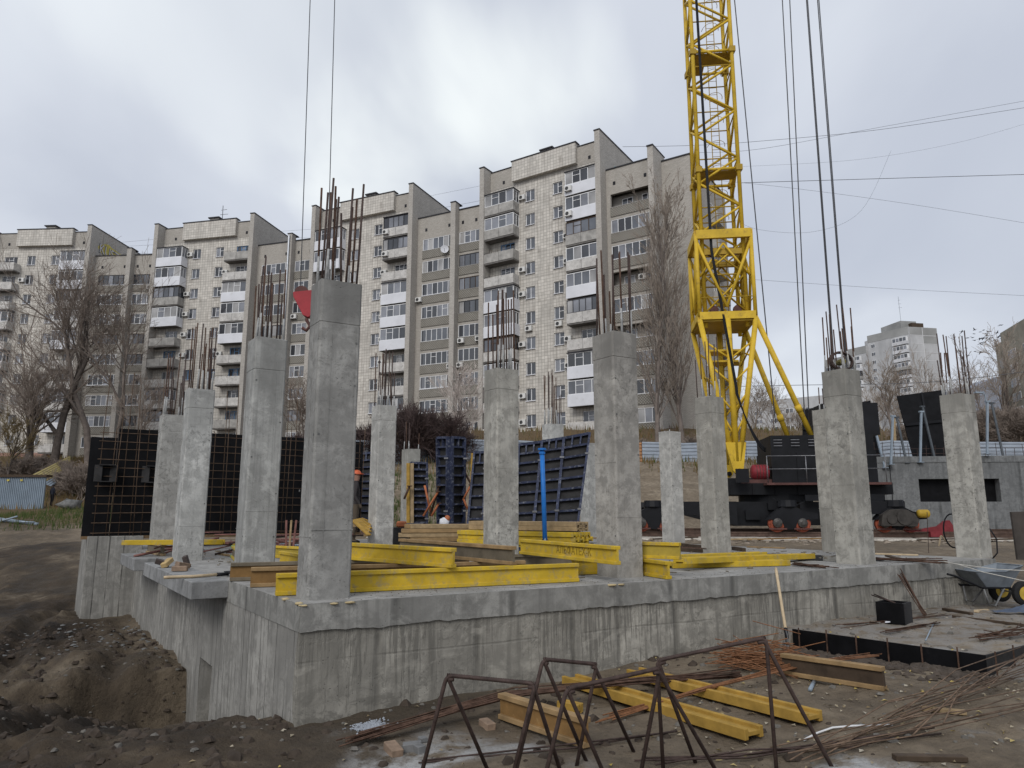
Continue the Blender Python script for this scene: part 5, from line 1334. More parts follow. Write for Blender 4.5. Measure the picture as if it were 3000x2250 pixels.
# stacks further in
sd = Vector((.80, -.60)); sn = Vector((.60, .80))
for lay in range(5):
    for k in range(5):
        p = Vector((-1.02, 14.42)) + sn * (k * .105 + (.03 if lay % 2 else 0)); e_ = p + sd * (2.65 + rm.uniform(-.06, .06))
        beam((p.x, p.y, SZ + .004 + lay * .082), (e_.x, e_.y, SZ + .004 + lay * .082), 'yellow beam lying flat in the %s layer of the stack left of the middle column' % ['lowest', 'second', 'third', 'fourth', 'uppermost'][lay], BYEL if rm.random() < .7 else BFADE, BYEL, flat=True, group='yellow beams stacked left of the middle column')
for lay in range(2):
    for k in range(3):
        p = Vector((-.8, 14.5)) + sn * (k * .11); e_ = p + sd * 2.5
        beam((p.x, p.y, SZ + .43 + lay * .082), (e_.x, e_.y, SZ + .43 + lay * .082), 'pale timber beam in the %s layer on the yellow stack below the blue wall forms' % ['lower', 'upper'][lay], TIMB, TIMB, flat=True, group='pale beams on top of the yellow stack')
for lay in range(6):
    for k in range(2):
        x0_, x1_ = -2.15 + rm.uniform(-.15, .25), .3
        yy = 14.7 + k * .22
        yy += rm.uniform(-.04, .04)
        beam((x0_, yy, SZ + .01 + lay * .086), (x1_, yy + .5, SZ + .01 + lay * .086), 'brown plank beam in layer %s from the ground, stack behind the mottled column' % ['one', 'two', 'three', 'four', 'five', 'six', 'seven', 'eight'][lay], [BBRF, TIMB, BFADE][(lay + k) % 3], [BBRF, TIMB][(lay + k) % 2], flat=True, group='plank beams stacked behind the mottled column')
# wooden pallet deck leaning left of the stack
pal = thing('timber_pallet', 'slatted yellow timber pallet leaning behind the corner column', 'pallet', (-3.4, 15.6, SZ))
pq = P4((1034, 1524, 14.6), (1082, 1568, 14.3), (1090, 1530, 15.4), (1060, 1518, 15.4))
for k in range(5):
    f = k / 4
    b = MB(); b.bar(pq[0].lerp(pq[3], f), pq[1].lerp(pq[2], f), .10, .022); b.build('slat', TIMY, pal)
for f in (.15, .8):
    b = MB(); b.bar(pq[0].lerp(pq[1], f) - Vector((0, 0, .05)), pq[3].lerp(pq[2], f) - Vector((0, 0, .05)), .09, .07); b.build('bearer', TIMB, pal)
# dark work box with tools on it
wb = thing('work_bench', 'low dark bench of blocks behind the pale slim column', 'bench', (-1.9, 16.5, SZ))
b = MB(); b.box(-2.75, 16.2, SZ, -1.95, 16.8, SZ + .42); b.build('block', PLY, wb); b = MB(); b.box(-1.94, 16.2, SZ, -1.30, 16.8, SZ + .42); b.build('block', PLY, wb)
t = thing('chain_saw', 'orange saw lying on the dark bench', 'saw', (-2.5, 16.4, SZ + .42)); b = MB(); b.box(-2.6, 16.35, SZ + .424, -2.38, 16.5, SZ + .56); b.build('body', ORNG, t, bevel=.03); b = MB(); b.box(-2.38, 16.4, SZ + .46, -2.0, 16.42, SZ + .52); b.build('blade', STEEL, t)
t = thing('rag_bundle', 'white and orange rag bundle at the right end of the bench', 'rags', (-1.5, 16.4, SZ + .42)); blob((-1.52, 16.4, SZ + .52), .12, 1, 1.1, 3).build('rag', WPAN, t, True); blob((-1.45, 16.38, SZ + .62), .06, 1, 1.2, 5).build('rag', ORNG, t, True)
# blue panels lying on the slab
for k, (c, s_, lab_) in enumerate((((-1.2, 12.4), (1.0, .42), 'blue panel lying flat behind the grey beam'), ((-2.1, 13.1), (.8, .4), 'blue-white panel lying flat right of the pale slim column'), ((-.4, 12.9), (.6, .4), 'blue panel lying flat left of the mottled column foot'))):
    t = thing('steel_form', lab_, 'formwork panel', (c[0], c[1], SZ), group='blue formwork panels lying on the slab')
    b = MB(); b.box(c[0] - s_[0], c[1] - s_[1], SZ + .06, c[0] + s_[0], c[1] + s_[1], SZ + .075); b.build('plywood', PLY, t)
    for f in (-1, 1): b = MB(); b.box(c[0] - s_[0], c[1] + f * s_[1] - .03, SZ + .03 + k * .001, c[0] + s_[0], c[1] + f * s_[1] + .03, SZ + .14); b.build('side_rail', BLUE, t)
    for j in range(5): x = c[0] - s_[0] + (j + .5) / 5 * 2 * s_[0]; b = MB(); b.box(x - .03, c[1] - s_[1] + .03, SZ + .076, x + .03, c[1] + s_[1] - .03, SZ + .135); b.build('rib', BLUE, t)
# heap of rusty props
hp_ = thing('prop_heap', 'heap of reddish steel props and sticks between the left columns', 'heap', (-4.6, 13.6, SZ))
PINKR = simple('pinkish_rusty_tube', (.21, .10, .085), .7, .35, 6, 0, .1)
for k in range(58):
    c = Vector((rm.uniform(-6.3, -3.2), rm.uniform(13.2, 14.8), SZ + .04 + rm.random() ** 2 * .34)); a = rm.uniform(0, math.pi); L_ = rm.uniform(.3, .75); dz = rm.uniform(-.12, .16)
    b = MB(); b.tube([c - Vector((math.cos(a) * L_, math.sin(a) * L_, min(dz, c.z - SZ - .02))), c + Vector((math.cos(a) * L_, math.sin(a) * L_, abs(dz)))], rm.choice((.014, .02, .024)), 5); b.build('prop_tube', rm.choice((PINKR, PINKR, RUSTD, GREYB)), hp_, True)
for k in range(3):
    b = MB(); p = Vector((-4.1 + k * .06, 13.3, SZ)); b.tube([p, p + Vector((.03 * k - .02, 0, .62))], .02, 5); b.build('upright_stick', TIMB if k == 1 else PINKR, hp_)
# bricks on the balcony slab
BRK = simple('old_brick', (.24, .17, .12), .85, .3, 12, 0, .2); BRK2 = simple('sooty_brick', (.07, .055, .05), .85, .3, 12, 0, .2); BRK3 = simple('yellow_wood_block', (.42, .30, .14), .8, .2, 10)
for (x, y, yaw, til, m_, lab_) in ((4.62, 1, .5, .3, BRK2, 'dark wood block tipped on the left balcony slab, leftmost'), (4.62, 0, 1.5, -.4, BRK3, 'yellow-sided wood block beside the leftmost dark one'), (3.95, 0, .2, 0, BRK, 'brown block lying flat nearest the slab edge'), (3.9, 1, 1.1, .2, BRK, 'brown block leaning on the flat one'), (3.8, 2, .8, 1.2, BRK2, 'dark block standing upright with a yellow top')):
    px = {4.62: 475, 3.95: 527, 3.9: 535, 3.8: 546}[x] + (14 if (x == 4.62 and y == 0) else 0)
    py = {4.62: 1657, 3.95: 1668, 3.9: 1664, 3.8: 1656}[x]
    p = at(px, py, SZ + .03)
    o = MB().obox((0, 0, 0), (.095, 0, 0), (0, .045, 0), (0, 0, .032)).build('wood_block', m_, bevel=.006)
    o.location = (p.x, p.y, SZ + .04 + (.03 if til else 0)); o.rotation_euler = (til * .5, til, yaw)
    tag(o, lab_, 'block', 'wood blocks on the balcony slab')

# ------------------------------------------------------------------ shovels
def shovel(a, b_, label, blade=None, up=Vector((0, 0, 1)), bw=.11, bl_=.28, bm=None):
    """a = end of the handle, b_ = where the blade starts, blade goes on to tip"""
    t = thing('shovel', label, 'shovel', b_)
    d = (b_ - a).normalized(); L_ = (b_ - a).length
    m_ = MB(); m_.tube([a, a + d * .05, a + d * L_ * .5 + Vector((0, 0, -.006)), b_], [.017, .019, .018, .018], 8); m_.build('handle', TIMH, t, True)
    m_ = MB(); m_.tube([b_ - d * .02, b_ + d * .12], [.023, .02], 8); m_.build('socket', BLK, t, True)
    s = d.cross(up).normalized(); n = s.cross(d).normalized(); q0 = b_ + d * .1; tip = q0 + d * bl_
    m_ = MB(); top_, k = [], 6
    rows_ = []
    for i in range(k + 1):
        f = i / k; w = bw * (1 if f < .6 else max(.12, 1 - ((f - .6) / .4) ** 2 * .9)); p = q0 + d * bl_ * f
        rows_.append([p + s * w * j + n * (.028 * j * j) for j in (-1, -.5, 0, .5, 1)])
    for i in range(k):
        for j in range(4): m_.face(rows_[i][j], rows_[i][j + 1], rows_[i + 1][j + 1], rows_[i + 1][j])
    o = m_.build('blade', bm or STEELG, t, True); sm_ = o.modifiers.new('thick', 'SOLIDIFY'); sm_.thickness = .004
    return t
TIMH = simple('pale_shovel_handle', (.50, .39, .25), .6, .15, 12); STEELG = simple('cement_caked_steel', (.18, .18, .178), .7, .25, 10, .2, .1)
q_ = onwall(2273, 1665, (A0.x + NR.x * .05, A0.y + NR.y * .05), DR); q2 = at(2303, 1862, -1.40)
shovel(q_, Vector((q2.x, q2.y, -1.34)), 'shovel with a long pale handle leaning upright against the wall', up=Vector((-1, 0, 0)), bl_=.28)
sa, sb = at(480, 1692, SZ + .03), at(640, 1683, SZ + .03)
shovel(sa, sb, 'shovel lying on the balcony slab, its handle sticking out', bm=BLK)

# ------------------------------------------------------------------ black box, bars by the wall, wheelbarrow
def boxobj(p0, yaw, L_, Wd, H, th, label):
    t = thing('plywood_box', label, 'box', p0, yaw)
    def pp(x0, y0, z0, x1, y1, z1, n, m_): b = MB(); b.box(x0, y0, z0, x1, y1, z1); me = b.mesh(n, m_); o = bpy.data.objects.new(n, me); COL.objects.link(o); o.parent = t; return o
    pp(0, 0, 0, L_, th, H, 'side_board', BLACK); pp(0, Wd - th, 0, L_, Wd, H, 'side_board', BLACK)
    pp(0, th + .001, 0, th, Wd - th - .001, H - .002, 'end_board', BLACK); pp(L_ - th, th + .001, 0, L_ + .004, Wd - th - .001, H + .003, 'end_board', PLY); pp(th, th, .01, L_ - th, Wd - th, .03, 'bottom_board', BLACK)
    return t
p = at(2569, 1820, -1.42); p_ = at(2636, 1827, -1.42)
boxobj((p.x, p.y, -1.43), math.atan2(p_.y - p.y, p_.x - p.x), .34, .30, .26, .018, 'open black plywood box on the ground against the wall')
lb = thing('leaning_bars', 'bundle of thin rusty bars leaning against the wall beside the black box', 'bars', at(2711, 1808, -1.42))
tp = onwall(2640, 1668, (A0.x + NR.x * .04, A0.y + NR.y * .04), DR)
for k in range(7):
    ft_ = at(2708 + k * 1.2 + rm.uniform(-2, 2), 1806 - k, -1.43)
    b = MB(); b.tube([ft_, tp + DR.to_3d() * (rm.uniform(-.10, .02)) + Vector((0, 0, rm.uniform(-.08, .02)))], .007, 5); b.build('bar', RUST, lb, True)
for k, (x0, y0, x1, y1) in enumerate(((2554, 1743, 2618, 1763), (2562, 1741, 2622, 1764))):
    o = MB(); a_ = onwall(x0, y0, (A0.x + NR.x * .05, A0.y + NR.y * .05), DR); b_ = at(x1, y1 + 2, -1.18)
    o.tube([a_, b_], .009, 5); o = o.build('loose_stick', RUSTD, None, True); tag(o, 'thin dark stick propped over the black box, %s' % ('upper' if k else 'lower'), 'stick')
wbp = at(2860, 1768, -1.40)
WB = thing('wheelbarrow', 'two-wheeled grey wheelbarrow with yellow wheel rims at the right edge', 'wheelbarrow', (wbp.x, wbp.y, -1.41), R(6))
TRAY = simple('galvanised_tray', (.20, .225, .25), .55, .25, 5, .3, .1, ((.34, .34, .33), .6)); TYRE = simple('black_tyre', (.018, .018, .018), .8, .2, 8); RIMY = simple('yellow_rim', (.50, .34, .05), .5, .2, 8)
def lp(name, mat, fn, smooth=False, par=None):
    b = MB(); fn(b); me = b.mesh(name, mat, smooth); o = bpy.data.objects.new(name, me); COL.objects.link(o); o.parent = par or WB; return o
top = [(-.16, -.26, .50), (.30, -.29, .50), (.62, -.25, .58), (.62, .25, .58), (.30, .29, .50), (-.16, .26, .50)]
bot = [(.06, -.17, .27), (.28, -.19, .27), (.46, -.16, .27), (.46, .16, .27), (.28, .19, .27), (.06, .17, .27)]
def tray(b):
    for i in range(6):
        j = (i + 1) % 6; b.face(bot[i], bot[j], top[j], top[i])
    b.face(*bot)
tr = lp('tray', TRAY, tray); mo = tr.modifiers.new('thick', 'SOLIDIFY'); mo.thickness = .006
lp('tray_rim', TRAY, lambda b: b.tube([Vector(q) for q in top + [top[0]]], .011, 6), True)
for s in (-1, 1):
    lp('handle', BLK, lambda b: b.tube([(-.62, s * .27, .47), (-.5, s * .27, .44), (-.05, s * .22, .26), (.42, s * .17, .25), (.58, s * .19, .20)], .016, 7), True)
    lp('leg', STEELG, lambda b: b.tube([(-.02, s * .21, .25), (.02, s * .23, .03), (.12, s * .23, .005), (.34, s * .18, .25)], .014, 6), True)
    wh = lp('wheel', TYRE, lambda b: b.tube([(.60, s * .23 - .045, .175), (.60, s * .23 - .03, .175), (.60, s * .23 + .03, .175), (.60, s * .23 + .045, .175)], [.14, .175, .175, .14], 20))
    lp('rim', RIMY, lambda b: b.disc((.60, s * .23, .175), (0, 1, 0), .105, .10, 18), par=wh); lp('hub', STEELG, lambda b: b.disc((.60, s * .23, .175), (0, 1, 0), .035, .12, 10), par=wh)
lp('axle', STEELG, lambda b: b.tube([(.60, -.23, .175), (.60, .23, .175)], .012, 6))
lp('cement_load', C_SLAB, lambda b: b.face(*[Vector(q) * .8 + Vector(t_) * .2 for q, t_ in zip(bot, top)]))
WB.scale = (1.02, 1.02, 1.02)
tarp = MB(); tc_ = at(2968, 1790, -1.40)
nx_, ny_ = 26, 16
for j in range(ny_ + 1):
    for i in range(nx_ + 1):
        u, v_ = i / nx_, j / ny_
        zz = .012 + .32 * max(0, u - .2) * (1 - (2 * v_ - 1) ** 2) * (1 + .8 * mnoise.noise(Vector((u * 6, v_ * 3, 2)))) + .03 * abs(mnoise.noise(Vector((u * 9 + v_ * 6, v_ * 4, 5))))
        tarp.v.append((tc_.x - .30 + u * 1.1, tc_.y - .1 - .1 * u + v_ * (.16 + .36 * u), -1.42 + zz))
for j in range(ny_):
    for i in range(nx_): a_ = j * (nx_ + 1) + i; tarp.f.append((a_, a_ + 1, a_ + nx_ + 2, a_ + nx_ + 1))
o = tarp.build('tarpaulin', simple('slate_blue_tarpaulin', (.075, .095, .135), .6, .2, 4, 0, .1), None, True); tag(o, 'crumpled slate-blue tarpaulin on the ground at the right edge', 'tarpaulin')
# light cords across the right end
CORD = simple('pale_cord', (.52, .50, .45), .8, .1, 9)
for k, (ps, lab_) in enumerate(((((2764, 1645, SZ + .02), (2800, 1652, SZ - .02), (2920, 1668, -.80), (3010, 1672, -.72)), 'upper pale cord running from the bar bundle past the wheelbarrow'), (((2764, 1645, SZ + .02), (2810, 1654, SZ - .02), (2880, 1676, -.86), (3010, 1704, -.85)), 'lower pale cord sagging over the wheelbarrow'))):
    b = MB(); b.tube([at(x, y, z) if i < 2 else atY(x, y, 11.3 - i * .3) for i, (x, y, z) in enumerate(ps)], .006, 5); o = b.build('cord', CORD, None, True); tag(o, lab_, 'cord')

# ------------------------------------------------------------------ low pad: black shuttering board with stakes, clods
sb_ = thing('shuttering_board', 'black board edging the low pad, held by stakes', 'board', (PADB[0].x, PADB[0].y, -1.65))
for i in range(2):
    a_, b_ = PADB[i], PADB[i + 1]; d_ = (b_ - a_).normalized(); n_ = Vector((d_.y, -d_.x))
    m_ = MB(); m_.prism([(a_.x, a_.y, -1.66), (b_.x, b_.y, -1.66), (b_.x + n_.x * -.02, b_.y - n_.y * .02, -1.66), (a_.x - n_.x * .02, a_.y - n_.y * .02, -1.66)], (0, 0, .245)); m_.build('board', BLACK if i == 0 else PLY, sb_)
    for k in range(6 if i == 0 else 3):
        p = a_.lerp(b_, (k + .3) / (6 if i == 0 else 3)) + n_ * -.035 * (-1); m_ = MB(); m_.tube([(p.x, p.y, -1.75), (p.x, p.y, -1.385 + .02 * (k % 2))], .008, 5); m_.build('stake', RUST, sb_)
def scatter(name, label, cat, n, fn, mat, seed, kind='stuff'):
    rg = random.Random(seed); mb = MB()
    for i in range(n): fn(mb, rg, i)
    o = mb.build(name, mat); tag(o, label, cat, kind=kind); return o
def rock(mb, c, r, rg, flat=.6):
    n = len(mb.v); rot = rg.uniform(0, 6.28); cs, sn_ = math.cos(rot), math.sin(rot)
    P = [(1, 0, 0), (.5, .87, 0), (-.5, .87, 0), (-1, 0, 0), (-.5, -.87, 0), (.5, -.87, 0)]
    for (x, y, z) in P: k = r * rg.uniform(.7, 1.2); mb.v.append((c[0] + x * k, c[1] + y * k, c[2] + rg.uniform(-.1, .25) * r))
    for a in (1.05, 3.14, 5.24): k = r * rg.uniform(.4, .75); mb.v.append((c[0] + math.cos(a) * k, c[1] + math.sin(a) * k, c[2] + r * flat * rg.uniform(.6, 1.1)))
    for i in range(6): mb.f.append((n + i, n + (i + 1) % 6, n + 6 + (i // 2)))
    for i in range(3): mb.f.append((n + 6 + i, n + (i * 2 + 2) % 6, n + 6 + (i + 1) % 3))
    mb.f.append((n + 6, n + 7, n + 8))
    for i in range(n, len(mb.v)):
        x, y, z = mb.v[i]; dx, dy = x - c[0], y - c[1]; mb.v[i] = (c[0] + dx * cs - dy * sn_, c[1] + dx * sn_ + dy * cs, z)
CLOD = simple('damp_soil_clods', (.075, .06, .048), .95, .35, 9, 0, .4)
def clod(mb, rg, i):
    t_ = rg.random(); p = PADB[0].lerp(PADB[1], t_); d_ = (PADB[1] - PADB[0]).normalized(); n_ = Vector((d_.y, -d_.x)); n_ = n_ if n_.y < 0 else -n_
    p = p + n_ * abs(rg.gauss(.06, .17)) + d_ * rg.uniform(-.05, .05)
    z = gq(p.x, p.y); rock(mb, (p.x, p.y, z), rg.uniform(.015, .075), rg, .65)
scatter('soil_clods', 'heaped dark soil clods along the black board', 'soil clods', 520, clod, CLOD, 3)
# ------------------------------------------------------------------ foreground: beams on the ground
def gp(x, y, dz=0.0):                             # point of the uneven ground seen at a pixel
    z = -1.65
    for _ in range(6):
        p = at(x, y, z); z = gq(p.x, p.y)
    return Vector((p.x, p.y, z + dz))
beam(gp(1670, 2008, .02), gp(2212, 2178, .03), 'yellow beam lying flat on the ground, nearest behind the bent bar trestles', TIMY, TIMY, flat=True, group='beams on the ground')
beam(gp(1858, 1988, .02), gp(2388, 2126, .02), 'long yellow beam lying flat on the ground behind the nearest one', TIMY, TIMY, flat=True, group='beams on the ground')
beam(gp(1470, 2108, .01), gp(1722, 2196, .01), 'brown beam standing upright on the ground left of the yellow ones', BBRN, BBRF, group='beams on the ground')
beam(gp(2297, 1976, .0), gp(2595, 2024, .0), 'brown beam with a dark web on the ground right of the wire heap', BDRK, BBRF, group='beams on the ground')
beam(gp(1640, 2078, .0), gp(1700, 2092, .0), 'short yellow timber piece lying under the rebar bundle', TIMY, TIMY, flat=True, h=.1, group='beams on the ground')
# bent bar trestles (spacers for reinforcement)
def bend(pts, r=.03, n=4):
    out = [pts[0]]
    for i in range(1, len(pts) - 1):
        p, a, b = pts[i], (pts[i - 1] - pts[i]), (pts[i + 1] - pts[i])
        ra = min(r, a.length * .4); rb = min(r, b.length * .4); a.normalize(); b.normalize()
        for k in range(n + 1):
            t = k / n; out.append((p + a * ra) * (1 - t) ** 2 + p * 2 * t * (1 - t) + (p + b * rb) * t * t)
    return out + [pts[-1]]
def trestle(tl, tr, Y, l1, l2, r1, r2, label, zb=-1.72):
    """tl, tr: pixels of the top bar ends at depth Y; l1.. pixels where legs cross the lower picture, with depth"""
    TL, TR = atY(*tl, Y[0]), atY(*tr, Y[1])
    t = thing('rebar_trestle', label, 'trestle', Vector(((TL.x + TR.x) / 2, (TL.y + TR.y) / 2, zb)), group='bent bar trestles in the foreground')
    def foot(px, Yf): p = atY(px[0], px[1], Yf); return p
    def leg(T, px, Yf):
        q_ = atY(px[0], px[1], Yf); d = q_ - T
        return T + d * ((zb - T.z) / d.z)
    A, B_, C, D = leg(TL, l1[:2], l1[2]), leg(TL, l2[:2], l2[2]), leg(TR, r1[:2], r1[2]), leg(TR, r2[:2], r2[2])
    o = MB(); o.tube(bend([A, TL, TR, C], .045), .013, 8); o.build('bent_bar', RUSTD, t, True)
    dn = Vector((0, 0, -.022)) + (TR - TL).normalized() * .012
    o = MB(); o.tube(bend([B_, TL + dn, TL + dn + (B_ - A) * .0 + (TR - TL) * .06], .02), .013, 8); o.build('leg_bar', RUSTD, t, True)
    dn2 = Vector((0, 0, -.022)) - (TR - TL).normalized() * .012
    o = MB(); o.tube(bend([D, TR + dn2, TR + dn2 - (TR - TL) * .06], .02), .013, 8); o.build('leg_bar', RUSTD, t, True)
    for a_, b_ in ((A, C), (B_, D)):
        o = MB(); z_ = Vector((0, 0, .02)); ext = (b_ - a_) * .08; o.tube([a_ - ext + z_, b_ + ext + z_], .012, 6); o.build('foot_bar', RUSTD, t, True)
    # bar ribs
    L_ = (TR - TL).length; nr = int(L_ / .011)
    o = MB(); d = (TR - TL).normalized()
    for k in range(nr): c = TL.lerp(TR, (k + .5) / nr); o.tube([c - d * .0016, c + d * .0016], .0148, 6)
    tag(o.build('bar_ribs', RUSTD, t), kind='stuff')
    return t
trestle((1309, 1978), (1569, 2003), (4.75, 4.6), (1239, 2250, 4.75), (1424, 2245, 4.95), (1508, 2250, 4.6), (1640, 2248, 4.85), 'leftmost rusty bent bar trestle in the foreground')
trestle((1591, 1931), (1748, 1946), (5.0, 5.15), (1515, 2245, 4.9), (1725, 2248, 5.25), (1690, 2240, 5.15), (1873, 2240, 5.45), 'small rusty bar trestle second from the left, in the middle')
trestle((1660, 2018), (1935, 1957), (4.5, 4.75), (1603, 2250, 4.45), (1762, 2250, 4.6), (1882, 2240, 4.85), (2092, 2245, 4.95), 'low front rusty bar trestle with a rising top bar')
trestle((1925, 1935), (2244, 1868), (5.0, 5.05), (1942, 2235, 5.1), (2036, 2230, 5.2), (2274, 2245, 5.0), (2440, 2250, 4.95), 'largest rusty bar trestle at right, tall right leg')
# bundles of long bars
RUSTP = simple('pale_rusty_bar', (.15, .105, .075), .85, .45, 9, 0, .1, None, .1)
def bundle(ends, n, label, mat, r=.006, spread=.05, lift=.03, seed=1, sag=.0, group='long rusty bars on the ground'):
    """ends: pixels through which the bundle runs over the ground"""
    rg = random.Random(seed); pts = [gp(x, y, lift if len(e_) < 1 else e_[0]) for x, y, *e_ in ends]
    t = thing('rebar_bundle', label, 'rebar', pts[0], group=group)
    for k in range(n):
        off = [Vector((rg.gauss(0, spread), rg.gauss(0, spread), abs(rg.gauss(0, spread * .5)))) for _ in pts]
        e0, e1 = rg.uniform(-.12, .12), rg.uniform(-.12, .12)
        pp = [p + o_ for p, o_ in zip(pts, off)]
        pp[0] = pp[0] + (pp[0] - pp[1]) * max(0, e0); pp[-1] = pp[-1] + (pp[-1] - pp[-2]) * max(0, e1)
        b = MB(); b.tube(pp, r, 5); b.build('bar', mat, t, True)
    return t
bundle([(1060, 2180, .04), (1500, 2088, .13), (1900, 2030, .10), (2160, 1998, .06)], 26, 'bundle of rusty bars crossing the foreground under the trestles', RUST, .006, .045, .05, 3)
bundle([(1790, 2118, .03), (2060, 2052, .08), (2340, 1980, .10), (2560, 1918, .14)], 9, 'loose bars rising to the right over the wire heap', RUSTB, .006, .03, .05, 4)
bundle([(2380, 2218, .02), (2700, 2120, .03), (3020, 2010, .06)], 7, 'thin rusty bars fanning out at the lower right', RUSTP, .005, .11, .03, 5)
bundle([(2320, 2232, .02), (2700, 2168, .03), (3030, 2086, .04)], 5, 'lowest rusty bars at the lower right edge', RUSTP, .005, .10, .03, 6)
bundle([(2640, 2140, .03), (2860, 2040, .08), (3030, 1960, .12)], 9, 'heap of rusty bars at the right edge before the pad', RUSTP, .005, .13, .05, 7)
bundle([(2480, 1836, .015), (2640, 1822, .015), (2760, 1806, .015)], 4, 'few thin bars on the pad before the black box', RUST, .005, .04, .02, 8)
bundle([(2600, 1860, .01), (2690, 1838, .01), (2740, 1828, .01)], 5, 'short rusty bars on the pad, centre', RUST, .006, .05, .02, 9)
bundle([(2880, 1880, .02), (2960, 1870, .03), (3020, 1862, .03)], 12, 'stack of rusty bars on the pad at the right edge', RUST, .006, .07, .04, 10)
bundle([(2712, 1876, .01), (2735, 1830, .01)], 1, 'single pipe end lying on the pad', GREYB, .008, .0, .01, 11)
bundle([(1250, 2242, .01), (1680, 2205, .02), (1980, 2160, .02)], 2, 'two thin bars along the bottom left of the trestles', RUSTD, .007, .03, .02, 12)
bundle([(1900, 2246, .01), (2200, 2228, .01), (2480, 2190, .01), (2760, 2150, .01)], 4, 'thin bars lying behind the largest trestle', RUSTD, .007, .05, .02, 13)
def slabbundle(a, b_, n, label, seed):
    rg = random.Random(seed); t = thing('rebar_bundle', label, 'rebar', a, group='rusty bars on the slab')
    for k in range(n):
        o1, o2 = Vector((rg.gauss(0, .05), rg.gauss(0, .05), abs(rg.gauss(0, .02)))), Vector((rg.gauss(0, .05), rg.gauss(0, .05), abs(rg.gauss(0, .02))))
        b = MB(); b.tube([a + o1, b_ + o2], .007, 5); b.build('bar', RUST, t, True)
slabbundle(at(2566, 1640, SZ + .02), at(2760, 1650, SZ + .02), 24, 'bundle of rusty bars at the slab edge between the last two columns', 4)
slabbundle(at(2330, 1656, SZ + .015), at(2424, 1664, SZ + .015), 10, 'short rusty bars lying left of the coil column foot', 5)
slabbundle(at(1890, 1598, SZ + .04), at(2060, 1612, SZ + .04), 7, 'rusty bars lying before the smallest column', 6)
for k, (x0, y0, x1, y1, lab_) in enumerate(((1890, 1604, 2056, 1614, 'dark steel angle lying before the smallest column, front one'), (1945, 1592, 2056, 1602, 'dark steel angle lying before the smallest column, back one'), (2148, 1606, 2180, 1611, 'short dark timber right of the crane-side column'))):
    o = MB(); o.bar(at(x0, y0, SZ + .035), at(x1, y1, SZ + .035), .07, .07); o = o.build('steel_angle', BDRK); tag(o, lab_, 'steel angle')
# bright wire heap
wh = gp(2230, 1965)
wp = thing('wire_heap', 'heap of bright rusty cut wire behind the largest trestle', 'wire heap', wh)
rg = random.Random(12)
for k in range(150):
    c = wh + Vector((rg.gauss(0, .17), rg.gauss(.08, .17), .03 + abs(rg.gauss(0, .10)))); a = rg.gauss(-.35, .45); L_ = rg.uniform(.15, .32); dz = rg.uniform(-.05, .05)
    d = Vector((math.cos(a), math.sin(a), 0)) * L_ + Vector((0, 0, dz)); p1, p2 = c - d, c + d
    p1.z = max(p1.z, wh.z + .01); p2.z = max(p2.z, wh.z + .01)
    b = MB(); b.tube([p1, p2], .0045, 4); b.build('wire', RUSTB, wp)
# white pipe curve, small pipe, round lid
WPIPE = simple('white_plastic_pipe', (.62, .62, .62), .4, .08, 5)
o = MB(); o.tube([gp(x, y, .015) for x, y in ((2355, 2175), (2395, 2155), (2440, 2138), (2500, 2133), (2615, 2130))], .008, 6); o = o.build('plastic_pipe', WPIPE, None, True); tag(o, 'thin white plastic pipe curving over the ground behind the tall trestle leg', 'pipe')
o = MB(); o.tube([gp(2374, 2028, .02), gp(2386, 2003, .02)], .018, 10); o = o.build('pipe_offcut', GREYB, None, True); tag(o, 'short grey pipe offcut before the dark-webbed beam', 'pipe')
# timber offcuts and planks on the ground
for (x0, y0, x1, y1, w_, m_, lab_) in ((2764, 1788, 2848, 1804, .05, BDRK, 'dark plank on the pad left of the tarpaulin'), (2860, 1795, 2892, 1790, .06, TIMH, 'flat pale board piece beside the tarpaulin'), (2790, 1810, 3000, 1832, .02, BDRK, 'thin dark lath on the pad before the tarpaulin'), (2700, 2082, 2832, 2096, .05, TIMB, 'muddy plank at the lower right among thin bars'), (2620, 2228, 2830, 2232, .06, BDRK, 'half buried plank at the bottom right'), (1140, 2190, 1165, 2220, .09, BRK, 'upright brown wood block under the rebar bundle'), (1415, 2122, 1440, 2140, .08, BRK, 'brown wood block at the left end of the brown beam'), (1180, 2200, 1235, 2194, .08, STEELG, 'flat grey slab piece left of the leftmost trestle'), (1228, 2176, 1248, 2172, .06, STEELG, 'small grey block left of the leftmost trestle leg'), (1217, 2207, 1240, 2200, .08, STEELG, 'grey cobble-like block beside the flat slab piece'), (2440, 1938, 2463, 1934, .03, WPIPE, 'pale wood chip between clods and beam')):
    a_, b_ = gp(x0, y0, .02), gp(x1, y1, .02)
    o = MB(); o.bar(a_, b_, w_, .035 if w_ < .08 else .06); o = o.build('timber_piece', m_, bevel=.004); tag(o, lab_, 'timber piece')
# cut ends of bags, paper
for (x, y, s_, lab_) in ((2540, 1820, .05, 'crumpled white paper left of the black box'), (2566, 1816, .05, 'torn pale scrap touching the black box corner'), (2600, 1828, .04, 'yellowish scrap before the black box'), (1166, 2133, .045, 'white plastic spatula on the soil near the wall')):
    c = gp(x, y, .015); o = MB(); o.face(c + Vector((-s_, -.02, 0)), c + Vector((s_ * .6, -.035, .012)), c + Vector((s_, .02, .025)), c + Vector((-s_ * .3, .035, .015))); o = o.build('scrap', WPAN); tag(o, lab_, 'scrap')

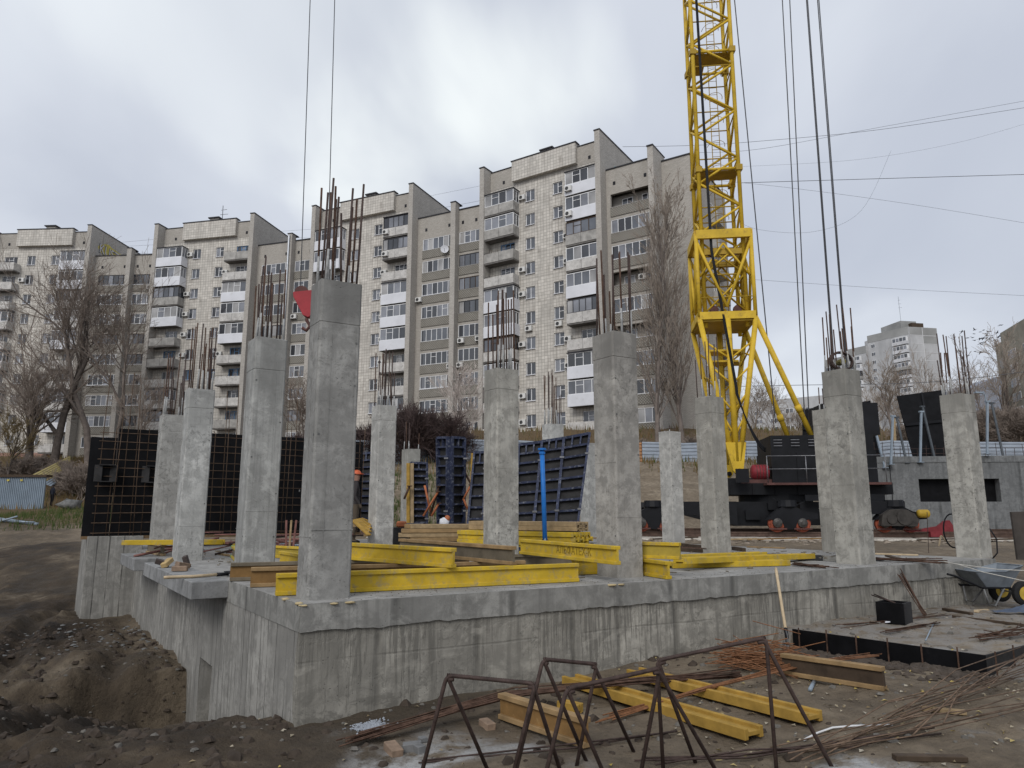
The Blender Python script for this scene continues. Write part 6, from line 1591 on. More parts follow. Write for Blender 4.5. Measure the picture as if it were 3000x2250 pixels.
# ------------------------------------------------------------------ loose stuff on the ground
def inb(p):
    q_ = Vector((p[0], p[1])) - A0; return (q_.dot(DL) > -.02 and q_.dot(NL) < .02)
def sp(rg, x0, x1, y0, y1):
    while True:
        p = (rg.uniform(x0, x1), rg.uniform(y0, y1))
        if not inb(p): return p
PEB = simple('grey_pebbles', (.13, .12, .105), .9, .35, 14, 0, .2); DPEB = simple('dark_soil_lumps', (.055, .042, .032), .95, .35, 10, 0, .3)
def peb(mb, rg, i):
    p = sp(rg, -7, 7.5, 4.4, 11.8); rock(mb, (p[0], p[1], gq(p[0], p[1]) - .002), rg.choice((.006, .008, .012, .018, .03)) * rg.uniform(.7, 1.3), rg, .7)
scatter('pebbles', 'small grey stones strewn over the ground', 'stones', 1500, peb, PEB, 21)
def lump(mb, rg, i):
    p = sp(rg, -9, 2.5, 4.4, 13.5)
    if p[0] > -1.5 and rg.random() < .6: p = sp(rg, -9, -1.5, 4.6, 13.5)
    rock(mb, (p[0], p[1], gq(p[0], p[1]) - .01), rg.choice((.012, .016, .02, .03, .055)) * rg.uniform(.7, 1.3), rg, .8)
scatter('soil_lumps', 'dark soil lumps strewn over the dug ground', 'soil lumps', 4200, lump, DPEB, 22)
LEAFM = NT('fallen_leaves', .8, .2)
n_ = LEAFM.n('NewGeometry').outputs['Random Per Island']
LEAFM.base(LEAFM.ramp(n_, (.0, (.16, .115, .06)), (.35, (.27, .22, .14)), (.7, (.38, .34, .27)), (.95, (.40, .30, .07))))
def leaf(mb, rg, i):
    if rg.random() < .6: p = sp(rg, 1.2, 5.6, 4.6, 7.2)
    else: p = sp(rg, -3.6, 6.5, 4.6, 11.5)
    z = gq(p[0], p[1]) + .008; a = rg.uniform(0, 6.28); r = rg.uniform(.012, .03); c, s = math.cos(a), math.sin(a); t = rg.uniform(-.5, .5) * r
    mb.face((p[0] - c * r, p[1] - s * r, z), (p[0] + s * r * .55, p[1] - c * r * .55, z + abs(t)), (p[0] + c * r, p[1] + s * r, z + .004), (p[0] - s * r * .55, p[1] + c * r * .55, z + .012))
scatter('fallen_leaves', 'yellow and pale fallen leaves scattered over the ground', 'leaves', 620, leaf, LEAFM.m, 23)
def crumb(mb, rg, i):
    s = rg.uniform(.3, 10.5); o_ = rg.uniform(.03, .55); p = A0 + DR * s - NR * o_
    rock(mb, (p.x, p.y, SZ), rg.uniform(.002, .008), rg, .7)
scatter('cement_crumbs', 'dark cement crumbs along the slab edge', 'crumbs', 420, crumb, BDRK, 24)
def litter(mb, rg, i):
    p = A0 + DR * rg.uniform(.4, 11) + DL * rg.uniform(.4, 10.2); a = rg.uniform(0, 6.28); L_ = rg.choice((.01, .02, .03, .07)) * rg.uniform(.6, 1.4)
    if rg.random() < .6: rock(mb, (p.x, p.y, SZ), L_ * .6, rg, .5)
    else: mb.bar((p.x, p.y, SZ + .006), (p.x + math.cos(a) * L_ * 2, p.y + math.sin(a) * L_ * 2, SZ + .008), .012, .01)
scatter('slab_litter', 'chips, splinters and crumbs littering the slab', 'litter', 900, litter, BGREY, 28)
for k, (x0, y0, x1, y1, m_, lab_) in enumerate(((2190, 1602, 2300, 1606, BBRF, 'brown board on the slab right of the crane-side column'), (2470, 1612, 2560, 1618, BDRK, 'dark board on the slab behind the coil column'), (2560, 1622, 2690, 1626, TIMH, 'pale lath on the slab right of the coil column'), (2600, 1628, 2650, 1640, BDRK, 'black rag-like board between the last two columns'), (1640, 1640, 1720, 1648, TIMY, 'yellow batten lying left of the middle column'), (1180, 1600, 1300, 1606, BGREY, 'grey board lying right of the pale slim column'), (2090, 1640, 2180, 1644, BGREY, 'thin grey board behind the flat yellow beams'), (640, 1622, 690, 1630, BBRF, 'brown board between the second and third columns'), (1330, 1625, 1400, 1632, BBRF, 'brown board left of the mottled column foot'))):
    o = MB(); o.bar(at(x0, y0, SZ + .014), at(x1, y1, SZ + .014), .09, .025); o = o.build('loose_board', m_, bevel=.003); tag(o, lab_, 'board')
gp_c = gp(1084, 2130)
def foamc(mb, rg, i):
    c = gp_c + Vector((rg.gauss(0, .06), rg.gauss(0, .075), 0)); rock(mb, (c.x, c.y, gq(c.x, c.y) + .004), rg.uniform(.006, .013), rg, .8)
scatter('pale_granules', 'patch of pale blue-grey granules spilled near the wall corner', 'granules', 420, foamc, simple('pale_granules', (.30, .32, .35), .8, .15, 20), 25)
# rubble by the left wall
def rub(mb, rg, i):
    tl_, dl_ = rg.uniform(6.2, 10), abs(rg.gauss(0, 1.2)); p = A0 + DL * tl_ + NL * (dl_ + .05); rock(mb, (p.x, p.y, gq(p.x, p.y)), rg.uniform(.012, .05), rg, .5)
scatter('concrete_rubble', 'pale concrete rubble beside the far left wall', 'rubble', 170, rub, simple('pale_rubble', (.15, .15, .145), .9, .3, 10), 26)
# puddle on the slab
PUD = NT('wet_slab_water', .03, .5); PUD.base((.10, .10, .095)); PUD.bump(PUD.noise(PUD.coord('World'), 3, 2), .02, .01)
pm = MB(); rg = random.Random(2); pc = Vector((4.9, 12.7))
ring_ = []
for a in np.linspace(0, 2 * math.pi, 40, endpoint=False):
    k = 1 + .35 * mnoise.noise(Vector((math.cos(a) * 1.5, math.sin(a) * 1.5, 3))) + .15 * mnoise.noise(Vector((math.cos(a) * 5, math.sin(a) * 5, 7)))
    p = pc + DR * (.85 * k * math.cos(a)) + DL * (1.15 * k * math.sin(a)); ring_.append((p.x, p.y, SZ + .004))
pm.face(*ring_); o = pm.build('puddle', PUD.m); tag(o, kind='structure')
# coil on top of column K
kc = Vector((5.16, 10.89)) + DR * .2 + DL * .2; kz = SZ + 2.97
coil = thing('wire_coil', 'round wire coil on top of the fourth column on the right edge', 'wire coil', (kc.x, kc.y, kz))
for k in range(9):
    r_ = .16 + .01 * (k % 3); b = MB(); yy = -.05 + .012 * k
    b.tube([(kc.x - .02 + r_ * math.cos(a), kc.y - .1 + yy + .03 * math.sin(a), kz + .14 + (r_ - .02) * math.sin(a)) for a in np.linspace(0, 2 * math.pi, 19)], .008, 4, cap=False); b.build('wire_turn', RUSTD, coil, True)
b = MB(); b.disc((kc.x - .02, kc.y - .09, kz + .13), (0, 1, 0), .05, .14, 10); b.build('core', simple('olive_core', (.16, .14, .05), .7), coil)
# hoses and posts near the last column
t = thing('hose_coil', 'black hose looped beside the last column', 'hose', atY(2770, 1600, 13.5))
b = MB(); c = atY(2792, 1555, 13.2); b.tube([c + Vector((.17 * math.cos(a), 0, .30 * math.sin(a))) for a in np.linspace(0, 2 * math.pi, 22)], .014, 6, cap=False); b.build('loop', BLK, t, True)
b = MB(); b.tube([atY(2880, 1520, 13.4), atY(2920, 1580, 13.3), atY(2922, 1620, 13.3), atY(2905, 1640, 13.3)], .014, 6); b.build('tail', BLK, t, True)
o = MB(); q4 = P4((2963, 1500, 14.5), (3020, 1498, 14.3), (3030, 1640, 14.0), (2982, 1640, 14.2)); o.prism(q4, (0, .05, 0)); o = o.build('rusty_plate', simple('rusty_dark_plate', (.05, .042, .036), .8, .4, 3)); tag(o, 'dark rusty steel plate standing at the right edge behind the wheelbarrow', 'plate')
o = MB(); o.tube([atY(2716, 1500, 13.4), atY(2721, 1620, 13.4)], .006, 5); o = o.build('marker_rod', RUSTD); tag(o, 'thin upright rod with a rag between the last two columns', 'rod')
for (x0, y0, x1, y1, lab_) in ((2756, 1570, 2751, 1600, 'pale lath standing crooked left of the last column, left one'), (2757, 1569, 2772, 1586, 'pale lath leaning left of the last column, right one')):
    o = MB(); o.bar(atY(x0, y0, 13.9), atY(x1, y1, 13.9), .03, .015); o = o.build('wood_lath', TIMH); tag(o, lab_, 'lath')
# small debris heap lane between the slab and the crane track
def deb(mb, rg, i):
    u = rg.uniform(-12, 14); p = cw(u, -4.6 + rg.gauss(0, .8), 0); rock(mb, (p.x, p.y, gq(p.x, p.y)), rg.uniform(.03, .14), rg, .5)
scatter('track_debris', 'stones and broken timber beside the crane track', 'debris', 330, deb, simple('tan_debris', (.22, .18, .14), .9, .4, 6), 27)
for k in range(10):
    u = rm.uniform(-6, 12); p = cw(u, -4.2 + rm.uniform(-.8, .6), -.9); a = rm.uniform(-.3, .3); o = MB(); o.bar(p, p + Vector((math.cos(a) * 1.6, math.sin(a) * 1.2, .05)), .12, .04); o = o.build('loose_plank', rm.choice((BDRK, TIMB, BBRN))); tag(o, 'loose plank lying between the slab and the crane track', 'plank', 'loose planks by the crane track')
# ------------------------------------------------------------------ bare trees and bushes
BARK = simple('dark_bark', (.085, .07, .06), .9, .35, 3, 0, .3); BARKG = simple('grey_brown_bark', (.18, .15, .13), .9, .3, 2, 0, .2); TWIG = simple('brown_twigs', (.22, .18, .15), .9, .3, 1.5, 0, 0)
TWIGD = simple('purplish_twigs', (.085, .06, .056), .9, .3, 1.5, 0, 0); TWIGP = simple('pale_twigs', (.27, .225, .185), .9, .2, 1.5, 0, 0); BIRCH = simple('white_birch_bark', (.46, .40, .36), .8, .2, 2)
def grow(segs, p, d, L, r, lev, rg, P):
    """recursive branching: collects (points, radii, level)"""
    n = 4 if lev < 2 else 3
    pts, rad = [p.copy()], [r]; q_ = p.copy(); dd = d.copy()
    for i in range(n):
        dd = (dd + Vector((rg.gauss(0, P['wob']), rg.gauss(0, P['wob']), rg.gauss(0, P['wob']) + P['up'] * (.5 if lev else 1)))).normalized()
        q_ = q_ + dd * L / n; pts.append(q_.copy()); rad.append(max(P['rmin'], r * (1 - (1 - P['tap']) * (i + 1) / n)))
    segs.append((pts, rad, lev))
    if lev >= P['lev']: return
    k = P['kids'][min(lev, len(P['kids']) - 1)]
    for c in range(k):
        t = rg.uniform(P['t0'] if lev == 0 else .25, 1.0); i = min(int(t * n), n - 1); b = pts[i].lerp(pts[i + 1], t * n - i)
        ax = (pts[i + 1] - pts[i]).normalized(); s = ax.orthogonal().normalized(); s.rotate(Matrix.Rotation(rg.uniform(0, 6.283), 3, ax))
        a = R(rg.uniform(*P['ang'])); nd = (ax * math.cos(a) + s * math.sin(a)).normalized()
        grow(segs, b, nd, L * rg.uniform(*P['len']) * (1.1 - .45 * t * (lev == 0)), rad[i] * rg.uniform(*P.get('rk', (.45, .68))), lev + 1, rg, P)
def tree(base, H, r, label, seed, P, bark=BARK, twig=TWIG, lean=(0, 0, 1), group='bare trees', name='bare_tree', cat='tree', split=1, stems=1):
    rg = random.Random(seed); base = Vector(base); segs = []
    for s_ in range(stems):
        d = Vector(lean) + (Vector((rg.gauss(0, .25), rg.gauss(0, .25), 0)) if stems > 1 else Vector((0, 0, 0)))
        grow(segs, base + (Vector((rg.gauss(0, .3), rg.gauss(0, .3), 0)) if stems > 1 else Vector((0, 0, 0))) - Vector((0, 0, .3)), d.normalized(), H * P['trunk'], r, 0, rg, P)
    t = thing(name, label, cat, base, group=group)
    a, b = MB(), MB()
    for pts, rad, lev in segs:
        (a if lev <= split else b).tube(pts, rad, 7 if lev == 0 else (4 if lev < 3 else 3), cap=False)
    a.build('trunk', bark, t, True); b.build('crown', twig, t)
    return t
BIG = dict(lev=5, kids=[7, 5, 4, 3, 3], ang=(20, 46), len=(.54, .82), wob=.085, up=.10, tap=.45, t0=.25, rmin=.018, trunk=.50)
MID = dict(lev=4, kids=[10, 6, 4, 3], ang=(16, 42), len=(.40, .66), wob=.11, up=.12, tap=.35, t0=.2, rmin=.016, trunk=.7)
POP = dict(rk=(.22, .40), lev=3, kids=[64, 10, 5], ang=(12, 34), len=(.16, .38), wob=.07, up=.14, tap=.2, t0=.08, rmin=.014, trunk=.95)
BSH = dict(lev=4, kids=[6, 5, 5, 3], ang=(15, 45), len=(.5, .75), wob=.12, up=.06, tap=.4, t0=.1, rmin=.012, trunk=.42)
MIDF = dict(MID, kids=[8, 5, 4, 3], up=.14, ang=(14, 36), rmin=.022)
POPF = dict(POP, rk=(.3, .5), kids=[22, 6, 3], len=(.12, .26), rmin=.022)
def tg(x, y, Y): p = atY(x, y, Y); return (p.x, p.y, gq(p.x, p.y))
tree(tg(158, 1345, 80), 27, .48, 'large dark bare tree with spreading limbs before the far left section', 3, BIG, BARK, TWIG, (-.02, 0, 1))
tree(tg(92, 1355, 79), 15, .5, 'dark tree trunk leaning left beside the large bare tree', 8, BIG, BARK, TWIG, (-.42, 0, 1))
tree(tg(262, 1335, 82), 25, .42, 'tall bare tree right of the large spreading one', 5, MID, BARKG, TWIG, (.03, 0, 1))
tree(tg(340, 1330, 84), 20, .3, 'slender bare tree before the first loggia section', 6, MID, BARKG, TWIG, (.05, 0, 1))
tree(tg(15, 1360, 70), 8, .16, 'brushy brown tree at the left picture edge', 21, MID, BARK, simple('olive_twigs', (.16, .12, .06), .9, .3, 1.5, 0, 0), (.1, 0, 1))
tree(tg(420, 1330, 80), 11, .18, 'small bare tree behind the third left column', 12, MID, BARKG, TWIG)
tree(tg(880, 1330, 66), 9, .12, 'small bare tree behind the second left column', 14, MID, BARKG, TWIG)
tree(tg(1925, 1310, 60), 22.5, .22, 'tall narrow poplar before the right end of the apartment building', 31, POP, BARKG, TWIGP, group='poplars')
tree(tg(2002, 1312, 61), 20.0, .22, 'second narrow poplar beside the crane mast', 33, POP, BARKG, TWIGP, group='poplars')
tree(tg(1372, 1300, 58), 8.5, .10, 'small white-barked birch left of the mottled column', 36, MID, BIRCH, BIRCH)
for (x, Y, H, sd_, lab_) in ((1085, 52, 4.6, 41, 'dark bush left of the pale slim column'), (1200, 50, 6.2, 42, 'large dark purplish bush behind the column forms'), (1290, 51, 5.6, 43, 'dark bush over the tall column form'), (1030, 54, 4.0, 44, 'dark bush just right of the corner column'), (1345, 53, 3.6, 45, 'low dark bush left of the mottled column'), (880, 52, 3.6, 46, 'reddish bush left of the corner column'), (1890, 58, 3.0, 47, 'low brown bush at the poplar foot'), (2040, 58, 3.2, 48, 'brown bush behind the crane-side column')):
    tree(tg(x, 1320, Y), H, .07, lab_, sd_, BSH, TWIGD, TWIGD if x < 1400 else TWIG, group='bushes on the bank', name='bush', cat='bush', split=0, stems=9)
for (x, Y, H, sd_, lab_) in ((215, 68, 4.5, 81, 'brown bush behind the waste heap'), (255, 66, 5.0, 82, 'brown bush left of the black shuttering'), (180, 72, 4.0, 83, 'brown bush over the ochre sheets'), (300, 70, 4.2, 84, 'brown bush above the far left shuttering'), (60, 72, 4.5, 85, 'brown bush above the shed'), (120, 76, 3.6, 86, 'brown bush below the large bare tree'), (20, 66, 3.4, 87, 'brown bush at the left edge above the shed')):
    tree(tg(x, 1400, Y), H, .07, lab_, sd_, dict(BSH, kids=[6, 5, 4, 3], rmin=.016), TWIG, TWIG, group='bushes on the left bank', name='bush', cat='bush', split=0, stems=8)
# far right trees and shrubs
for (x, Y, H, sd_, P_, lab_) in ((2210, 120, 13, 51, MID, 'bare tree right of the crane foot, left one'), (2275, 125, 15, 52, MID, 'bare tree between the crane and its stay strut'), (2330, 122, 10, 57, MID, 'low bare tree behind the machinery house'), (2560, 130, 15, 53, MID, 'bare tree left of the white tower block'), (2660, 125, 17, 54, MIDF, 'bare tree before the tower block, left one'), (2720, 128, 19, 55, MIDF, 'bare tree before the tower block, middle one'), (2790, 122, 16, 56, MIDF, 'bare tree before the tower block, right one'), (2620, 75, 8, 61, MID, 'brown bare tree behind the narrow black panel'),
        (2895, 110, 20, 58, POPF, 'tall thin poplar under the flock of birds'), (2860, 118, 17, 59, MID, 'bare tree left of the thin poplar'), (2950, 75, 11, 62, MID, 'bare tree before the right edge building')):
    tree(tg(x, 1300, Y), H, .16, lab_, sd_, P_, BARKG, TWIGP, group='bare trees on the right')
for (x, Y, H, sd_, lab_) in ((2930, 62, 5.2, 64, 'large brown shrub at the right edge, left one'), (2990, 60, 5.6, 65, 'large brown shrub at the right edge, right one'), (2860, 64, 3.6, 66, 'brown shrub behind the last column'), (2640, 62, 3.0, 67, 'low russet shrub behind the black props'), (2730, 66, 3.5, 68, 'low shrub behind the wide black panel')):
    tree(tg(x, 1310, Y), H, .07, lab_, sd_, BSH, TWIG, TWIG, group='shrubs on the right', name='shrub', cat='bush', split=0, stems=9)
# dry grass and weeds on the banks
DRYG = NT('dry_grass_blades', .9, .1); n_ = DRYG.n('NewGeometry').outputs['Random Per Island']; DRYG.base(DRYG.ramp(n_, (0, (.10, .065, .03)), (.4, (.19, .13, .06)), (.75, (.13, .10, .05)), (.9, (.07, .085, .025))))
WEEDG = NT('green_weed_blades', .9, .1); n_ = WEEDG.n('NewGeometry').outputs['Random Per Island']; WEEDG.base(WEEDG.ramp(n_, (0, (.03, .05, .015)), (.5, (.055, .085, .025)), (.9, (.10, .085, .04))))
def blade(mb, x, y, z, h, rg):
    a = rg.uniform(0, 6.28); w = h * .07; dx, dy = math.cos(a) * h * .45 * rg.random(), math.sin(a) * h * .45 * rg.random()
    mb.face((x - w, y, z - .05), (x + w, y, z - .05), (x + dx, y + dy, z + h))
def dry(mb, rg, i):
    if rg.random() < .6: x, y = rg.uniform(-60, -8), rg.uniform(58, 92)
    else: x, y = rg.uniform(-14, 40), rg.uniform(46, 72)
    z = gq(x, y)
    for k in range(2): blade(mb, x + rg.gauss(0, .25), y + rg.gauss(0, .25), z, rg.uniform(.25, .7), rg)
scatter('dry_grass', 'dry brown grass covering the banks below the buildings', 'grass', 9000, dry, DRYG.m, 71)
def weed(mb, rg, i):
    if rg.random() < .8: x, y = rg.uniform(-36, -9.5), rg.uniform(38, 58)
    else: x, y = rg.uniform(-9, -3), rg.uniform(36, 46)
    z = gq(x, y); blade(mb, x, y, z, rg.uniform(.15, .5), rg); blade(mb, x + .08, y, z, rg.uniform(.15, .4), rg)
scatter('green_weeds', 'low green weeds on the left terrace edge', 'weeds', 5200, weed, WEEDG.m, 72)

# ------------------------------------------------------------------ left background: shed, tilted sheets, poles
SHEDM = simple('blue_grey_ribbed_sheet', (.24, .29, .34), .5, .12, 1, .2, 0)
sa_, sb2 = atY(-60, 1482, 60), atY(126, 1482, 60)
shed = thing('site_shed', 'blue-grey ribbed sheet shed with a dark roof edge, far left', 'shed', (sa_.x, sa_.y, sa_.z))
corr_sheet((sa_.x, sa_.y, sa_.z - .5), (sb2.x, sb2.y, sb2.z - .5), 2.85, 34, .06, SHEDM, 'front_sheet', shed, False)
corr_sheet((sb2.x, sb2.y, sb2.z - .5), (sb2.x - 2.4, sb2.y + 3, sb2.z - .5), 2.85, 12, .06, SHEDM, 'side_sheet', shed, False)
b = MB(); b.box(sa_.x - .1, sa_.y - .2, sa_.z + 2.36, sb2.x + .15, sb2.y + .6, sa_.z + 2.56); b.build('roof', BDRK, shed)
for fx_ in (25, 64): q_ = atY(fx_, 1407, 59.9); b = MB(); b.box(q_.x - .1, q_.y - .06, q_.z - .07, q_.x + .1, q_.y - .02, q_.z + .07); b.build('yellow_tag', PAINTY, shed)
OCH = simple('ochre_ribbed_sheet', (.34, .28, .12), .6, .2, 1.5, .1, 0)
q4 = P4((80, 1398, 66), (205, 1336, 74), (205, 1392, 72), (150, 1425, 65)); t = thing('ribbed_sheet_fence', 'ochre ribbed sheets sloping up the bank behind the shed', 'fence', q4[3])
for k in range(9):
    f0, f1 = k / 9, (k + .72) / 9; b = MB(); A_, B_, C_, D_ = q4[0].lerp(q4[3], f0), q4[1].lerp(q4[2], f0), q4[1].lerp(q4[2], f1), q4[0].lerp(q4[3], f1)
    b.prism([A_, B_, C_, D_], (0, .08, 0)); b.build('rib', OCH if k < 6 else SHEDM, t)
for k, (x0, y0, x1, y1) in enumerate(((0, 1518, 110, 1536), (0, 1526, 100, 1530), (5, 1538, 50, 1513), (20, 1516, 112, 1534))):
    o = MB(); o.tube([atY(x0 - 40, y0, 41), atY(x1, y1, 40)], .05, 6); o = o.build('steel_pipe', GREYB, None, True); tag(o, 'grey steel pipe lying on the left terrace edge, %s' % ['lowest', 'second', 'crossing the others', 'uppermost'][k], 'pipe', 'pipes on the left terrace')
blob((atY(208, 1478, 58)), .75, 1.3, .6, 4).build('waste_pile', simple('grey_waste', (.14, .14, .135), .9, .6, 3, 0, .5), None, True)
tag(bpy.context.scene.objects['waste_pile'], 'grey heap of waste bags right of the dark-clothed person', 'waste heap')

# ------------------------------------------------------------------ people
def person(P, yaw, H, label, coat, trousers, skin, head=None, pose='stand', helmet=None):
    t = thing('person', label, 'person', P)
    sc = H / 1.75
    V = {'pel': (0, 0, .95, .13), 'wst': (0, 0, 1.1, .125), 'chs': (0, -.01, 1.30, .15), 'nck': (0, 0, 1.47, .06), 'hd0': (0, -.01, 1.56, .075), 'hd1': (0, -.015, 1.64, .095), 'hd2': (0, -.005, 1.71, .07),
         'shL': (.17, 0, 1.40, .07), 'elL': (.26, .02, 1.13, .05), 'wrL': (.27, -.07, .90, .035), 'haL': (.27, -.1, .82, .035), 'shR': (-.17, 0, 1.40, .07), 'elR': (-.24, .02, 1.13, .05), 'wrR': (-.22, -.12, .92, .035), 'haR': (-.21, -.15, .85, .035),
         'hpL': (.09, 0, .90, .105), 'knL': (.11, -.03, .50, .068), 'anL': (.11, .02, .09, .045), 'toL': (.12, -.14, .035, .035), 'hpR': (-.09, 0, .90, .105), 'knR': (-.11, .0, .50, .068), 'anR': (-.12, .06, .09, .045), 'toR': (-.13, -.1, .035, .035)}
    E_ = [('pel', 'wst'), ('wst', 'chs'), ('chs', 'nck'), ('nck', 'hd0'), ('hd0', 'hd1'), ('hd1', 'hd2'), ('chs', 'shL'), ('shL', 'elL'), ('elL', 'wrL'), ('wrL', 'haL'), ('chs', 'shR'), ('shR', 'elR'), ('elR', 'wrR'), ('wrR', 'haR'), ('pel', 'hpL'), ('hpL', 'knL'), ('knL', 'anL'), ('anL', 'toL'), ('pel', 'hpR'), ('hpR', 'knR'), ('knR', 'anR'), ('anR', 'toR')]
    ks = list(V); Rm = Matrix.Rotation(yaw, 3, 'Z')
    me = bpy.data.meshes.new('body'); me.from_pydata([tuple(Vector(P) + Rm @ (Vector(V[k][:3]) * sc)) for k in ks], [(ks.index(a), ks.index(b)) for a, b in E_], [])
    o = bpy.data.objects.new('body', me); COL.objects.link(o)
    md = o.modifiers.new('skin', 'SKIN'); md.use_smooth_shade = True; o.modifiers.new('sub', 'SUBSURF').render_levels = 2
    for i, k in enumerate(ks):
        sv_ = me.skin_vertices[0].data[i]; sv_.radius = (V[k][3] * sc, V[k][3] * sc * (.8 if k in ('chs', 'wst') else 1)); sv_.use_root = (k == 'pel')
    m = NT('clothes_' + label[:12].replace(' ', '_'), .9, .1); z = m.n('SeparateXYZ', ins={'Vector': m.n('NewGeometry').outputs['Position']}).outputs['Z']
    h = m.math('DIVIDE', m.math('SUBTRACT', z, P[2]), H)
    c = m.mix(m.math('GREATER_THAN', h, .54), trousers, coat); c = m.mix(m.math('GREATER_THAN', h, .865), c, skin); c = m.mix(m.math('LESS_THAN', h, .045), c, (.02, .02, .02)); m.base(c)
    me.materials.append(m.m); put(o, t)
    hp = Vector(P) + Rm @ (Vector((0, -.005, 1.68)) * sc)
    b = MB()
    for i in range(5):
        ph = math.pi / 2 * i / 5
        for j in range(12): a = j * math.pi / 6; b.v.append(tuple(hp + Vector((math.cos(ph) * math.cos(a) * .115, math.cos(ph) * math.sin(a) * .125, math.sin(ph) * .10 + .0)) * sc))
    for i in range(4):
        for j in range(12): k = i * 12 + j; k2 = i * 12 + (j + 1) % 12; b.f.append((k, k2, k2 + 12, k + 12))
    b.f.append(tuple(48 + j for j in range(12)))
    b.build('helmet' if helmet else 'cap', helmet or BLK, t, True)
    if helmet: b = MB(); b.disc(hp + Rm @ Vector((0, -.05, -.005)), (0, 0, 1), .135 * sc, .012, 14); b.build('helmet_brim', helmet, t)
    return t
p = atY(150, 1482, 60); person((p.x, p.y, p.z), R(160), 1.75, 'person in dark clothes standing right of the shed, seen from behind', (.02, .022, .03), (.012, .012, .014), (.05, .04, .04))
p = atY(1037, 1585, 17.6); person((p.x, p.y, SZ), R(100), 1.75, 'worker in dark clothes and orange helmet half hidden by the corner column', (.05, .045, .045), (.10, .08, .06), (.35, .2, .15), helmet=simple('orange_helmet', (.55, .12, .05), .4))

# ------------------------------------------------------------------ far buildings on the right
PANW = NT('whitewashed_panels', .85, .2)
tcw = PANW.coord('Object'); n1 = PANW.noise(PANW.coord('Object', scale=(.25, .25, .1)), 1, 5, .6)
PANW.base(PANW.ramp(n1, (.3, (.36, .36, .36)), (.6, (.50, .50, .50)), (.8, (.60, .60, .60))))
PANG = simple('grey_wall_panels', (.30, .30, .29), .85, .25, .12, 0, 0); PANL = simple('light_balcony_panels', (.56, .56, .57), .85, .15, .3, 0, 0); SEAM = simple('white_panel_seam', (.62, .62, .62), .8, .05, 1, 0, 0)
def far_window(x0, z0, x1, z1, X_, parent, n=2, d=.06):
    w = sub('window', (0, -d, 0, x1 - x0, -.004, z1 - z0), PVC, X_(x0, 0, z0), parent)
    for k in range(n): sub('pane', ((x1 - x0) * (k + .08) / n, -d - .03, .12, (x1 - x0) * (k + .92) / n, -d - .002, z1 - z0 - .12), GLASS[(k + int(x0 * 3 + z0)) % 3], X_(x0, 0, z0), w)
TY = 235.0
tA, tB, tC_ = atY(2580, 960, TY + 12), atY(2657, 957, TY), atY(2743, 954, TY + 2)
tower = thing('tower_block', 'pale panel tower block with balconies, behind the black shuttering', 'building', (tB.x, tB.y, 15))
ztop = tB.z; zbase = 12.0
th_r = math.atan2(tC_.y - tB.y, tC_.x - tB.x); Lr = (tC_ - tB).to_2d().length
XR = lambda u, y, z: frame(tB.x, tB.y, 0, th_r) @ Matrix.Translation((u, y, z))
place(MB().box(0, 0, zbase, Lr, 22, ztop).mesh('end_wall', PANW.m), 'end_wall', tower, XR(0, 0, 0))
nfl = 13
for k in range(nfl + 1): sub('panel_seam', (.0, -.05, ztop - 2.9 * k - 2.86, Lr, -.004, ztop - 2.9 * k - 2.72), SEAM, XR(0, 0, 0), tower)
sub('panel_seam', (Lr * .49, -.06, zbase, Lr * .51, -.052, ztop), SEAM, XR(0, 0, 0), tower)
for (k, c) in ((0, 0), (0, 1), (1, 1)): sub('grey_panel', (Lr * .5 * c + .1, -.03, ztop - 2.9 * k - 2.7, Lr * .5 * (c + 1) - .1, -.005, ztop - 2.9 * k - .1), PANG, XR(0, 0, 0), tower)
th_l = R(-62)
XL = lambda u, y, z: frame(tB.x, tB.y, 0, th_l) @ Matrix.Translation((u, y, z))
# left front: steps back in three slices, drawn along its own direction (u < 0 goes away to the left)
for si, (u0, u1, off, zt) in enumerate(((-15, 0.3, 0.0, ztop), (-23, -15, -1.2, ztop - 3.6), (-31, -23, -2.4, ztop - 6.0))):
    place(MB().box(u0, off, zbase, u1 - .01, off + 12, zt).mesh('front_wall', PANW.m if si else PANW.m), 'front_wall', tower, XL(0, 0, 0))
    sub('parapet_band', (u0, off - .08, zt - 2.6, u1, off - .004, zt), PANG, XL(0, 0, 0), tower)
    for k in range(1, nfl + 1):
        z = zt - 2.6 - 2.9 * k + .6
        if z < zbase + 2: continue
        Xo = lambda u, y, z_: XL(u, off + y, z_)
        n_b = 1 if si else 2
        for j in range(2 if si == 0 else 1):
            a = u0 + .5 + j * 9.2; b_ = a + (5.6 if si else (4.0 if j == 0 else 5.4))
            if si == 0 and j == 0:
                far_window(a + .8, z + .1, a + 2.2, z + 1.5, Xo, tower)
                continue
            bz = sub('balcony', (a, -1.1, z - 1.0, b_, -.01, z), PANL if (k + si) % 4 else PANG, Xo(0, 0, 0), tower)
            gl = sub('balcony_glazing', (a + .1, -1.04, z + .004, b_ - .1, -.06, z + 1.45), PVC if (k * 3 + si) % 5 else DKFR, Xo(0, 0, 0), tower)
            for q in range(4): sub('pane', (a + .2 + (b_ - a - .4) * (q + .08) / 4, -1.08, z + .12, a + .2 + (b_ - a - .4) * (q + .92) / 4, -1.045, z + 1.32), GLASS[(q + k) % 3], Xo(0, 0, 0), gl)
sub('roof_house', (1.0, 4, ztop, Lr * .62, 14, ztop + 3.2), PANG, XR(0, 0, 0), tower); sub('roof_hatch', (Lr * .35, 2.5, ztop, Lr * .75, 4, ztop + 2.2), BDRK, XR(0, 0, 0), tower)
aerial(XR(2.0, 5, ztop + 3.2) @ Vector((0, 0, 0)), 9.0, 'tall thin aerial on the tower block roof')
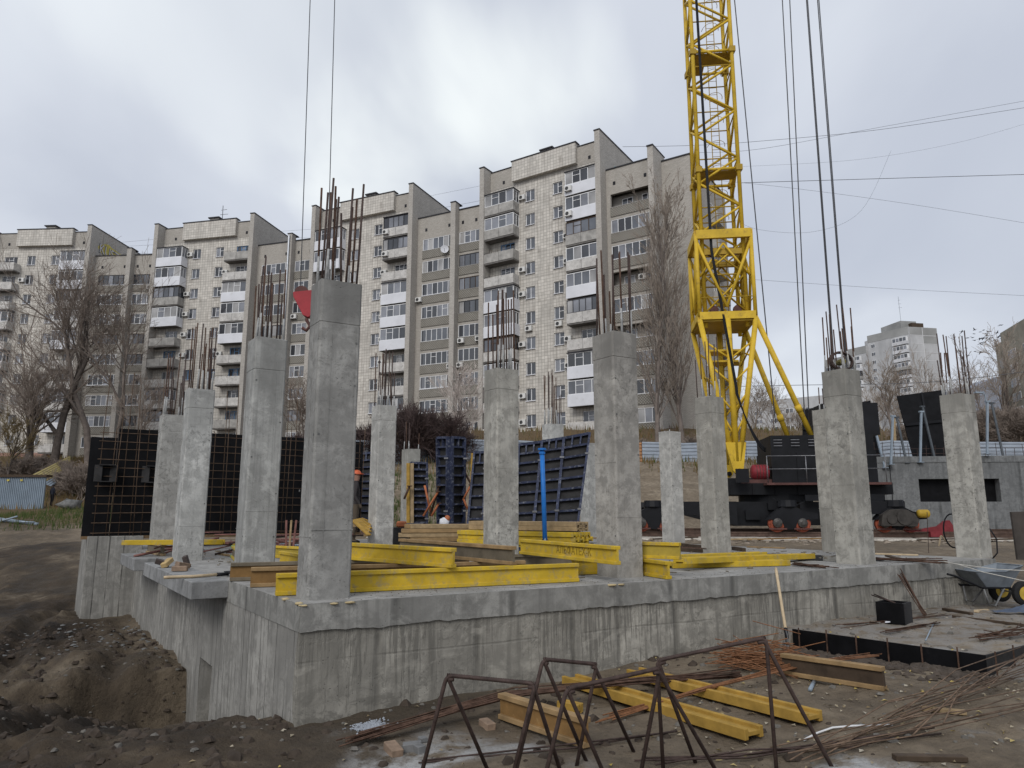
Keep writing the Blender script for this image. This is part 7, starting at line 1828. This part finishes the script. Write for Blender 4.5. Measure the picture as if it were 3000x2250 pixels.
# building cut by the right picture edge
RBY = 150.0; ra, rb_ = atY(2916, 1016, RBY), atY(3060, 975, RBY - 22)
redge = thing('brick_apartment_block', 'grey-beige apartment block cut by the right picture edge', 'building', (ra.x, ra.y, 12)); zt = ra.z
thb = math.atan2(rb_.y - ra.y, rb_.x - ra.x); Lb = (rb_ - ra).to_2d().length + 25
XB = lambda u, y, z: frame(ra.x, ra.y, 0, thb) @ Matrix.Translation((u, y, z))
BEIGE = simple('beige_grey_render', (.30, .275, .22), .9, .2, .5, 0, 0)
place(MB().box(0, 0, 8, Lb, 12, zt).mesh('wall', BEIGE), 'wall', redge, XB(0, 0, 0)); sub('roof_edge', (-.2, -.2, zt + .002, Lb, 12, zt + .25), GPAR, XB(0, 0, 0), redge)
sub('wall', (6, -1.0, 8, Lb, -.004, zt + 1.6), BEIGE, XB(0, 0, 0), redge)
for k in range(8):
    z = zt - 4.6 - 2.9 * k
    sub('loggia_recess', (1.5, -.05, z - .6, 5, -.006, z + 1.5), GPAR if k == 0 else ROOMD, XB(0, 0, 0), redge)
    far_window(8.5, z, 12.5, z + 1.7, lambda u, y, z_: XB(u, y - 1.0, z_), redge, 3); far_window(16, z, 18, z + 1.7, lambda u, y, z_: XB(u, y - 1.0, z_), redge, 2)
ac_unit(XB(13.2, -1.0, zt - 5.0), 'white air conditioner on the block at the right picture edge')
# long pale block behind the crane stays, blue-grey gable
lg = atY(2290, 1195, 240); t = thing('long_apartment_block', 'long low pale block far behind the crane stay struts', 'building', (lg.x, lg.y, 12))
XG = lambda u, y, z: frame(lg.x, lg.y, 0, R(-38)) @ Matrix.Translation((u, y, z))
place(MB().box(-60, 0, 8, 30, 12, lg.z + 3).mesh('wall', PANW.m), 'wall', t, XG(0, 0, 0))
for k in range(5):
    for j in range(16): far_window(-56 + j * 5.2, lg.z - 2.0 - 2.9 * k, -53.4 + j * 5.2, lg.z - .4 - 2.9 * k, XG, t, 2)
gb = atY(2875, 1110, 140); t = thing('gabled_building', 'blue-grey gable wall behind the last column bars', 'building', (gb.x, gb.y, 10))
place(MB().prism([atY(2838, 1400, 140), atY(2838, 1140, 140), atY(2918, 1104, 140), atY(2935, 1104, 140), atY(2935, 1400, 140)], (0, 14, 0)).mesh('gable_wall', simple('blue_grey_cladding', (.30, .33, .40), .8, .08, .3, 0, 0)), 'gable_wall', t, Matrix())
# street lamp and pole
lm = atY(2880, 1330, 66); t = thing('street_lamp', 'bent grey street lamp right of the last column', 'street lamp', lm)
b = MB(); b.tube([lm, atY(2890, 1180, 66), atY(2885, 1155, 66), atY(2868, 1150, 66)], [.09, .07, .05, .04], 7); b.build('pole', GREYB, t, True)
b = MB(); q_ = atY(2868, 1150, 66); b.obox(q_, (.35, 0, -.02), (0, .12, 0), (0, 0, .07)); b.build('lamp_head', GREYB, t)
pl = thing('wooden_pole', 'wooden utility pole behind the leaning black panels', 'pole', atY(2624, 1335, 58)); b = MB(); b.tube([atY(2624, 1340, 58), atY(2619, 1225, 58)], .11, 7); b.build('shaft', TIMB, pl); b = MB(); b.bar(atY(2612, 1238, 58), atY(2627, 1238, 58), .1, .1); b.build('cross_arm', TIMB, pl)

# ------------------------------------------------------------------ wires over the site
WIRE = simple('dark_wire', (.10, .105, .115), .6, .1, 2, 0, 0); WIREP = simple('pale_wire', (.26, .28, .31), .6, .1, 2, 0, 0)
def wire(pts, Y, r, label, mat=WIRE, sag=0):
    p3 = [atY(x * 3000 / 2212, y * 3000 / 2212, Y if not isinstance(Y, tuple) else Y[0] + (Y[1] - Y[0]) * i / (len(pts) - 1)) for i, (x, y) in enumerate(pts)]
    if len(p3) > 2:
        q3 = []
        for i in range(len(p3) - 1):
            a, b, c, d = p3[max(i - 1, 0)], p3[i], p3[i + 1], p3[min(i + 2, len(p3) - 1)]
            for t in np.linspace(0, 1, 8, endpoint=False): q3.append(.5 * ((2 * b) + (c - a) * t + (2 * a - 5 * b + 4 * c - d) * t * t + (3 * b - a - 3 * c + d) * t ** 3))
        p3 = q3 + [p3[-1]]
    o = MB(); o.tube(p3, r, 4); o = o.build('overhead_wire', mat, None, True); tag(o, label, 'wire', 'overhead wires in the sky')
wire([(1345, 317), (1500, 314), (1640, 305), (1900, 280), (2230, 230)], 72, .022, 'wire from the tall section roof rising across the crane to the right')
wire([(1500, 330), (1640, 322), (1900, 275), (2240, 213)], 72, .02, 'wire crossing just below the highest one, right of the mast', WIREP)
wire([(1600, 395), (1830, 388), (2240, 376)], 70, .03, 'thick level wire right of the mast')
wire([(1500, 385), (1700, 405), (1960, 440), (2240, 486)], 76, .018, 'thin wire sloping down to the right below the thick one', WIREP)
wire([(1580, 470), (1640, 496), (1760, 500), (1860, 455), (1925, 325)], 74, .014, 'slack thin wire sagging right of the mast', WIREP)
wire([(1600, 360), (1850, 345), (2060, 310), (2240, 260)], 78, .012, 'faint thin wire between the upper ones', WIREP)
wire([(1600, 602), (1900, 622), (2240, 640)], 80, .018, 'thin wire low over the tower block', WIREP)
wire([(1520, 836), (1720, 832), (2000, 826), (2240, 800)], 58, .022, 'lowest level wire running behind the crane stays')
wire([(940, 452), (1045, 432)], 84, .018, 'wire between two section roofs, lower', WIREP); wire([(905, 428), (1045, 400)], 84, .014, 'wire between two section roofs, upper', WIREP)
for k, (y0, y1) in enumerate(((524, 516), (533, 528), (546, 548))): wire([(255, y0), (345, y1)], 96, .016, 'thin roof wire above the far left loggia section, %s' % ['top', 'middle', 'bottom'][k], WIREP)
for k, (y0, y1) in enumerate(((500, 494), (512, 515))): wire([(600, y0), (690, y1)], 92, .014, 'thin roof wire left of the corner column bars, %s' % ['upper', 'lower'][k], WIREP)
# flock
BIRD = simple('dark_feathers', (.06, .06, .07), .9, .2, 2, 0, 0); rb = random.Random(17)
bme = []
for k in range(3):
    b = MB(); f = (.35, .1, -.15)[k]
    b.tube([(-.28, 0, 0), (-.1, 0, .02), (.12, 0, .02), (.24, 0, .03), (.32, 0, .02)], [.02, .07, .075, .05, .01], 6)
    for s in (-1, 1): b.face((.12, s * .05, .03), (-.1, s * .05, .03), (-.12, s * .35, .03 + f * .35), (.06, s * .38, .03 + f * .4)); b.face((.06, s * .38, .03 + f * .4), (-.12, s * .35, .03 + f * .35), (-.14, s * .68, .03 + f * .5), (-.06, s * .7, .03 + f * .55))
    b.face((-.26, -.03, 0), (-.26, .03, 0), (-.46, .08, 0), (-.46, -.08, 0)); bme.append(b.mesh('bird', BIRD))
zx = lambda x, y: (2450 + x / 4.022, 900 + y / 4.022)
bp = [(1630, 268), (1735, 272), (1698, 292), (1788, 290), (1815, 288), (1940, 211), (2090, 252), (1622, 315), (1760, 310), (1770, 335), (1835, 337), (1975, 298), (1985, 302), (1895, 302), (1548, 362), (1608, 360), (1625, 392), (1690, 372), (1705, 373), (1730, 370), (1772, 362), (1803, 378), (1835, 360), (1870, 388), (1890, 402), (1948, 372), (1972, 333), (2030, 340), (2070, 347), (1712, 420), (1748, 415), (1690, 433), (1718, 436), (1525, 483), (1637, 522), (1695, 535), (1720, 535), (1557, 570), (1480, 288), (1905, 360), (1920, 345)]
for i, (x, y) in enumerate(bp):
    o = bpy.data.objects.new('bird', bme[i % 3]); COL.objects.link(o); o.location = atY(*zx(x, y), 150 + rb.uniform(-10, 10)); o.rotation_euler = (rb.uniform(-.4, .4), rb.uniform(-.3, .3), rb.uniform(-.6, .6) + (0 if rb.random() < .7 else 2.6)); o.scale = (1.05,) * 3
    tag(o, 'small dark bird in the flock above the right trees', 'bird', 'birds flying in a flock')
